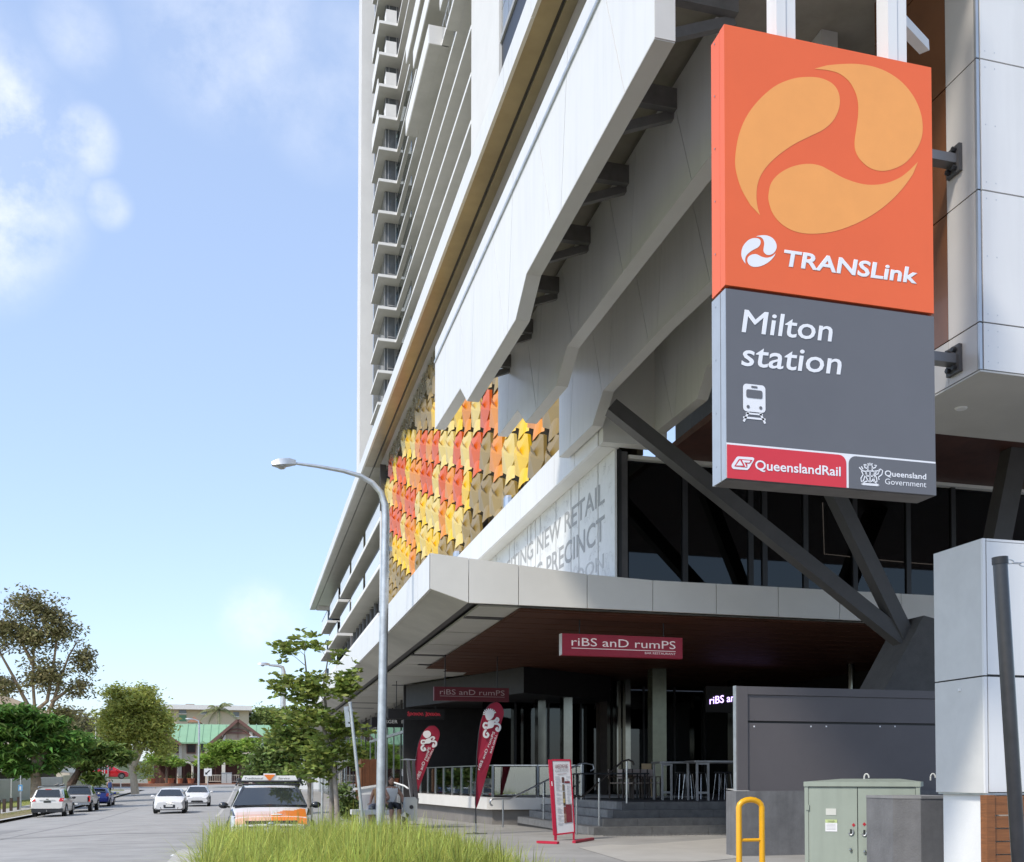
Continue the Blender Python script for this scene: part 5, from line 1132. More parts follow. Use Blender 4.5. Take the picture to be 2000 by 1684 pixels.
for k in range(-5, kmax + 1):
    z = zfloor(k)
    # stepped slab: balcony at the far end, walkway along the facade
    P = [(XA, YAf), (XA, YA), (XB - .02, YA), (XB - .02, 64.02), (XF, 64.02), (XF, YAf)]
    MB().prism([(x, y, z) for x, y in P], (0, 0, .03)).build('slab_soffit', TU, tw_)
    MB().prism([(x - .004, y - .004, z + .03) for x, y in P], (0, 0, .25)).build('floor_slab', TE, tw_)
    # bedroom window box at the far end
    wz0, wz1 = z + .28, z + FH
    wx = XA + .75
    w = MB().box(wx + .05, YA + 1.6, wz0, XB + .3, YA + 1.75, wz1).build('window', WG, tw_)
    b = MB()
    for x in (wx + .05, wx + .35, wx + 1.05, XB + .25): b.box(x - .03, YA + 1.55, wz0, x + .03, YA + 1.6, wz1)
    b.box(wx + .35, YA + 1.55, wz0 + .8, wx + 1.05, YA + 1.6, wz0 + .87); b.build('frame', FRM, w)
    MB().box(wx, YA + 1.7, wz0, wx + .05, YAf, wz1).build('side_glazing', WG, tw_)
    high = 4 <= k <= 7
    if high:
        MB().box(XA + .62, YA, z + .28, XB - .1, YA + .10, z + 1.45).build('parapet', TW, tw_)
        MB().box(XA + .0, YA + 1.2, z + .28, XA + .08, YAf, z + 1.45).build('parapet', TE, tw_)
        MB().box(XA + .62, YA + .1, z + .28, XA + .70, YA + 1.2, z + 1.45).build('parapet', TE, tw_)
    else:
        MB().box(XB - .10, YA - 10, z + .28, XB - .07, YA - .1, z + 1.3).build('balustrade_glass', GLASSC, tw_)
    # middle balconies with white street-facing parapets
    if 1 <= k <= 9 and k != 6:
        y0, y1 = (74.5, 86) if k % 2 else (72, 82)
        MB().box(XB - .9, y0, z + .02, XB - .02, y1, z + .27).build('balcony_slab', TU, tw_)
        MB().box(XB - .98, y0 - .02, z, XB - .9, y1, z + 1.35).build('parapet', TE, tw_)
        MB().box(XB - .9, y0 - .02, z, XB + .5, y0 + .06, z + 1.35).build('parapet', TW, tw_)
    # near balconies beside the shear wall
    if k >= 0:
        MB().box(XB - .75, 64.2, z - .1, XB - .02, 68.5 + (k % 2) * 2.5, z + .16).build('balcony_slab', TU, tw_); MB().box(XB - .78, 64.17, z - .08, XB - .75, 68.5 + (k % 2) * 2.5, z + .17).build('slab_edge', TE, tw_); MB().box(XB - .75, 64.14, z - .08, XB - .02, 64.2, z + .17).build('slab_edge', TE, tw_)
        if k % 3 == 1: MB().box(XB - .8, 65.8, z + .17, XB - .74, 71, z + 1.4).build('parapet', TE, tw_)
        else:
            b = MB(); b.bar((XB - .76, 64.3, z + 1.2), (XB - .76, 70, z + 1.2), .05, .05)
            for q in range(6): b.bar((XB - .76, 64.3 + q * 1.1, z + .17), (XB - .76, 64.3 + q * 1.1, z + 1.2), .03, .03)
            b.build('railing', GALV, tw_)
        w = MB().box(XB + .35, 64.4, z + .3, XB + .42, 72, z + FH - .05).build('window', WG, tw_)
        b = MB()
        for q in range(5): b.box(XB + .3, 64.4 + q * 1.5, z + .3, XB + .35, 64.47 + q * 1.5, z + FH - .05)
        b.build('frame', FRM, w)
# curtain wall at the near corner
b = None
for k in range(-3, 14):
    z = zfloor(k)
    for q in range(7):
        y = 56.3 - (q + 1) * 1.7
        MB().box(XB + .12, y + .04, z + .30, XB + .15, y + 1.66, z + 1.72).build('curtain_pane', mat('curtain glass', (.22, .23, .235), .12, var=.2, scale=.6, spec=.8), tw_); MB().box(XB + .12, y + .04, z + 1.78, XB + .15, y + 1.66, z + FH - .02).build('curtain_pane', mat('curtain glass', (.22, .23, .235), .12, var=.2, scale=.6, spec=.8), tw_)
    MB().box(XB + .06, 44.2, z, XB + .2, 56.38, z + .28).build('spandrel', FRM, tw_)
MB().box(XB + .16, 44, 18, XB + .4, 56.38, 75).build('curtain_backing', BLACK, tw_)

# ================================================================ APARTMENT BLOCK under the podium roof
ab_ = thing('apartment_block', (8.5, 90, 6), 'row of small white balconies under the long podium roof overhang', 'building')
SX, WX = 7.72, 9.3
MB().box(WX, 66.4, 9.5, WX + .2, 122.5, 20.4).build('rear_wall', mat('block wall', (.42, .42, .40), .7, var=.1), ab_)
MB().box(WX - 1.4, 66.3, 9.6, WX + .1, 66.5, 20.4).build('end_wall', mat('dark end wall', (.10, .105, .115), .7, var=.15, scale=2), ab_)
zs = [onX(744.4, 1011.3, SX).z, onX(743.2, 1105.7, SX).z]; fh = zs[0] - zs[1]; zs += [zs[1] - fh]
spans = [[(65.6, 95.5), (97.5, 108), (111, 120)], [(65.6, 96.5), (98.5, 109), (112, 121)], [(66.6, 97.5), (99, 109), (112, 121)]]
for f, z in enumerate(zs):
    for j, (y0, y1) in enumerate(spans[f]):
        MB().box(SX + .03, y0, z - .02, WX, y1, z + .2).build('balcony_slab', TU, ab_); MB().box(SX, y0 - .02, z, SX + .03, y1, z + .24).build('slab_edge', TE, ab_); MB().box(SX, y0 - .04, z, WX, y0 - .01, z + .24).build('slab_edge', TE, ab_)
        if f == 2 and j == 0: continue
        y = y0 + .1
        while y < y1 - 1:
            ye = min(y + (9 if j == 0 else 12), y1 - .1); gp = MB().box(SX + .04, y, z + .26, SX + .06, ye - .15, z + 1.2).build('balustrade_panel', mat('white glass panel', (.70, .72, .72), .2, var=.04), ab_)
            MB().bar((SX + .05, y, z + 1.28), (SX + .05, ye - .15, z + 1.28), .05, .05).build('top_rail', BLACK, ab_); y = ye + (1.4 if j == 0 else 0)
        MB().box(SX + .06, y0 + .02, z + .26, WX - .3, y0 + .05, z + 1.25).build('end_screen', glass('smoky screen', (.28, .29, .31), 1.5), ab_)
    # tall dark rounded posts and doors along the facade
    y = 68
    while y < 121:
        MB().tube([(WX - .25, y, z + .25), (WX - .25, y, z + fh - .15)], .22, 10).build('facade_post', CHAR, ab_, smooth=True)
        MB().box(WX - .06, y + .5, z + .3, WX - .01, y + 2.0, z + fh - .3).build('door', WINB, ab_); y += 2.7
    MB().box(7.85, 66.2, z + .26, WX - .05, 66.29, z + fh - .25).build('dark_panel', mat('slate panel', (.11, .115, .13), .6, var=.12, scale=3), ab_)
    MB().box(SX + .0, 65.7, z + .2, SX + .12, 65.85, z + fh).build('post', TE, ab_)
zl = zs[2]
MB().box(SX + .02, 66.7, zl - .55, SX + .3, 122, zl + .0).build('white_beam', TE, ab_)
MB().box(SX + .9, 66.7, 5.8, SX + 1.0, 122, zl - .5).build('recess_wall', OFFW, ab_)
va = onX(709, 1188, SX); vb = onX(714, 1240, SX)
MB().prism([(SX + .01, 66.7, zl - .02), (SX + .01, 68.6, zl - .02), (SX + .01, 73.5, 6.0), (SX + .01, 70.6, 6.0)], (.3, 0, 0)).build('angled_strut', TE, ab_)
MB().box(SX + .02, 66.0, 5.9, SX + 1.5, 66.6, zl).build('end_panel', OFFW, ab_)
for k in range(9): MB().bar((SX + .6, 74, 6.3 + k * .27), (SX + .6, 89, 6.3 + k * .27), .05, .10).build('louvre', TE, ab_)
MB().box(SX + .7, 74, 6.0, SX + .8, 89, 8.8).build('louvre_void', BLACK, ab_)
for y in (74, 89, 97): MB().box(SX + .5, y - .1, 5.9, SX + .9, y + .1, zl - .5).build('mullion_post', TE, ab_)

# ================================================================ VEHICLES
def car(nm, lab, cat, st, glassz, paint, opts):
    """st: stations (y, half width low, half width belt, z low, z belt, half width top, z top); front at +y. Built at the origin."""
    t = thing(nm, (0, 0, 0), lab, cat)
    b = MB(); ring = []
    for (y, wl_, wb, zl_, zb_, wt, zt_) in st:
        h = [(wl_ * .86, zl_), (wl_ * .98, zl_ + .07), (wl_ * 1.0, lerp(zl_, zb_, .45)), (wb * 1.0, lerp(zl_, zb_, .82)), (wb * .975, zb_)]
        if zt_ > zb_ + .02: h += [(lerp(wb, wt, .92), zt_ - .07), (wt * .86, zt_ - .01), (wt * .45, zt_ + .015)]
        else: h += [(wb * .93, zb_ + .012), (wb * .7, zb_ + .03), (wb * .35, zb_ + .04)]
        full = [(-x, z) for x, z in h] + [(x, z) for x, z in h[::-1]]
        ring.append([(x, y, z) for x, z in full])
    n = len(ring[0])
    for r_ in ring: b.v += r_
    for i in range(len(ring) - 1):
        for k in range(n):
            a = i * n + k; c = i * n + (k + 1) % n; b.f.append((a, c, c + n, a + n))
    b.f.append(tuple(range(n))); b.f.append(tuple((len(ring) - 1) * n + k for k in range(n))[::-1])
    bo = b.build('body', paint, t, smooth=True, sharp=38)
    G = mat('car glass', (.022, .026, .028), .03, spec=.9, var=.1)
    # side windows
    wi = opts['win']
    for s in (-1, 1):
        for (i0, i1) in opts['side']:
            q = []
            for i, f in ((i0, 4), (i1, 4), (i1, 5), (i0, 5)):
                p = Vector(ring[i][n - 1 - f]); p.x *= s; q.append(p)
            c = sum(q, Vector()) / 4; q = [c + (p - c) * .90 + Vector((s * .012, 0, 0)) for p in q]
            MB().poly(q if s > 0 else q[::-1]).build('side_window', G, t)
    # windscreen and rear window: (belt station, roof station)
    for nm2, (i0, i1), w0, w1 in (('windscreen', opts['ws'], opts.get('wsw', .9), .86), ('rear_window', opts['rw'], opts.get('rww', .9), .86)):
        a0, a1 = st[i0], st[i1]
        z0 = a0[4] + .03 if a0[6] <= a0[4] + .02 else a0[6]; q = []
        m0 = max(ring[i0], key=lambda p: p[2])[2]; m1 = max(ring[i1], key=lambda p: p[2])[2]
        sgn = 1 if nm2 == 'windscreen' else -1
        A0 = Vector((a0[2] * w0, a0[0], m0 - .02)); A1 = Vector((a1[5] * w1, a1[0], m1 - .035)); nrm = Vector((0, (A1.z - A0.z), (A0.y - A1.y)))
        nrm = nrm.normalized() * (sgn if True else 1)
        if nrm.z < 0: nrm = -nrm
        up = .045; A0 = A0.lerp(A1, .05); A1 = A0.lerp(A1, .95); mid0 = Vector((0, A0.y, A0.z)) + nrm * (up + .02); mid1 = Vector((0, A1.y, A1.z)) + nrm * (up + .015)
        e0, e1 = A0 + nrm * up, A1 + nrm * up; f0, f1 = Vector((-e0.x, e0.y, e0.z)), Vector((-e1.x, e1.y, e1.z))
        MB().add([f0, mid0, e0, e1, mid1, f1], [(0, 1, 4, 5), (1, 2, 3, 4)]).build(nm2, G, t, smooth=True)
    # wheels
    TY = mat('tyre', (.018, .018, .018), .85, var=.2); RM = mat('alloy rim', (.42, .43, .44), .3, metal=.9, var=.1)
    wr, ww = opts.get('wr', .32), .21
    for y in opts['wheels']:
        for s in (-1, 1):
            xo = s * (opts['tw'])
            w = MB().tube([(xo - s * ww, y, wr), (xo - s * .02, y, wr), (xo, y, wr)], [wr, wr, wr * .94], 20).build('wheel', TY, t, smooth=True)
            b = MB(); b.tube([(xo, y, wr), (xo + s * .008, y, wr)], wr * .64, 18)
            b.build('rim', mat('rim shade', (.10, .10, .10), .4, metal=.6), w)
            b = MB()
            for k in range(5): a = k * 2 * pi / 5; b.bar((xo + s * .012, y, wr), (xo + s * .012, y + cos(a) * wr * .6, wr + sin(a) * wr * .6), .07, .02, (1, 0, 0))
            b.tube([(xo + s * .014, y + cos(k * pi / 9) * wr * .62, wr + sin(k * pi / 9) * wr * .62) for k in range(19)], .018, 5, False); b.build('spokes', RM, w)
            MB().tube([(xo - s * .004, y + cos(a) * (wr + .045), wr + sin(a) * (wr + .045)) for a in [k * pi / 12 - .12 for k in range(14)]], .035, 6).build('wheel_arch', opts.get('arch', BLACK), t)
    # mirrors
    my, mzz, mx_ = opts['mir']
    for s in (-1, 1): b = MB(); b.ball((s * (mx_ + .10), my, mzz), .11, .06, .075, 10, 7); b.bar((s * (mx_ - .04), my, mzz - .04), (s * (mx_ + .05), my, mzz - .02), .05, .04); b.build('wing_mirror', opts.get('mirm', paint), t, smooth=True)
    return t, bo, ring
def quad_on(t, nm, m, pts, th=.02, d=(0, -1, 0)): return MB().prism(pts, Vector(d) * th).build(nm, m, t)
LAMP = mat('headlamp', (.62, .64, .66), .1, metal=.3, var=.2, scale=9); TAIL = mat('tail lamp', (.55, .012, .012), .2, var=.2, scale=9, coat=.5); PLAT = mat('number plate', (.70, .70, .68), .5, var=.05)
def paintm(nm, c, r=.3, me=0): return mat(nm, c, r, metal=me, var=.03, coat=.6)
WHP = paintm('white car paint', (.70, .70, .70)); SIL = paintm('champagne paint', (.47, .45, .42), .35, .5); BLU = paintm('blue car paint', (.012, .028, .22), .25, .3); PEARL = paintm('pearl white', (.66, .65, .62), .3)
hatch = [(-1.98, .70, .72, .30, .62, 0, 0), (-1.90, .82, .80, .24, .95, .60, 1.04), (-1.55, .86, .84, .22, .98, .60, 1.32), (-1.0, .87, .85, .22, .97, .60, 1.42), (-.1, .87, .85, .22, .95, .60, 1.43), (.35, .87, .85, .22, .94, .58, 1.36), (1.05, .87, .84, .22, .93, .55, .95), (1.75, .84, .78, .22, .78, 0, 0), (1.95, .72, .66, .26, .62, 0, 0)]
def front_kit(t, yf, w, grille, plate_txt, hl=(.46, .74, .60, .76), fog=True, lit=False):
    for s in (-1, 1):
        x0, x1, z0, z1 = hl
        q = [(s * x0, yf - .14, z0 + .02), (s * x1, yf - .26, z0 + .03), (s * (x1 + .03), yf - .34, z1 + .02), (s * (x0 + .04), yf - .20, z1 - .05)]
        MB().prism(q, (0, .10, 0)).build('headlight', LAMP, t)
        if lit: MB().ball((s * (x0 + .18), yf - .10, (z0 + z1) / 2), .055, .03, .05, 8, 6).build('lamp_glow', mat('warm lamp', (1, .8, .5), .4, emit=(1, .78, .45), estr=2.5), t)
        if fog: MB().prism([(s * .42, yf - .02, .28), (s * .76, yf - .12, .29), (s * .74, yf - .12, .40), (s * .46, yf - .02, .38)], (0, .05, 0)).build('fog_recess', BLACK, t)
    MB().prism([(-grille[0], yf - .02, grille[2]), (grille[0], yf - .02, grille[2]), (grille[1], yf - .06, grille[3]), (-grille[1], yf - .06, grille[3])], (0, .06, 0)).build('grille', BLACK, t)
    if plate_txt is not None:
        p = MB().box(-.19, yf + .045, .40, .19, yf + .06, .51).build('number_plate', PLAT, t)
    MB().prism([(-.7, yf - .05, .20), (.7, yf - .05, .20), (.7, yf - .05, .25), (-.7, yf - .05, .25)], (0, .06, 0)).build('lower_lip', BLACK, t)
def place(t, X, Y, rz, zf=None): t.location = (X, Y, road_z(X, Y) if zf is None else zf); t.rotation_euler = (0, 0, rz)
# white hatchback coming towards us
pA = onZ(330, 1590, -.72)
t, bo, rg_ = car('parked_car' if False else 'hatchback', 'white hatchback with warm headlights and a dark oval ringed grille driving towards the camera', 'car', hatch, 0, WHP, dict(win=0, side=[(2, 3), (3, 4), (4, 5)], ws=(6, 5), rw=(1, 2), wheels=(-1.25, 1.25), tw=.87, mir=(.72, .98, .86), wsw=.86))
front_kit(t, 1.93, .8, (.30, .34, .33, .68), '', lit=True)
b = MB()
for k in range(4): b.tube([(-.12 + .08 * k + .052 * cos(a), 2.0, .60 + .052 * sin(a)) for a in [j * pi / 8 for j in range(17)]], .009, 5, False)
b.build('ring_badge', STEEL, t); MB().tube([(0, -.9, 1.44), (0, -1.0, 1.75)], .008, 5).build('aerial', BLACK, t)
place(t, pA.x, 66.5, pi + .02)
# white saloon behind it
sedan = [(-2.2, .70, .70, .32, .70, 0, 0), (-2.1, .82, .78, .26, .98, 0, 0), (-1.55, .87, .84, .22, 1.0, .6, 1.02), (-.95, .88, .86, .22, .98, .60, 1.36), (-.1, .88, .86, .22, .96, .60, 1.43), (.35, .88, .86, .22, .95, .58, 1.37), (1.15, .88, .84, .22, .92, .55, .94), (1.9, .84, .76, .22, .74, 0, 0), (2.15, .70, .62, .28, .58, 0, 0)]
t, bo, _ = car('saloon_car', 'white saloon car following the white hatchback, partly hidden by it', 'car', sedan, 0, WHP, dict(win=0, side=[(3, 4), (4, 5)], ws=(6, 5), rw=(2, 3), wheels=(-1.35, 1.35), tw=.88, mir=(.85, 1.0, .87), wsw=.86))
front_kit(t, 2.1, .8, (.34, .30, .60, .66), None, hl=(.42, .74, .60, .78)); MB().prism([(-.42, 2.12, .30), (.42, 2.12, .30), (.36, 2.14, .42), (-.36, 2.14, .42)], (0, .05, 0)).build('lower_grille', BLACK, t)
place(t, onZ(383, 1577, -.72).x, 81, pi + .03)
# taxi
wagon = [(-2.5, .78, .78, .34, .8, 0, 0), (-2.42, .88, .86, .26, 1.0, .62, 1.15), (-2.1, .92, .90, .24, 1.0, .66, 1.40), (-1.2, .93, .91, .24, 1.0, .68, 1.49), (-.1, .93, .91, .24, .98, .68, 1.50), (.40, .93, .90, .24, .97, .66, 1.45), (1.28, .93, .88, .24, .98, .62, 1.00), (1.5, .93, .88, .24, .96, 0, 0), (2.2, .90, .80, .22, .80, 0, 0), (2.42, .78, .70, .26, .62, 0, 0)]
ORW = mat('taxi orange', (.80, .20, .012), .3, var=.05, coat=.5); TXW = paintm('taxi white', (.74, .73, .71)); BLP = paintm('black car paint', (.015, .015, .016), .25)
t, bo, rg_ = car('taxi', 'orange, white and black taxi with a roof sign, parked nose out behind the long grass', 'car', wagon, 0, TXW, dict(win=0, side=[(2, 3), (3, 4), (4, 5)], ws=(6, 5), rw=(1, 2), wheels=(-1.45, 1.5), tw=.93, wr=.33, mir=(1.05, 1.06, .93), mirm=BLP, wsw=.92))
recolor(bo, [(BLP, lambda c: abs(c.x) > .80 and c.z < 1.0)])
# bonnet graphics follow the bonnet surface
sec = [sorted((p[0], p[2]) for p in rg_[i] if p[2] > wagon[i][4] - .02) for i in range(len(wagon))]
def bz_(x, y):
    for i in range(6, len(wagon) - 1):
        if wagon[i][0] <= y <= wagon[i + 1][0]:
            f = (y - wagon[i][0]) / (wagon[i + 1][0] - wagon[i][0]); return lerp(interp(x, [q[0] for q in sec[i]], [q[1] for q in sec[i]]), interp(x, [q[0] for q in sec[i + 1]], [q[1] for q in sec[i + 1]]), f)
    return .8
PE = [mat('peach %d' % k, c, .3, var=.05, coat=.5) for k, c in enumerate(((.76, .66, .60), (.76, .54, .43), (.74, .42, .28)))]
parts_ = {}
NXg, NYg = 24, 12
for ix in range(NXg):
    for iy in range(NYg):
        xa, xb = -.76 + 1.52 * ix / NXg, -.76 + 1.52 * (ix + 1) / NXg; ya, yb = 1.52 + .86 * iy / NYg, 1.52 + .86 * (iy + 1) / NYg; xc = (xa + xb) / 2; fy = (iy + .5) / NYg
        if xc < -.02: m_ = ORW if fy > .62 - .62 * min(1, (-xc) / .62) + .08 * sin(xc * 9) else PE[0]
        else: m_ = PE[0 if fy < .3 else 1 if fy < .62 else 2]
        parts_.setdefault(m_.name, (m_, MB()))[1].add([(x, y, bz_(x, y) + .008) for x, y in ((xa, ya), (xb, ya), (xb, yb), (xa, yb))], [(0, 1, 2, 3)])
for m_, b in parts_.values(): b.build('bonnet_graphic', m_, t, smooth=True)
for s in (-1, 1):
    b = MB(); b.bar((s * .80, 1.22, 1.03), (s * .60, .42, 1.46), .05, .05, (1, 0, 0)); b.bar((s * .60, .42, 1.46), (s * .62, -1.5, 1.50), .05, .04, (1, 0, 0)); b.build('pillar_trim', BLP, t)
    MB().prism([(s * .55, 2.32, .62), (s * .84, 2.18, .60), (s * .86, 1.95, .84), (s * .62, 2.12, .80)], (0, .08, .02)).build('headlight', LAMP, t)
    MB().prism([(s * .60, 2.40, .30), (s * .84, 2.30, .30), (s * .84, 2.30, .44), (s * .60, 2.40, .44)], (0, .04, 0)).build('fog_recess', BLACK, t)
MB().prism([(-.5, 2.38, .58), (.5, 2.38, .58), (.55, 2.30, .74), (-.55, 2.30, .74)], (0, .06, .01)).build('grille', BLACK, t); MB().prism([(-.62, 2.44, .26), (.62, 2.44, .26), (.6, 2.44, .48), (-.6, 2.44, .48)], (0, .03, 0)).build('lower_grille', BLACK, t)
MB().box(-.19, 2.46, .50, .19, 2.48, .61).build('number_plate', PLAT, t); MB().ball((0, 2.40, .68), .09, .03, .05, 10, 6).build('badge', STEEL, t)
MB().ball((-.12, 2.12, .875), .13, .06, .02, 12, 6).build('bonnet_badge', SGW, t)
MB().prism([(-.78, 1.30, 1.0), (.78, 1.30, 1.0), (.78, 1.22, 1.03), (-.78, 1.22, 1.03)], (0, 0, .02)).build('cowl', BLACK, t)
MB().tube([(-.7, .30, 1.52), (-.62, .34, 1.53), (.62, .34, 1.53), (.7, .30, 1.52)], .022, 8).build('roof_bar', BLACK, t)
MB().tube([(-.78, .0, 1.50), (-.72, .0, 1.60), (.72, .0, 1.60), (.78, .0, 1.50)], .024, 8).build('roof_bar', BLACK, t)
rsn = MB().prism([(-.66, -.05, 1.62), (.66, -.05, 1.62), (.60, -.05, 1.74), (-.60, -.05, 1.74)], (0, -.25, 0)).build('roof_sign', mat('sign white', (.72, .72, .70), .4, emit=(1, 1, .95), estr=.05), t)
MB().prism([(-.13, -.04, 1.76), (.13, -.04, 1.76), (0.02, -.04, 1.63), (-.02, -.04, 1.63)], (0, .012, 0)).build('triangle_badge', ORW, rsn); MB().box(-.14, -.2, 1.74, .14, -.04, 1.79).build('sign_cap', SGW, rsn)
for s in (-1, 1): MB().ball((s * .70, -.05, 1.64), .05, .05, .05).build('amber_lamp', BLACK, t)
GI2 = mat('taxi lettering', (.10, .10, .11), .6)
text('Traditional', (.58, -.045, 1.648), (.15, -.045, 1.648), (.58, -.045, 1.70), GI2, rsn, shear=.2); text('Service', (-.20, -.045, 1.65), (-.47, -.045, 1.65), (-.20, -.045, 1.70), GI2, rsn, shear=.2)
place(t, .52, 26.6, pi - .0)
# silver wagon seen from behind
suv = [(-2.22, .80, .80, .50, .80, 0, 0), (-2.16, .88, .87, .40, 1.05, .72, 1.12), (-1.75, .90, .88, .26, 1.06, .66, 1.62), (-1.0, .90, .88, .26, 1.04, .66, 1.69), (-.1, .90, .88, .26, 1.02, .66, 1.70), (.35, .90, .88, .26, 1.0, .63, 1.64), (1.1, .90, .87, .26, 1.0, .6, 1.03), (1.9, .86, .80, .26, .88, 0, 0), (2.2, .76, .7, .32, .70, 0, 0)]
t, bo, _ = car('station_wagon', 'pearl white high station wagon parked nearest on the left kerb, tow ball at the back', 'car', suv, 0, PEARL, dict(win=0, side=[(2, 3), (3, 4), (4, 5)], ws=(6, 5), rw=(1, 2), wheels=(-1.3, 1.32), tw=.90, wr=.36, mir=(.85, 1.08, .89), mirm=BLP, rww=.80))
def rear_kit(t, yb, zt0, zt1, x0, x1, plate_m=PLAT, pz=.82, bumper=.46):
    for s in (-1, 1): MB().prism([(s * x0, yb + .02, zt0), (s * x1, yb + .05, zt0), (s * (x1 + .02), yb + .16, zt1), (s * (x0 + .05), yb + .10, zt1)], (0, -.06, 0)).build('tail_light', TAIL, t)
    MB().box(-.19, yb - .035, pz, .19, yb - .02, pz + .11).build('number_plate', plate_m, t); MB().prism([(-.82, yb + .03, .28), (.82, yb + .03, .28), (.86, yb + .03, bumper), (-.86, yb + .03, bumper)], (0, -.05, 0)).build('rear_bumper', BLACK, t)
rear_kit(t, -2.2, .92, 1.10, .62, .86, mat('dark plate', (.04, .045, .04), .5), .84, .50)
MB().box(-.42, -2.235, .975, .42, -2.215, 1.0).build('garnish', STEEL, t); MB().box(-.07, -2.24, 1.02, .07, -2.22, 1.06).build('badge', BLACK, t)
MB().box(-.16, -1.84, 1.585, .16, -1.80, 1.63).build('brake_light', TAIL, t); MB().tube([(0, -2.2, .36), (0, -2.36, .34), (0, -2.38, .42)], .025, 8).build('tow_ball', STEEL, t)
for s in (-1, 1): MB().tube([(s * .60, -1.6, 1.70), (s * .6, -1.5, 1.76), (s * .6, .2, 1.77), (s * .6, .3, 1.70)], .022, 8).build('roof_rail', STEEL, t)
b = MB(); b.bar((-.62, -.1, 1.80), (.62, -.1, 1.80), .05, .04); b.build('roof_bar', BLACK, t)
b = MB()
for k in range(2): x = .15 + .32 * k; b.tube([(x, -.5, 1.84), (x + .04, .4, 1.86)], .03, 6); b.tube([(x - .1, -.1, 1.84), (x + .12, -.12, 1.92)], .03, 6)
b.build('bike_rack', BLACK, t)
place(t, -11.15, 70.2, .0)
# silver utility
ute = [(-2.6, .84, .86, .62, .98, 0, 0), (-2.54, .90, .90, .55, 1.10, 0, 0), (-.95, .91, .90, .45, 1.10, 0, 0), (-.90, .91, .89, .45, 1.12, .68, 1.14), (-.78, .91, .89, .45, 1.12, .66, 1.72), (.0, .91, .89, .45, 1.10, .66, 1.78), (.6, .91, .89, .45, 1.08, .64, 1.72), (1.35, .91, .87, .45, 1.06, .6, 1.08), (2.2, .88, .82, .42, .96, 0, 0), (2.5, .78, .72, .45, .78, 0, 0)]
t, bo, _ = car('pickup_truck', 'champagne double-cab pickup truck parked between the wagon and the blue car', 'truck', ute, 0, SIL, dict(win=0, side=[(4, 5), (5, 6)], ws=(7, 6), rw=(3, 4), wheels=(-1.6, 1.5), tw=.91, wr=.38, mir=(1.05, 1.18, .9), rww=.82))
for s in (-1, 1): MB().box(s * .86 - .09, -2.60, .70, s * .86 + .06, -2.50, 1.08).build('tail_light', TAIL, t)
MB().box(-.74, -2.63, .66, .74, -2.60, 1.08).build('tailgate', SIL, t); MB().box(-.88, -2.72, .50, .88, -2.58, .64).build('rear_bumper', STEEL, t); MB().box(-.19, -2.735, .52, .19, -2.72, .62).build('number_plate', PLAT, t)
b = MB(); 
for s in (-1, 1): b.tube([(s * .74, -1.2, 1.1), (s * .70, -1.1, 1.72)], .03, 6)
b.tube([(-.70, -1.1, 1.72), (.70, -1.1, 1.72)], .03, 6); b.build('sports_bar', BLACK, t)
for s in (-1, 1): MB().box(s * .95 - .02, -2.05, .2, s * .95 + .0, -2.0, .55).build('mud_flap', BLACK, t)
place(t, -10.75, 78.2, .0)
# blue hatch
t, bo, _ = car('hatchback', 'dark blue hatchback parked third on the left kerb, seen from behind', 'car', hatch, 0, BLU, dict(win=0, side=[(2, 3), (3, 4), (4, 5)], ws=(6, 5), rw=(1, 2), wheels=(-1.25, 1.25), tw=.87, mir=(.72, .98, .86), rww=.78))
rear_kit(t, -1.96, .78, 1.02, .62, .80, PLAT, .66, .38); MB().box(-.5, -1.72, 1.39, .5, -1.50, 1.42).build('spoiler', BLU, t)
place(t, -10.9, 89.5, .0)
# red car in the driveway
t, bo, _ = car('hatchback', 'red car standing in the driveway behind the cream wall', 'car', hatch, 0, paintm('red car paint', (.50, .012, .02), .25), dict(win=0, side=[(2, 3), (3, 4), (4, 5)], ws=(6, 5), rw=(1, 2), wheels=(-1.25, 1.25), tw=.87, mir=(.72, .98, .86)))
rdp = onY(213, 1520, 138); t.location = (rdp.x, 138, rdp.z - .1); t.rotation_euler = (0, 0, -1.45); t.scale = (1.1, 1.1, 1.1)

# ================================================================ FAR RESTAURANT WITH GREEN ROOF
gr = thing('gabled_restaurant', (-5, 168, .8), 'cream two-storey restaurant with green metal roof and gable at the street end', 'building')
FYY = 165.0
def g(u, v, dy=0): return onY(u, v, FYY + dy)
CREAM = mat('cream render', (.56, .50, .39), .8, var=.08); GRF = mat('green metal roof', (.25, .42, .25), .5, var=.08, scale=.6); TRIM = mat('brown trim', (.17, .085, .065), .7, var=.1); DWN = mat('dark window', (.03, .022, .022), .2)
zg = road_z(0, 161) + .14; ze = g(400, 1450).z; zr = g(400, 1411).z
xL, xR = g(300, 1450).x, g(640, 1450).x
MB().box(xL, FYY, zg + 3.2, xR, FYY + 12, ze).build('wall', CREAM, gr)
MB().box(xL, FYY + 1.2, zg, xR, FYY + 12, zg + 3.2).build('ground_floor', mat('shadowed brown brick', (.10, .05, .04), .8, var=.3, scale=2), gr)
b = MB(); b.add([(xL - 1, FYY - .7, ze - .1), (xR + 1, FYY - .7, ze - .1), (xR + 1, FYY + 6, zr), (xL - 1, FYY + 6, zr), (xR + 1, FYY + 13, ze), (xL - 1, FYY + 13, ze)], [(0, 1, 2, 3), (3, 2, 4, 5)])
rf = b.build('roof', GRF, gr)
x = xL
while x < xR: MB().prism([(x, FYY - .72, ze - .06), (x + .07, FYY - .72, ze - .06), (x + .07, FYY + 6, zr + .05), (x, FYY + 6, zr + .05)], (0, 0, .04)).build('roof_rib', GRF, rf); x += 1.1
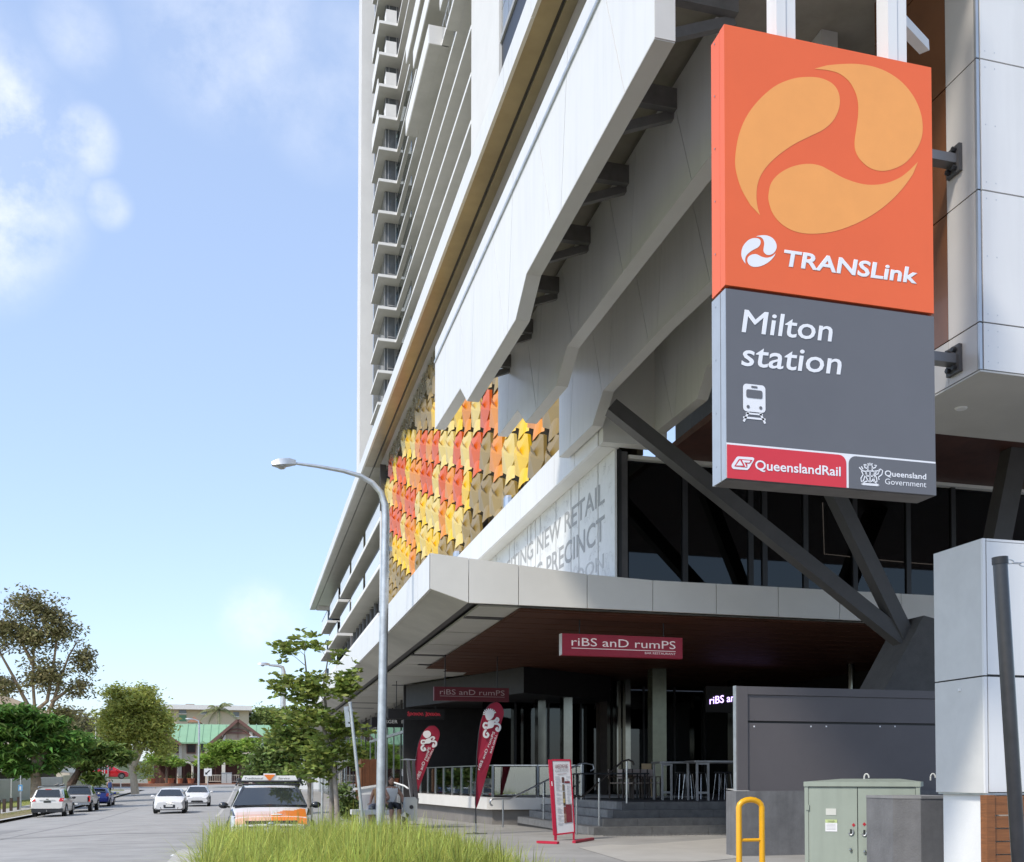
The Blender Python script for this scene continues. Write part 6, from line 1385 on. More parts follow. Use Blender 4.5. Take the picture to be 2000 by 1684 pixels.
MB().bar((xL - 1, FYY - .75, ze - .15), (xR + 1, FYY - .75, ze - .15), .15, .2).build('gutter', GRF, gr)
def gable(ul, ua, ur, vb_, va_, y0):
    A, B, C = onY(ul, vb_, y0), onY(ua, va_, y0), onY(ur, vb_, y0)
    MB().prism([(A.x, y0, A.z), (C.x, y0, A.z), (B.x, y0, B.z)], (0, .2, 0)).build('gable', mat('gable board', (.42, .33, .24), .8, var=.1), gr)
    for P_ in (A, C):
        b = MB(); b.prism([(P_.x + (-.6 if P_ is A else .6), y0 - .7, A.z - .25), (B.x, y0 - .7, B.z + .15), (B.x, y0 + 7, B.z + .15), (P_.x + (-.6 if P_ is A else .6), y0 + 7, A.z - .25)], (0, 0, .1)); b.build('gable_roof', GRF, gr)
        MB().bar((P_.x + (-.6 if P_ is A else .6), y0 - .72, A.z - .35), (B.x, y0 - .72, B.z + .02), .15, .42).build('bargeboard', TRIM, gr)
    return A, B, C
A, B, C = gable(418, 465, 522, 1449, 1407, FYY - 2)
MB().bar((B.x, FYY - 2.2, B.z - .3), (B.x, FYY - 2.2, B.z - 2.6), .2, .1).build('king_post', TRIM, gr); MB().bar((lerp(A.x, B.x, .5), FYY - 2.2, lerp(A.z, B.z, .42)), (lerp(C.x, B.x, .5), FYY - 2.2, lerp(A.z, B.z, .42)), .1, .25).build('tie_beam', TRIM, gr)
b = MB(); cxx = g(463, 1450).x; b.tube([(cxx + 2.2 * cos(a * pi / 10), FYY - 2.25, A.z - .3 + 2.2 * sin(a * pi / 10)) for a in range(11)], .12, 6); b.build('arch_trim', TRIM, gr)
MB().box(A.x + .3, FYY - 2.0, zg + 3.2, C.x - .3, FYY - .0, A.z + .1).build('wall', CREAM, gr)
for u in (437, 490): p = onY(u, 1440, FYY - 2.3); MB().box(p.x - .25, FYY - 2.3, zg, p.x + .25, FYY - 2.0, p.z + .8).build('pier', mat('pale pier', (.66, .62, .52), .8), gr)
gable(300, 318, 346, 1450, 1432, FYY - 1.2)
for u0, u1, v0, v1, yy, m in ((339, 348, 1453, 1469, -.05, DWN), (366, 381, 1455, 1470, -.05, DWN), (393, 401, 1453, 1468, -.05, WINB), (410, 425, 1452, 1466, -2.05, WINB), (318, 330, 1453, 1470, -.05, DWN)):
    a, c = onY(u0, v1, FYY + yy), onY(u1, v0, FYY + yy); w = MB().box(a.x, FYY + yy - .05, a.z, c.x, FYY + yy - .02, c.z).build('window', m, gr)
    b = MB(); b.box(a.x - .12, FYY + yy - .08, a.z - .15, c.x + .12, FYY + yy - .05, a.z); b.box(a.x - .12, FYY + yy - .08, c.z, c.x + .12, FYY + yy - .05, c.z + .12); b.box(a.x - .12, FYY + yy - .08, a.z, a.x, FYY + yy - .05, c.z); b.box(c.x, FYY + yy - .08, a.z, c.x + .12, FYY + yy - .05, c.z); b.build('frame', TRIM, w)
for u in (352, 404): p = onY(u, 1480, FYY - .3); MB().box(p.x - .2, FYY - .3, zg, p.x + .2, FYY - .0, ze).build('pier', mat('pale pier', (.66, .62, .52), .8), gr)
b = MB(); ax = onY(362, 1500, FYY - .5).x; b.tube([(ax - 1, FYY - .5, zg), (ax - 1, FYY - .5, zg + 2.4)] + [(ax - cos(k * pi / 8), FYY - .5, zg + 2.4 + .7 * sin(k * pi / 8)) for k in range(1, 8)] + [(ax + 1, FYY - .5, zg + 2.4), (ax + 1, FYY - .5, zg)], .16, 6); b.build('entrance_arch', mat('pale arch', (.6, .57, .5), .7), gr)
MB().box(xL, FYY - 1.4, zg + 3.0, ax - 1.5, FYY + .8, zg + 3.2).build('awning', mat('brown awning', (.12, .08, .06), .8), gr)
for k in range(9): x = xL + .8 + k * 1.1; MB().box(x, FYY + .6, zg, x + .12, FYY + .75, zg + 3.0).build('timber_post', TRIM, gr)
for u0, u1 in ((408, 432), (448, 478)):
    a, c = onY(u0, 1510, FYY - 2.5).x, onY(u1, 1510, FYY - 2.5).x; b = MB(); b.bar((a, FYY - 2.5, zg + 1.2), (c, FYY - 2.5, zg + 1.2), .08, .08); b.bar((a, FYY - 2.5, zg + .3), (c, FYY - 2.5, zg + .3), .08, .08)
    k = 0
    while a + k * .25 < c: b.bar((a + k * .25, FYY - 2.5, zg + .3), (a + k * .25, FYY - 2.5, zg + 1.2), .05, .05); k += 1
    b.build('verandah_rail', mat('pale rail', (.6, .55, .45), .7), gr)
a, c = onY(432, 1512, 160).x, onY(452, 1512, 160).x; ub = thing('utility_box', ((a + c) / 2, 160, zg), 'pale grey utility cabinet on the far footpath beside the verandah rail', 'cabinet'); MB().box(a, 162, zg, c, 163, zg + 1.5).build('body', mat('box grey', (.42, .43, .42), .7), ub); MB().box(a - .05, 161.95, zg + 1.5, c + .05, 163.05, zg + 1.56).build('lid', GALV, ub); MB().box((a + c) / 2 - .02, 161.98, zg + .1, (a + c) / 2 + .02, 162, zg + 1.4).build('door_joint', CHAR, ub)
# pots along the front
pl = ['terracotta planter left of the timber posts', 'wide terracotta planter below the awning', 'terracotta planter beside the entrance arch', 'terracotta pot with a round bush right of the entrance']
for k, (u, w) in enumerate(((296, .9), (331, 1.1), (352, .6), (373, .8))):
    x = onY(u, 1520, 163).x; t = thing('planter_pot', (x, 163, zg), pl[k], 'planter', 'pots along the restaurant front'); MB().lathe((x, 163, zg), [(w * .5, 0), (w * .62, .6), (w * .7, .62), (w * .7, .72), (0, .7)], 12).build('pot', mat('terracotta', (.42, .15, .08), .8, var=.15), t)
    b = MB(); rp = random.Random(k)
    for q in range(160 if k == 3 else 40):
        c = Vector((x + rp.gauss(0, .35), 163 + rp.gauss(0, .35), zg + .9 + rp.gauss(0, .12) + (.5 * rp.random() if k == 3 else 0))); d = Vector((rp.gauss(0, 1), rp.gauss(0, 1), rp.gauss(.4, .6))).normalized() * .14; s2 = d.cross(Vector((0, 0, 1))).normalized() * .06
        b.add([c - d, c + s2, c + d, c - s2], [(0, 1, 2, 3)])
    o = b.build('foliage', mat('pot foliage', (.06, .10, .025), .6, var=.3, island=.4, transl=.2), t); o['kind'] = 'stuff'
# keep-left board on the island
kp = onY(406, 1514, 128); t = thing('keep_left_sign', (kp.x, 128, road_z(-8, 128) + .15), 'square white keep left sign with a black arrow on the traffic island', 'sign'); MB().tube([(kp.x, 128, road_z(-8, 128)), (kp.x, 128, kp.z)], .04, 8).build('pole', GALV, t)
sb = MB().box(kp.x - .42, 127.95, kp.z - .1, kp.x + .42, 127.98, kp.z + .75).build('board', SGW, t); b = MB(); strip(b, [(kp.x + .2, 127.94, kp.z + .55), (kp.x - .15, 127.94, kp.z + .2)], .12, (0, -1, 0)); b.add([(kp.x - .3, 127.94, kp.z + .05), (kp.x + .0, 127.94, kp.z + .08), (kp.x - .27, 127.94, kp.z + .35)], [(0, 1, 2)]); b.build('arrow', BLACK, sb)
# cream flats behind
cf = thing('flat_roofed_block', (-8, 205, 1), 'cream apartment block with a flat white roof behind the green roof', 'building'); QY = 205.0
def h_(u, v): return onY(u, v, QY)
MB().box(h_(330, 1400).x, QY, .5, h_(486, 1400).x, QY + 14, h_(400, 1387).z).build('wall', mat('pale cream wall', (.60, .50, .34), .8, var=.06), cf); MB().box(h_(322, 1400).x, QY - 1.5, h_(400, 1387).z, h_(492, 1400).x, QY + 15, h_(400, 1378).z).build('roof', mat('white roof', (.72, .70, .66), .6), cf)
MB().box(h_(361, 1400).x, QY + 2, h_(400, 1379).z, h_(378, 1400).x, QY + 6, h_(400, 1374).z).build('roof_vent', mat('vent brown', (.3, .24, .2), .7), cf); MB().box(h_(350, 1400).x, QY - .1, h_(360, 1409).z, h_(364, 1400).x, QY, h_(360, 1397).z).build('door', mat('green door', (.12, .25, .13), .6), cf)
for u0, u1, v0, v1 in ((350, 364, 1387, 1393), (392, 404, 1390, 1394), (455, 467, 1391, 1399)): a, c = h_(u0, v1), h_(u1, v0); w = MB().box(a.x, QY - .08, a.z, c.x, QY - .02, c.z).build('window', WINB, cf); MB().box(a.x - .1, QY - .12, a.z - .15, c.x + .1, QY - .08, a.z).build('sill', OFFW, w)
b = MB(); a_, b_2, c_ = onY(366, 1411, 180), onY(379, 1399, 180), onY(393, 1411, 180); b.prism([(a_.x, 180, a_.z), (c_.x, 180, a_.z), (b_2.x, 180, b_2.z)], (0, 6, 0)); t = thing('tiled_gable', (b_2.x, 180, 8), 'small terracotta tiled gable poking above the green roof', 'roof'); b.build('roof', mat('terracotta tiles', (.42, .2, .13), .8, var=.2, scale=3), t)
MB().box(a_.x + .2, 180.2, .5, c_.x - .2, 185.5, a_.z).build('wall', CREAM, t)

# ================================================================ LEFT SIDE: wall, bollards, signs, low building
W0, W1 = Vector((-22.5, 70, 0)), Vector((-14.8, 128, 0))
gw = thing('garden_wall', (-19, 95, -.8), 'long pale grey rendered garden wall behind the left lawn', 'wall')
def wz(p): return left_z(0, p.y) - .1
WC = mat('wall grey', (.50, .52, .52), .8, var=.05, scale=.5, streak=.1); WK = mat('wall cream', (.56, .56, .44), .8, var=.05, scale=.5, streak=.1)
d_ = (W1 - W0).normalized(); nn_ = Vector((-d_.y, d_.x, 0)) * .2
def wallseg(f0, f1, z_top0, m, nm): 
    p, q = W0.lerp(W1, f0), W0.lerp(W1, f1); return MB().prism([(p.x, p.y, wz(p)), (q.x, q.y, wz(q)), (q.x + nn_.x, q.y + nn_.y, wz(q)), (p.x + nn_.x, p.y + nn_.y, wz(p))], (0, 0, z_top0)).build(nm, m, gw)
for k in range(6): wallseg(k * .12 + .002, (k + 1) * .12 - .002, 1.98, WC, 'wall_bay')
wallseg(.722, 1.0, 2.1, WK, 'wall_bay')
for k in range(4): p = W0.lerp(W1, .72 + k * .09); MB().box(p.x - .03, p.y - .15, wz(p), p.x + .03, p.y - .02, wz(p) + 2.1).build('joint_post', WK, gw)
bl_ = ['first timber bollard from the left edge, cut by it', 'timber bollard second from the left edge', 'timber bollard third from the left edge', 'timber bollard beside the blue sign']
for k, (u, Y) in enumerate(((-2, 71), (8.5, 74), (22, 76.5), (36.5, 79))):
    p = onY(u, 1560, Y); z0 = left_z(0, Y); t = thing('timber_bollard', (p.x, Y, z0), bl_[k], 'bollard', 'timber bollards on the lawn'); MB().box(p.x - .085, Y - .08, z0 - .1, p.x + .085, Y + .08, z0 + .80 + .02 * k).build('shaft', mat('dark bollard timber', (.06, .04, .03), .85, var=.3, scale=5), t); MB().box(p.x - .09, Y - .085, z0 + .80 + .02 * k, p.x + .09, Y + .085, z0 + .83 + .02 * k).build('top', CHAR, t)
p = onY(40, 1545, 78); t = thing('parking_sign', (p.x, 78, left_z(0, 78)), 'blue parking sign on a slim pole left of the white wagon', 'sign'); MB().tube([(p.x, 78, left_z(0, 78)), (p.x, 78, onY(40, 1515, 78).z)], .035, 8).build('pole', GALV, t); sb = MB().box(p.x - .13, 77.93, onY(40, 1545, 78).z, p.x + .13, 77.95, onY(40, 1533, 78).z).build('plate', mat('sky blue sign', (.12, .33, .58), .5, var=.1), t); MB().box(p.x - .05, 77.92, onY(40, 1543, 78).z, p.x + .05, 77.928, onY(40, 1536, 78).z).build('pale_panel', PLAT, sb)
p = onY(42, 1505, 85); t = thing('warning_sign', (p.x, 85, left_z(0, 85)), 'amber sign half hidden by hanging leaves above the blue sign', 'sign'); MB().box(p.x - .28, 85, onY(42, 1508, 85).z, p.x + .28, 85.03, onY(42, 1501, 85).z).build('plate', mat('amber sign', (.62, .26, .02), .5), t); MB().tube([(p.x, 85.05, left_z(0, 85)), (p.x, 85.05, onY(42, 1502, 85).z)], .03, 6).build('pole', GALV, t)
lh = thing('carport', (-26, 112, -.6), 'low dark carport with a pale roof edge behind the garden wall', 'building')
MB().box(-46, 112, -1, -19.5, 124, 1.9).build('interior', DARK, lh); MB().box(-47, 110.5, 1.9, -17.8, 126, 2.4).build('roof', WHITE2, lh)
for k in range(6): x = -44 + k * 4.6; MB().box(x, 111, -1, x + .35, 111.3, 1.9).build('post', mat('carport post', (.35, .28, .18), .7), lh)
ch = thing('cream_house', (-40, 150, 0), 'cream gabled house roofs just visible between the left trees', 'house')
MB().box(-44, 150, -1, -22, 160, 8.5).build('wall', mat('house cream', (.6, .52, .40), .8), ch); b = MB(); b.prism([(-45, 149, 8.5), (-21, 149, 8.5), (-33, 149, 13)], (0, 12, 0)); b.build('roof', mat('fawn roof', (.45, .36, .26), .7), ch); MB().box(-25, 149.9, 3, -23, 149.98, 6).build('window', WINB, ch)
for k, (u, Y, h) in enumerate(((200, 136, 3.2), (204, 136, 3.4), (211, 137, 3.0), (185, 120, 2.6), (146, 104, 2.4), (236, 140, 2.2))):
    p = onY(u, 1520, Y); z0 = left_z(0, Y); t = thing('steel_post', (p.x, Y, z0), ['slim post left of the red car', 'second slim post in front of the red car', 'third slim post in front of the red car', 'pale post at the end of the cream wall', 'pale post behind the pickup truck', 'short bollard post at the driveway'][k], 'post', 'slim posts by the driveway'); MB().tube([(p.x, Y, z0), (p.x, Y, z0 + h)], .06, 8).build('pole', GALV, t); MB().box(p.x - .09, Y - .09, z0, p.x + .09, Y + .09, z0 + .03).build('base_plate', CHAR, t)
p0 = onY(195, 1480, 118); t = thing('flag_pole', (onY(188, 1500, 118).x, 118, -.4), 'tall white tapered pole between the two left trees', 'pole'); MB().tube([(onY(186, 1500, 118).x, 118, -.5), (onY(188, 1400, 118).x, 118, onY(188, 1392, 118).z)], [.13, .05], 10).build('pole', WHITE2, t)

# ================================================================ TREES
def leaf_mat(nm, c, isl=.45, tr=.3): return mat(nm, c, .55, var=.25, scale=.6, island=isl, transl=tr, spec=.35)
BARK = mat('brown bark', (.16, .11, .075), .9, var=.35, scale=6, bump=.6, bscale=20, stretch=(3, 3, .6)); PALEB = mat('pale paperbark', (.50, .42, .32), .85, var=.25, scale=5, bump=.5, bscale=14, stretch=(3, 3, .6)); GREYB = mat('grey smooth bark', (.34, .30, .25), .85, var=.25, scale=7, bump=.4)
def tree(nm, lab, base, trunkpts, crown, nclump, nleaf, lsize, lm, bark, r0, seed, mode='tuft', limb=.5, fill=.75, droop=.2, group=None, csize=.5, flat=1):
    r = random.Random(seed); t = thing(nm, base, lab, 'tree', group); tb = MB(); lb_ = MB()
    stems = trunkpts if isinstance(trunkpts[0], list) else [trunkpts]; nodes = []
    for s in stems:
        s = [Vector(p) for p in s]; n = len(s); tb.tube(s, [lerp(r0, r0 * .22, k / (n - 1)) for k in range(n)], 9)
        for k in range(1, n):
            for f in (.25, .5, .75, 1): nodes.append((s[k - 1].lerp(s[k], f), lerp(r0, r0 * .22, (k - 1 + f) / (n - 1))))
    zmin = min(c[2] - d[2] for c, d in crown)
    for i in range(nclump):
        c, d = crown[r.choices(range(len(crown)), [x[1][0] * x[1][2] for x in crown])[0]]
        v = Vector((r.gauss(0, 1), r.gauss(0, 1), r.gauss(0, 1))).normalized() * (fill + (1 - fill) * r.random()) * (r.random() ** .35)
        p = Vector((c[0] + v.x * d[0], c[1] + v.y * d[1], c[2] + v.z * d[2]))
        if r.random() < limb and nodes:
            q, rr2 = min(nodes, key=lambda k_: (k_[0] - p).length + (.8 * max(0, k_[0].z - p.z + .2)) + r.random() * .4)
            mid = q.lerp(p, .5) + Vector((r.gauss(0, .08), r.gauss(0, .08), .12)) * (p - q).length; rb2 = min(rr2 * .55, .02 + .012 * (p - q).length)
            tb.tube([q, q.lerp(mid, .6), mid, mid.lerp(p, .6), p], [rb2, rb2 * .8, rb2 * .6, rb2 * .45, rb2 * .25], 5, False); nodes.append((mid, rb2 * .6)); nodes.append((p, rb2 * .3))
        for j in range(nleaf):
            if mode == 'whorl':     # rosettes of glossy leaves at the twig ends
                if j % 9 == 0: cc = p + Vector((r.gauss(0, csize), r.gauss(0, csize), r.gauss(0, csize * .7)))
                a = r.random() * 2 * pi; dd = Vector((cos(a), sin(a), r.uniform(-.35, .55))).normalized(); L_ = lsize * r.uniform(.7, 1.25); c2 = cc + dd * L_ * .5
            else:
                cc = p + Vector((r.gauss(0, csize), r.gauss(0, csize), r.gauss(0, csize * .7 * flat))); a = r.random() * 2 * pi
                dd = Vector((cos(a), sin(a), r.gauss(-droop, .45 * flat))).normalized(); L_ = lsize * r.uniform(.6, 1.3); c2 = cc
            sd = dd.cross(Vector((r.gauss(0, .4), r.gauss(0, .4), 1)) if mode == 'frond' else Vector((r.gauss(0, 1), r.gauss(0, 1), r.gauss(0, .7)))).normalized() * L_ * (.20 if mode != 'frond' else .16)
            if mode == 'frond':
                q0 = c2 - dd * L_ * .5; q1 = c2 + Vector((0, 0, L_ * .06)); q2 = c2 + dd * L_ * .5 - Vector((0, 0, L_ * .14)); lb_.add([q0, q1 + sd, q2, q1 - sd], [(0, 1, 2, 3)])
            else: lb_.add([c2 - dd * L_ * .5, c2 + sd, c2 + dd * L_ * .5, c2 - sd], [(0, 1, 2, 3)])
    tb.build('trunk', bark, t, smooth=True); o = lb_.build('crown', lm, t); o['kind'] = 'stuff'; return t
def pt(u, v, Y, dy=0): p = onY(u, v, Y); return Vector((p.x, Y + dy, p.z))
def ell(u, v, Y, ru, rv, rd=None, dy=0):
    c = onY(u, v, Y); rx = abs(onY(u + ru, v, Y).x - c.x); rz_ = abs(onY(u, v - rv, Y).z - c.z); return ((c.x, Y + dy, c.z), (rx, rd or rx, rz_))
Y = 29.0; gz2 = pave_z(3, Y)
TUCK = leaf_mat('tuckeroo leaves', (.24, .31, .07), .45, .4)
tree('street_tree', 'slender twin-stemmed street tree with glossy rosettes of leaves beside the canopy', (pt(660, 1600, Y).x, Y, gz2), [[(pt(662, 1600, Y).x, Y, gz2), pt(657, 1560, Y), pt(652, 1500, Y), pt(636, 1430, Y, .2), pt(615, 1370, Y, .3), pt(600, 1320, Y, .2), pt(595, 1280, Y)], [(pt(650, 1600, Y).x, Y + .4, gz2), pt(650, 1540, Y, .4), pt(652, 1470, Y, .3), pt(640, 1400, Y, .1), pt(632, 1340, Y, .1), pt(640, 1290, Y)]],
     [ell(598, 1262, Y, 40, 24), ell(552, 1335, Y, 34, 26), ell(610, 1345, Y, 62, 34), ell(668, 1340, Y, 30, 40), ell(560, 1270, Y, 24, 18), ell(665, 1290, Y, 22, 22), ell(590, 1400, Y, 66, 34), ell(660, 1420, Y, 46, 50), ell(640, 1475, Y, 46, 40), ell(690, 1470, Y, 30, 30), ell(715, 1430, Y, 12, 10), ell(635, 1510, Y, 30, 22)], 150, 40, .19, TUCK, GREYB, .075, 21, 'whorl', .55, .3, csize=.16)
Y = 38.0
tree('street_tree', 'second street tree with a fuller crown behind the twin-stemmed one', (pt(600, 1590, Y).x, Y, pave_z(2, Y)), [[(pt(603, 1600, Y).x, Y, pave_z(2, Y)), pt(604, 1560, Y), pt(606, 1500, Y), pt(600, 1450, Y)]], [ell(575, 1440, Y, 52, 36), ell(610, 1475, Y, 45, 40), ell(600, 1510, Y, 40, 22), ell(560, 1400, Y, 30, 20)], 70, 44, .26, leaf_mat('mid green leaves', (.20, .27, .06), .5, .3), GREYB, .11, 5, 'whorl', .5, .4, csize=.22)
Y = 52.0
tree('street_tree', 'low dense bushy street tree behind the taxi roof', (pt(575, 1560, Y).x, Y, pave_z(1, Y)), [[(pt(580, 1580, Y).x, Y, pave_z(1, Y)), pt(580, 1540, Y), pt(570, 1500, Y)]], [ell(520, 1490, Y, 40, 32), ell(560, 1470, Y, 46, 40), ell(545, 1515, Y, 55, 18), ell(500, 1512, Y, 25, 14)], 100, 60, .28, leaf_mat('dark green leaves', (.12, .18, .045), .5, .25), GREYB, .12, 9, 'tuft', .4, .45, csize=.3)
tree('small_tree', 'short stemmed shrub tree at the foot of the street trees', (pt(690, 1600, 33).x, 33, pave_z(3, 33)), [[(pt(690, 1600, 33).x, 33, pave_z(3, 33)), pt(690, 1575, 33)]], [ell(682, 1575, 33, 16, 24), ell(672, 1545, 33, 10, 16)], 26, 46, .16, leaf_mat('shrub leaves', (.11, .16, .04), .5, .25), GREYB, .04, 3, 'tuft', .4, .4, csize=.14)
Y = 142.0
PCL = leaf_mat('poinciana leaves', (.27, .40, .07), .4, .35)
tree('poinciana_tree', 'bright green flat-topped poinciana in front of the restaurant gable', (pt(472, 1525, Y).x, Y, .1), [[(pt(470, 1530, Y).x, Y, .1), pt(473, 1500, Y), pt(468, 1478, Y), pt(455, 1465, Y)], [(pt(472, 1510, Y).x, Y, pt(472, 1505, Y).z), pt(480, 1485, Y), pt(495, 1470, Y)]], [ell(455, 1460, Y, 55, 12), ell(500, 1455, Y, 32, 12), ell(425, 1480, Y, 36, 14), ell(465, 1482, Y, 42, 10), ell(400, 1490, Y, 12, 8)], 150, 46, .75, PCL, BARK, .32, 8, 'frond', .45, .5, .25, csize=.55, flat=.5)
tree('poinciana_tree', 'small bright tree over the dark awning left of the entrance arch', (pt(320, 1520, 158).x, 158, .6), [[(pt(325, 1525, 158).x, 158, .6), pt(325, 1500, 158), pt(318, 1485, 158)]], [ell(318, 1484, 158, 36, 12), ell(340, 1488, 158, 16, 9)], 55, 46, .7, PCL, BARK, .2, 18, 'frond', .45, .5, .25, csize=.5, flat=.5)
Y = 118.0
tree('paperbark_tree', 'rounded yellow-green paperbark tree with a pale trunk at the street corner', (pt(262, 1540, Y).x, Y, left_z(0, Y)), [[(pt(264, 1545, Y).x, Y, left_z(0, Y)), pt(260, 1510, Y), pt(256, 1490, Y), pt(250, 1460, Y), pt(245, 1430, Y)], [pt(258, 1500, Y), pt(268, 1480, Y), pt(280, 1455, Y), pt(290, 1420, Y)], [pt(258, 1495, Y), pt(266, 1460, Y), pt(268, 1410, Y)]],
     [ell(262, 1375, Y, 62, 34), ell(230, 1405, Y, 46, 40), ell(300, 1410, Y, 44, 42), ell(262, 1425, Y, 70, 38), ell(310, 1455, Y, 30, 28), ell(225, 1460, Y, 34, 26), ell(285, 1350, Y, 30, 12), ell(225, 1355, Y, 28, 12), ell(285, 1505, Y, 10, 22)], 420, 74, .40, leaf_mat('paperbark leaves', (.38, .42, .10), .4, .4), PALEB, .42, 31, 'tuft', .3, .45, .4, csize=.5)
Y = 112.0
tree('eucalyptus_tree', 'tall open eucalyptus with bare forking limbs and sparse olive leaves on the left', (pt(75, 1540, Y).x, Y, left_z(0, Y)), [[(pt(72, 1560, Y).x, Y, left_z(0, Y)), pt(70, 1480, Y), pt(68, 1390, Y), pt(64, 1330, Y), pt(66, 1270, Y), pt(70, 1210, Y), pt(60, 1170, Y)], [pt(68, 1390, Y), pt(92, 1370, Y), pt(103, 1310, Y), pt(112, 1240, Y), pt(108, 1190, Y)], [pt(64, 1395, Y), pt(45, 1360, Y), pt(25, 1320, Y), pt(0, 1275, Y), pt(-25, 1240, Y)], [pt(95, 1390, Y), pt(105, 1370, Y), pt(118, 1325, Y), pt(135, 1280, Y), pt(150, 1255, Y)], [pt(100, 1372, Y), pt(130, 1350, Y), pt(165, 1335, Y)], [pt(66, 1300, Y), pt(45, 1260, Y), pt(30, 1210, Y)]],
     [ell(60, 1180, Y, 72, 32), ell(120, 1235, Y, 56, 44), ell(10, 1230, Y, 52, 52), ell(60, 1245, Y, 62, 62), ell(165, 1290, Y, 32, 48), ell(150, 1345, Y, 44, 30), ell(5, 1340, Y, 44, 36), ell(100, 1200, Y, 46, 32), ell(-40, 1260, Y, 46, 64), ell(125, 1395, Y, 46, 26), ell(85, 1320, Y, 60, 50)], 900, 17, .40, leaf_mat('eucalyptus leaves', (.22, .205, .09), .45, .3), mat('fawn gum bark', (.33, .24, .165), .85, var=.3, scale=3, bump=.4), .22, 12, 'tuft', .55, .15, .5, csize=.42)
def poin(lab, ub, Yp, stems, crown, n, seed, c, nl=50, ls=.72): tree('poinciana_tree', lab, (pt(ub, 1550, Yp).x, Yp, left_z(0, Yp)), stems, crown, n, nl, ls, leaf_mat('fern leaves %d' % seed, c, .45, .35), mat('trunk bark %d' % seed, (.30, .235, .17) if seed == 41 else (.10, .065, .045), .9, var=.4, scale=4, bump=.6), .45, seed, 'frond', .35, .45, .35, csize=.42, flat=.6)
Y = 84.0
poin('large ferny poinciana overhanging the white wagon, nearest on the left', 68, Y, [[(pt(71, 1570, Y).x, Y, left_z(0, Y)), pt(70, 1530, Y), pt(68, 1490, Y), pt(60, 1450, Y), pt(40, 1420, Y)], [pt(69, 1500, Y), pt(90, 1460, Y), pt(110, 1430, Y)]],
     [ell(30, 1392, Y, 60, 16), ell(-20, 1400, Y, 50, 22), ell(85, 1412, Y, 44, 16), ell(20, 1430, Y, 70, 18), ell(125, 1440, Y, 42, 14), ell(60, 1462, Y, 60, 14), ell(10, 1478, Y, 34, 20), ell(118, 1480, Y, 30, 16), ell(30, 1505, Y, 16, 12), ell(-30, 1470, Y, 40, 30), ell(95, 1500, Y, 14, 14), ell(160, 1455, Y, 24, 9), ell(50, 1500, Y, 12, 10)], 330, 41, (.12, .24, .05), 46, .62)
Y = 98.0
poin('dark-trunked poinciana leaning over the pickup truck', 145, Y, [[(pt(138, 1560, Y).x, Y, left_z(0, Y)), pt(140, 1530, Y), pt(152, 1510, Y), pt(158, 1490, Y), pt(150, 1465, Y)], [pt(155, 1505, Y), pt(175, 1480, Y), pt(205, 1465, Y)]],
     [ell(160, 1460, Y, 50, 24), ell(205, 1470, Y, 40, 20), ell(170, 1490, Y, 40, 14), ell(235, 1480, Y, 22, 14), ell(183, 1520, Y, 7, 16), ell(130, 1480, Y, 20, 14)], 150, 43, (.17, .25, .06))
# pale scrub between the two trees, far trees beyond
Y = 150.0
tree('background_tree', 'olive background tree between the eucalyptus and the paperbark', (pt(150, 1500, Y).x, Y, 0), [[(pt(150, 1530, Y).x, Y, -.3), pt(150, 1470, Y)]], [ell(150, 1420, Y, 50, 36), ell(110, 1440, Y, 40, 26), ell(185, 1440, Y, 24, 26)], 120, 50, .55, leaf_mat('olive leaves', (.22, .21, .10), .4, .25), BARK, .3, 55, 'tuft', .3, .4, csize=.7)
Y = 215.0
tree('background_tree', 'rounded green tree showing above the green roof on the right', (pt(520, 1480, Y).x, Y, .6), [[(pt(520, 1520, Y).x, Y, .6), pt(520, 1440, Y)]], [ell(520, 1402, Y, 42, 17), ell(550, 1408, Y, 24, 16)], 90, 60, .8, leaf_mat('far green leaves', (.22, .28, .08), .35, .3), BARK, .5, 56, 'tuft', .3, .4, csize=1.0)
# small trees on the cross street, right of the taxi
Y = 136.0
for k, (u, v, ru, rv, lab) in enumerate(((590, 1490, 40, 30, 'dim tree far down the cross street behind the tuckeroo'), (640, 1500, 30, 26, 'farther tree on the cross street corner near the shopfronts'))):
    tree('background_tree', lab, (pt(u, 1520, Y).x, Y, -.1), [[(pt(u, 1535, Y).x, Y, -.1), pt(u, 1500, Y)]], [ell(u, v, Y, ru, rv)], 60, 50, .5, leaf_mat('corner leaves', (.12, .18, .05), .4, .25), BARK, .25, 60 + k, 'tuft', .3, .4, csize=.6)
# palm
Y = 185.0
pm = thing('palm_tree', (pt(425, 1420, Y).x, Y, 1), 'feathery palm rising behind the green roof', 'tree'); ct = pt(427, 1388, Y); MB().tube([(ct.x, Y, .5), ct], [.3, .22], 8).build('trunk', GREYB, pm, smooth=True)
rp = random.Random(6)
for k in range(17):
    a = k * 2.399; el = rp.uniform(-.1, 1.15); L_ = rp.uniform(3.6, 4.8); b = MB(); pr = None; pts = []
    for i in range(9):
        f = i / 8; rr3 = L_ * f * cos(el) * (1 - .18 * f); z = L_ * f * sin(el) - 2.6 * f * f; pts.append(ct + Vector((cos(a) * rr3, sin(a) * rr3, z)))
    for i in range(1, 9):
        for q in range(4):
            f = q / 4; p = pts[i - 1].lerp(pts[i], f); d = (pts[i] - pts[i - 1]).normalized(); sdv = d.cross(Vector((0, 0, 1))).normalized(); ll = .75 * sin(pi * min(1, (i - 1 + f) / 8 * .85 + .12))
            for s in (-1, 1): tip = p + sdv * s * ll * .8 + d * ll * .35 - Vector((0, 0, ll * .55)); b.add([p, p + d * .09, tip], [(0, 1, 2)])
    b.tube(pts, [.05] * 5 + [.03] * 4, 4, False); b.build('frond', leaf_mat('palm fronds', (.24, .26, .11), .3, .25), pm)

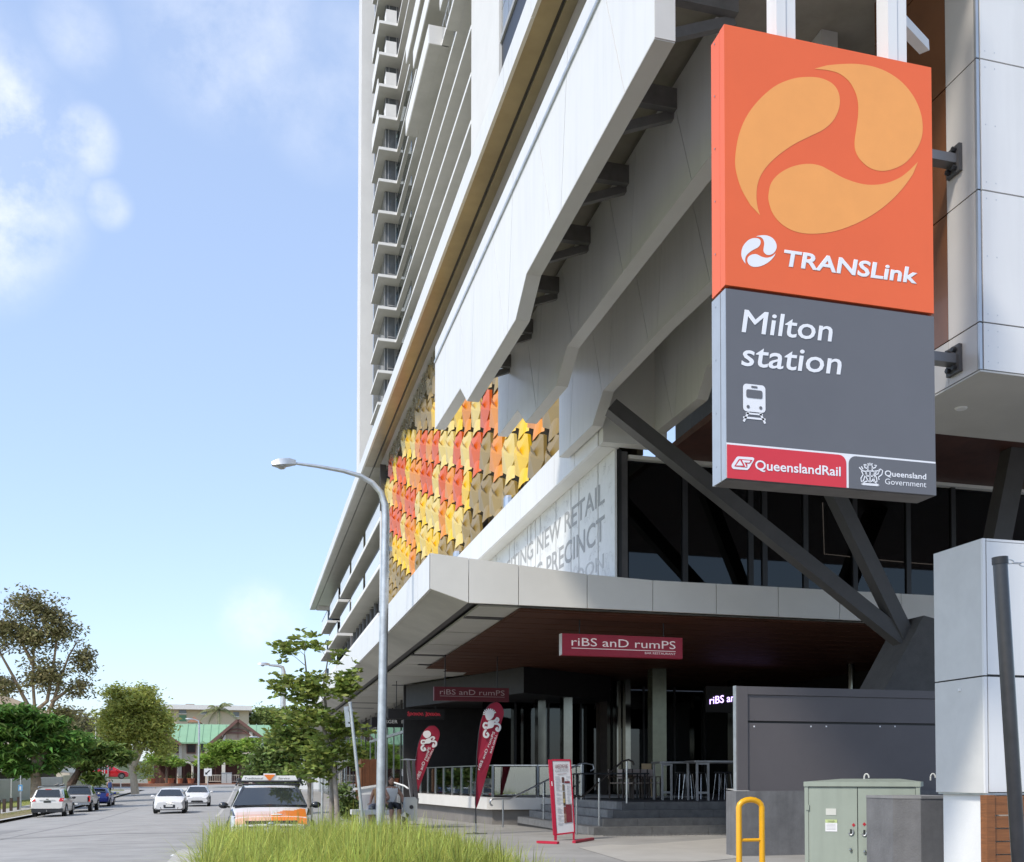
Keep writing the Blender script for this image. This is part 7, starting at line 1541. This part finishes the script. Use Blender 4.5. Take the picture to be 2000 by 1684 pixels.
# ================================================================ LONG GRASS in the planter
gb_ = MB(); rg2 = random.Random(17)
def blade(x, y, z, h, lean, az, w):
    n = 5; pts = []; dx, dy = cos(az), sin(az)
    for i in range(n + 1):
        f = i / n; o_ = lean * h * (f ** 1.9); zz = z + h * (f - .50 * lean * f ** 2.4); pts.append((x + dx * o_, y + dy * o_, zz, w * (1 - f ** 1.6) + .0008))
    vs = []
    for (px_, py_, pz_, ww) in pts: vs += [(px_ - dy * ww, py_ + dx * ww, pz_), (px_ + dy * ww, py_ - dx * ww, pz_)]
    gb_.add(vs, [(2 * i, 2 * i + 1, 2 * i + 3, 2 * i + 2) for i in range(n)])
cl_ = []
yy = 12.6
while yy < 23.3:
    xx = -.45
    while xx < 3.95:
        cl_.append((xx + rg2.uniform(-.12, .12), yy + rg2.uniform(-.15, .15))); xx += .34
    yy += .36
for (x, y) in cl_:
    if not (-.6 < x < 3.95): continue
    hh = rg2.uniform(.68, 1.08) * interp(x, [-.5, .3, 1.6, 2.6, 4], [.85, .80, .95, .92, .5]) * (.8 if y > 22 else 1)
    for k in range(50 if y < 20 else 44):
        az = rg2.uniform(0, 2 * pi); r_ = abs(rg2.gauss(0, .07)); blade(x + r_ * cos(az), y + r_ * sin(az), -.1, hh * rg2.uniform(.55, 1.15), abs(rg2.gauss(.55, .42)), az + rg2.gauss(0, .4), rg2.uniform(.004, .010))
# a few strays reaching over the paving
o = gb_.build('long_grass', leaf_mat('mat rush', (.46, .52, .12), .45, .5), None); o['kind'] = 'stuff'; tag(o, 'tall arching pale green grass filling the kerbside planter', 'grass')
gb_ = MB()
for k in range(5200):
    x = -19 + rg2.random() * 6; y = 60 + rg2.random() * 40
    if -16.2 < x < -14.1: continue
    blade(x, y, left_z(0, y) + .01, rg2.uniform(.04, .12), .3, rg2.uniform(0, 6.3), .008)
o = gb_.build('lawn_grass', leaf_mat('lawn blades', (.28, .30, .07), .3, .3), None); o['kind'] = 'stuff'; tag(o, 'short lawn grass between the footpath and the garden wall', 'grass')
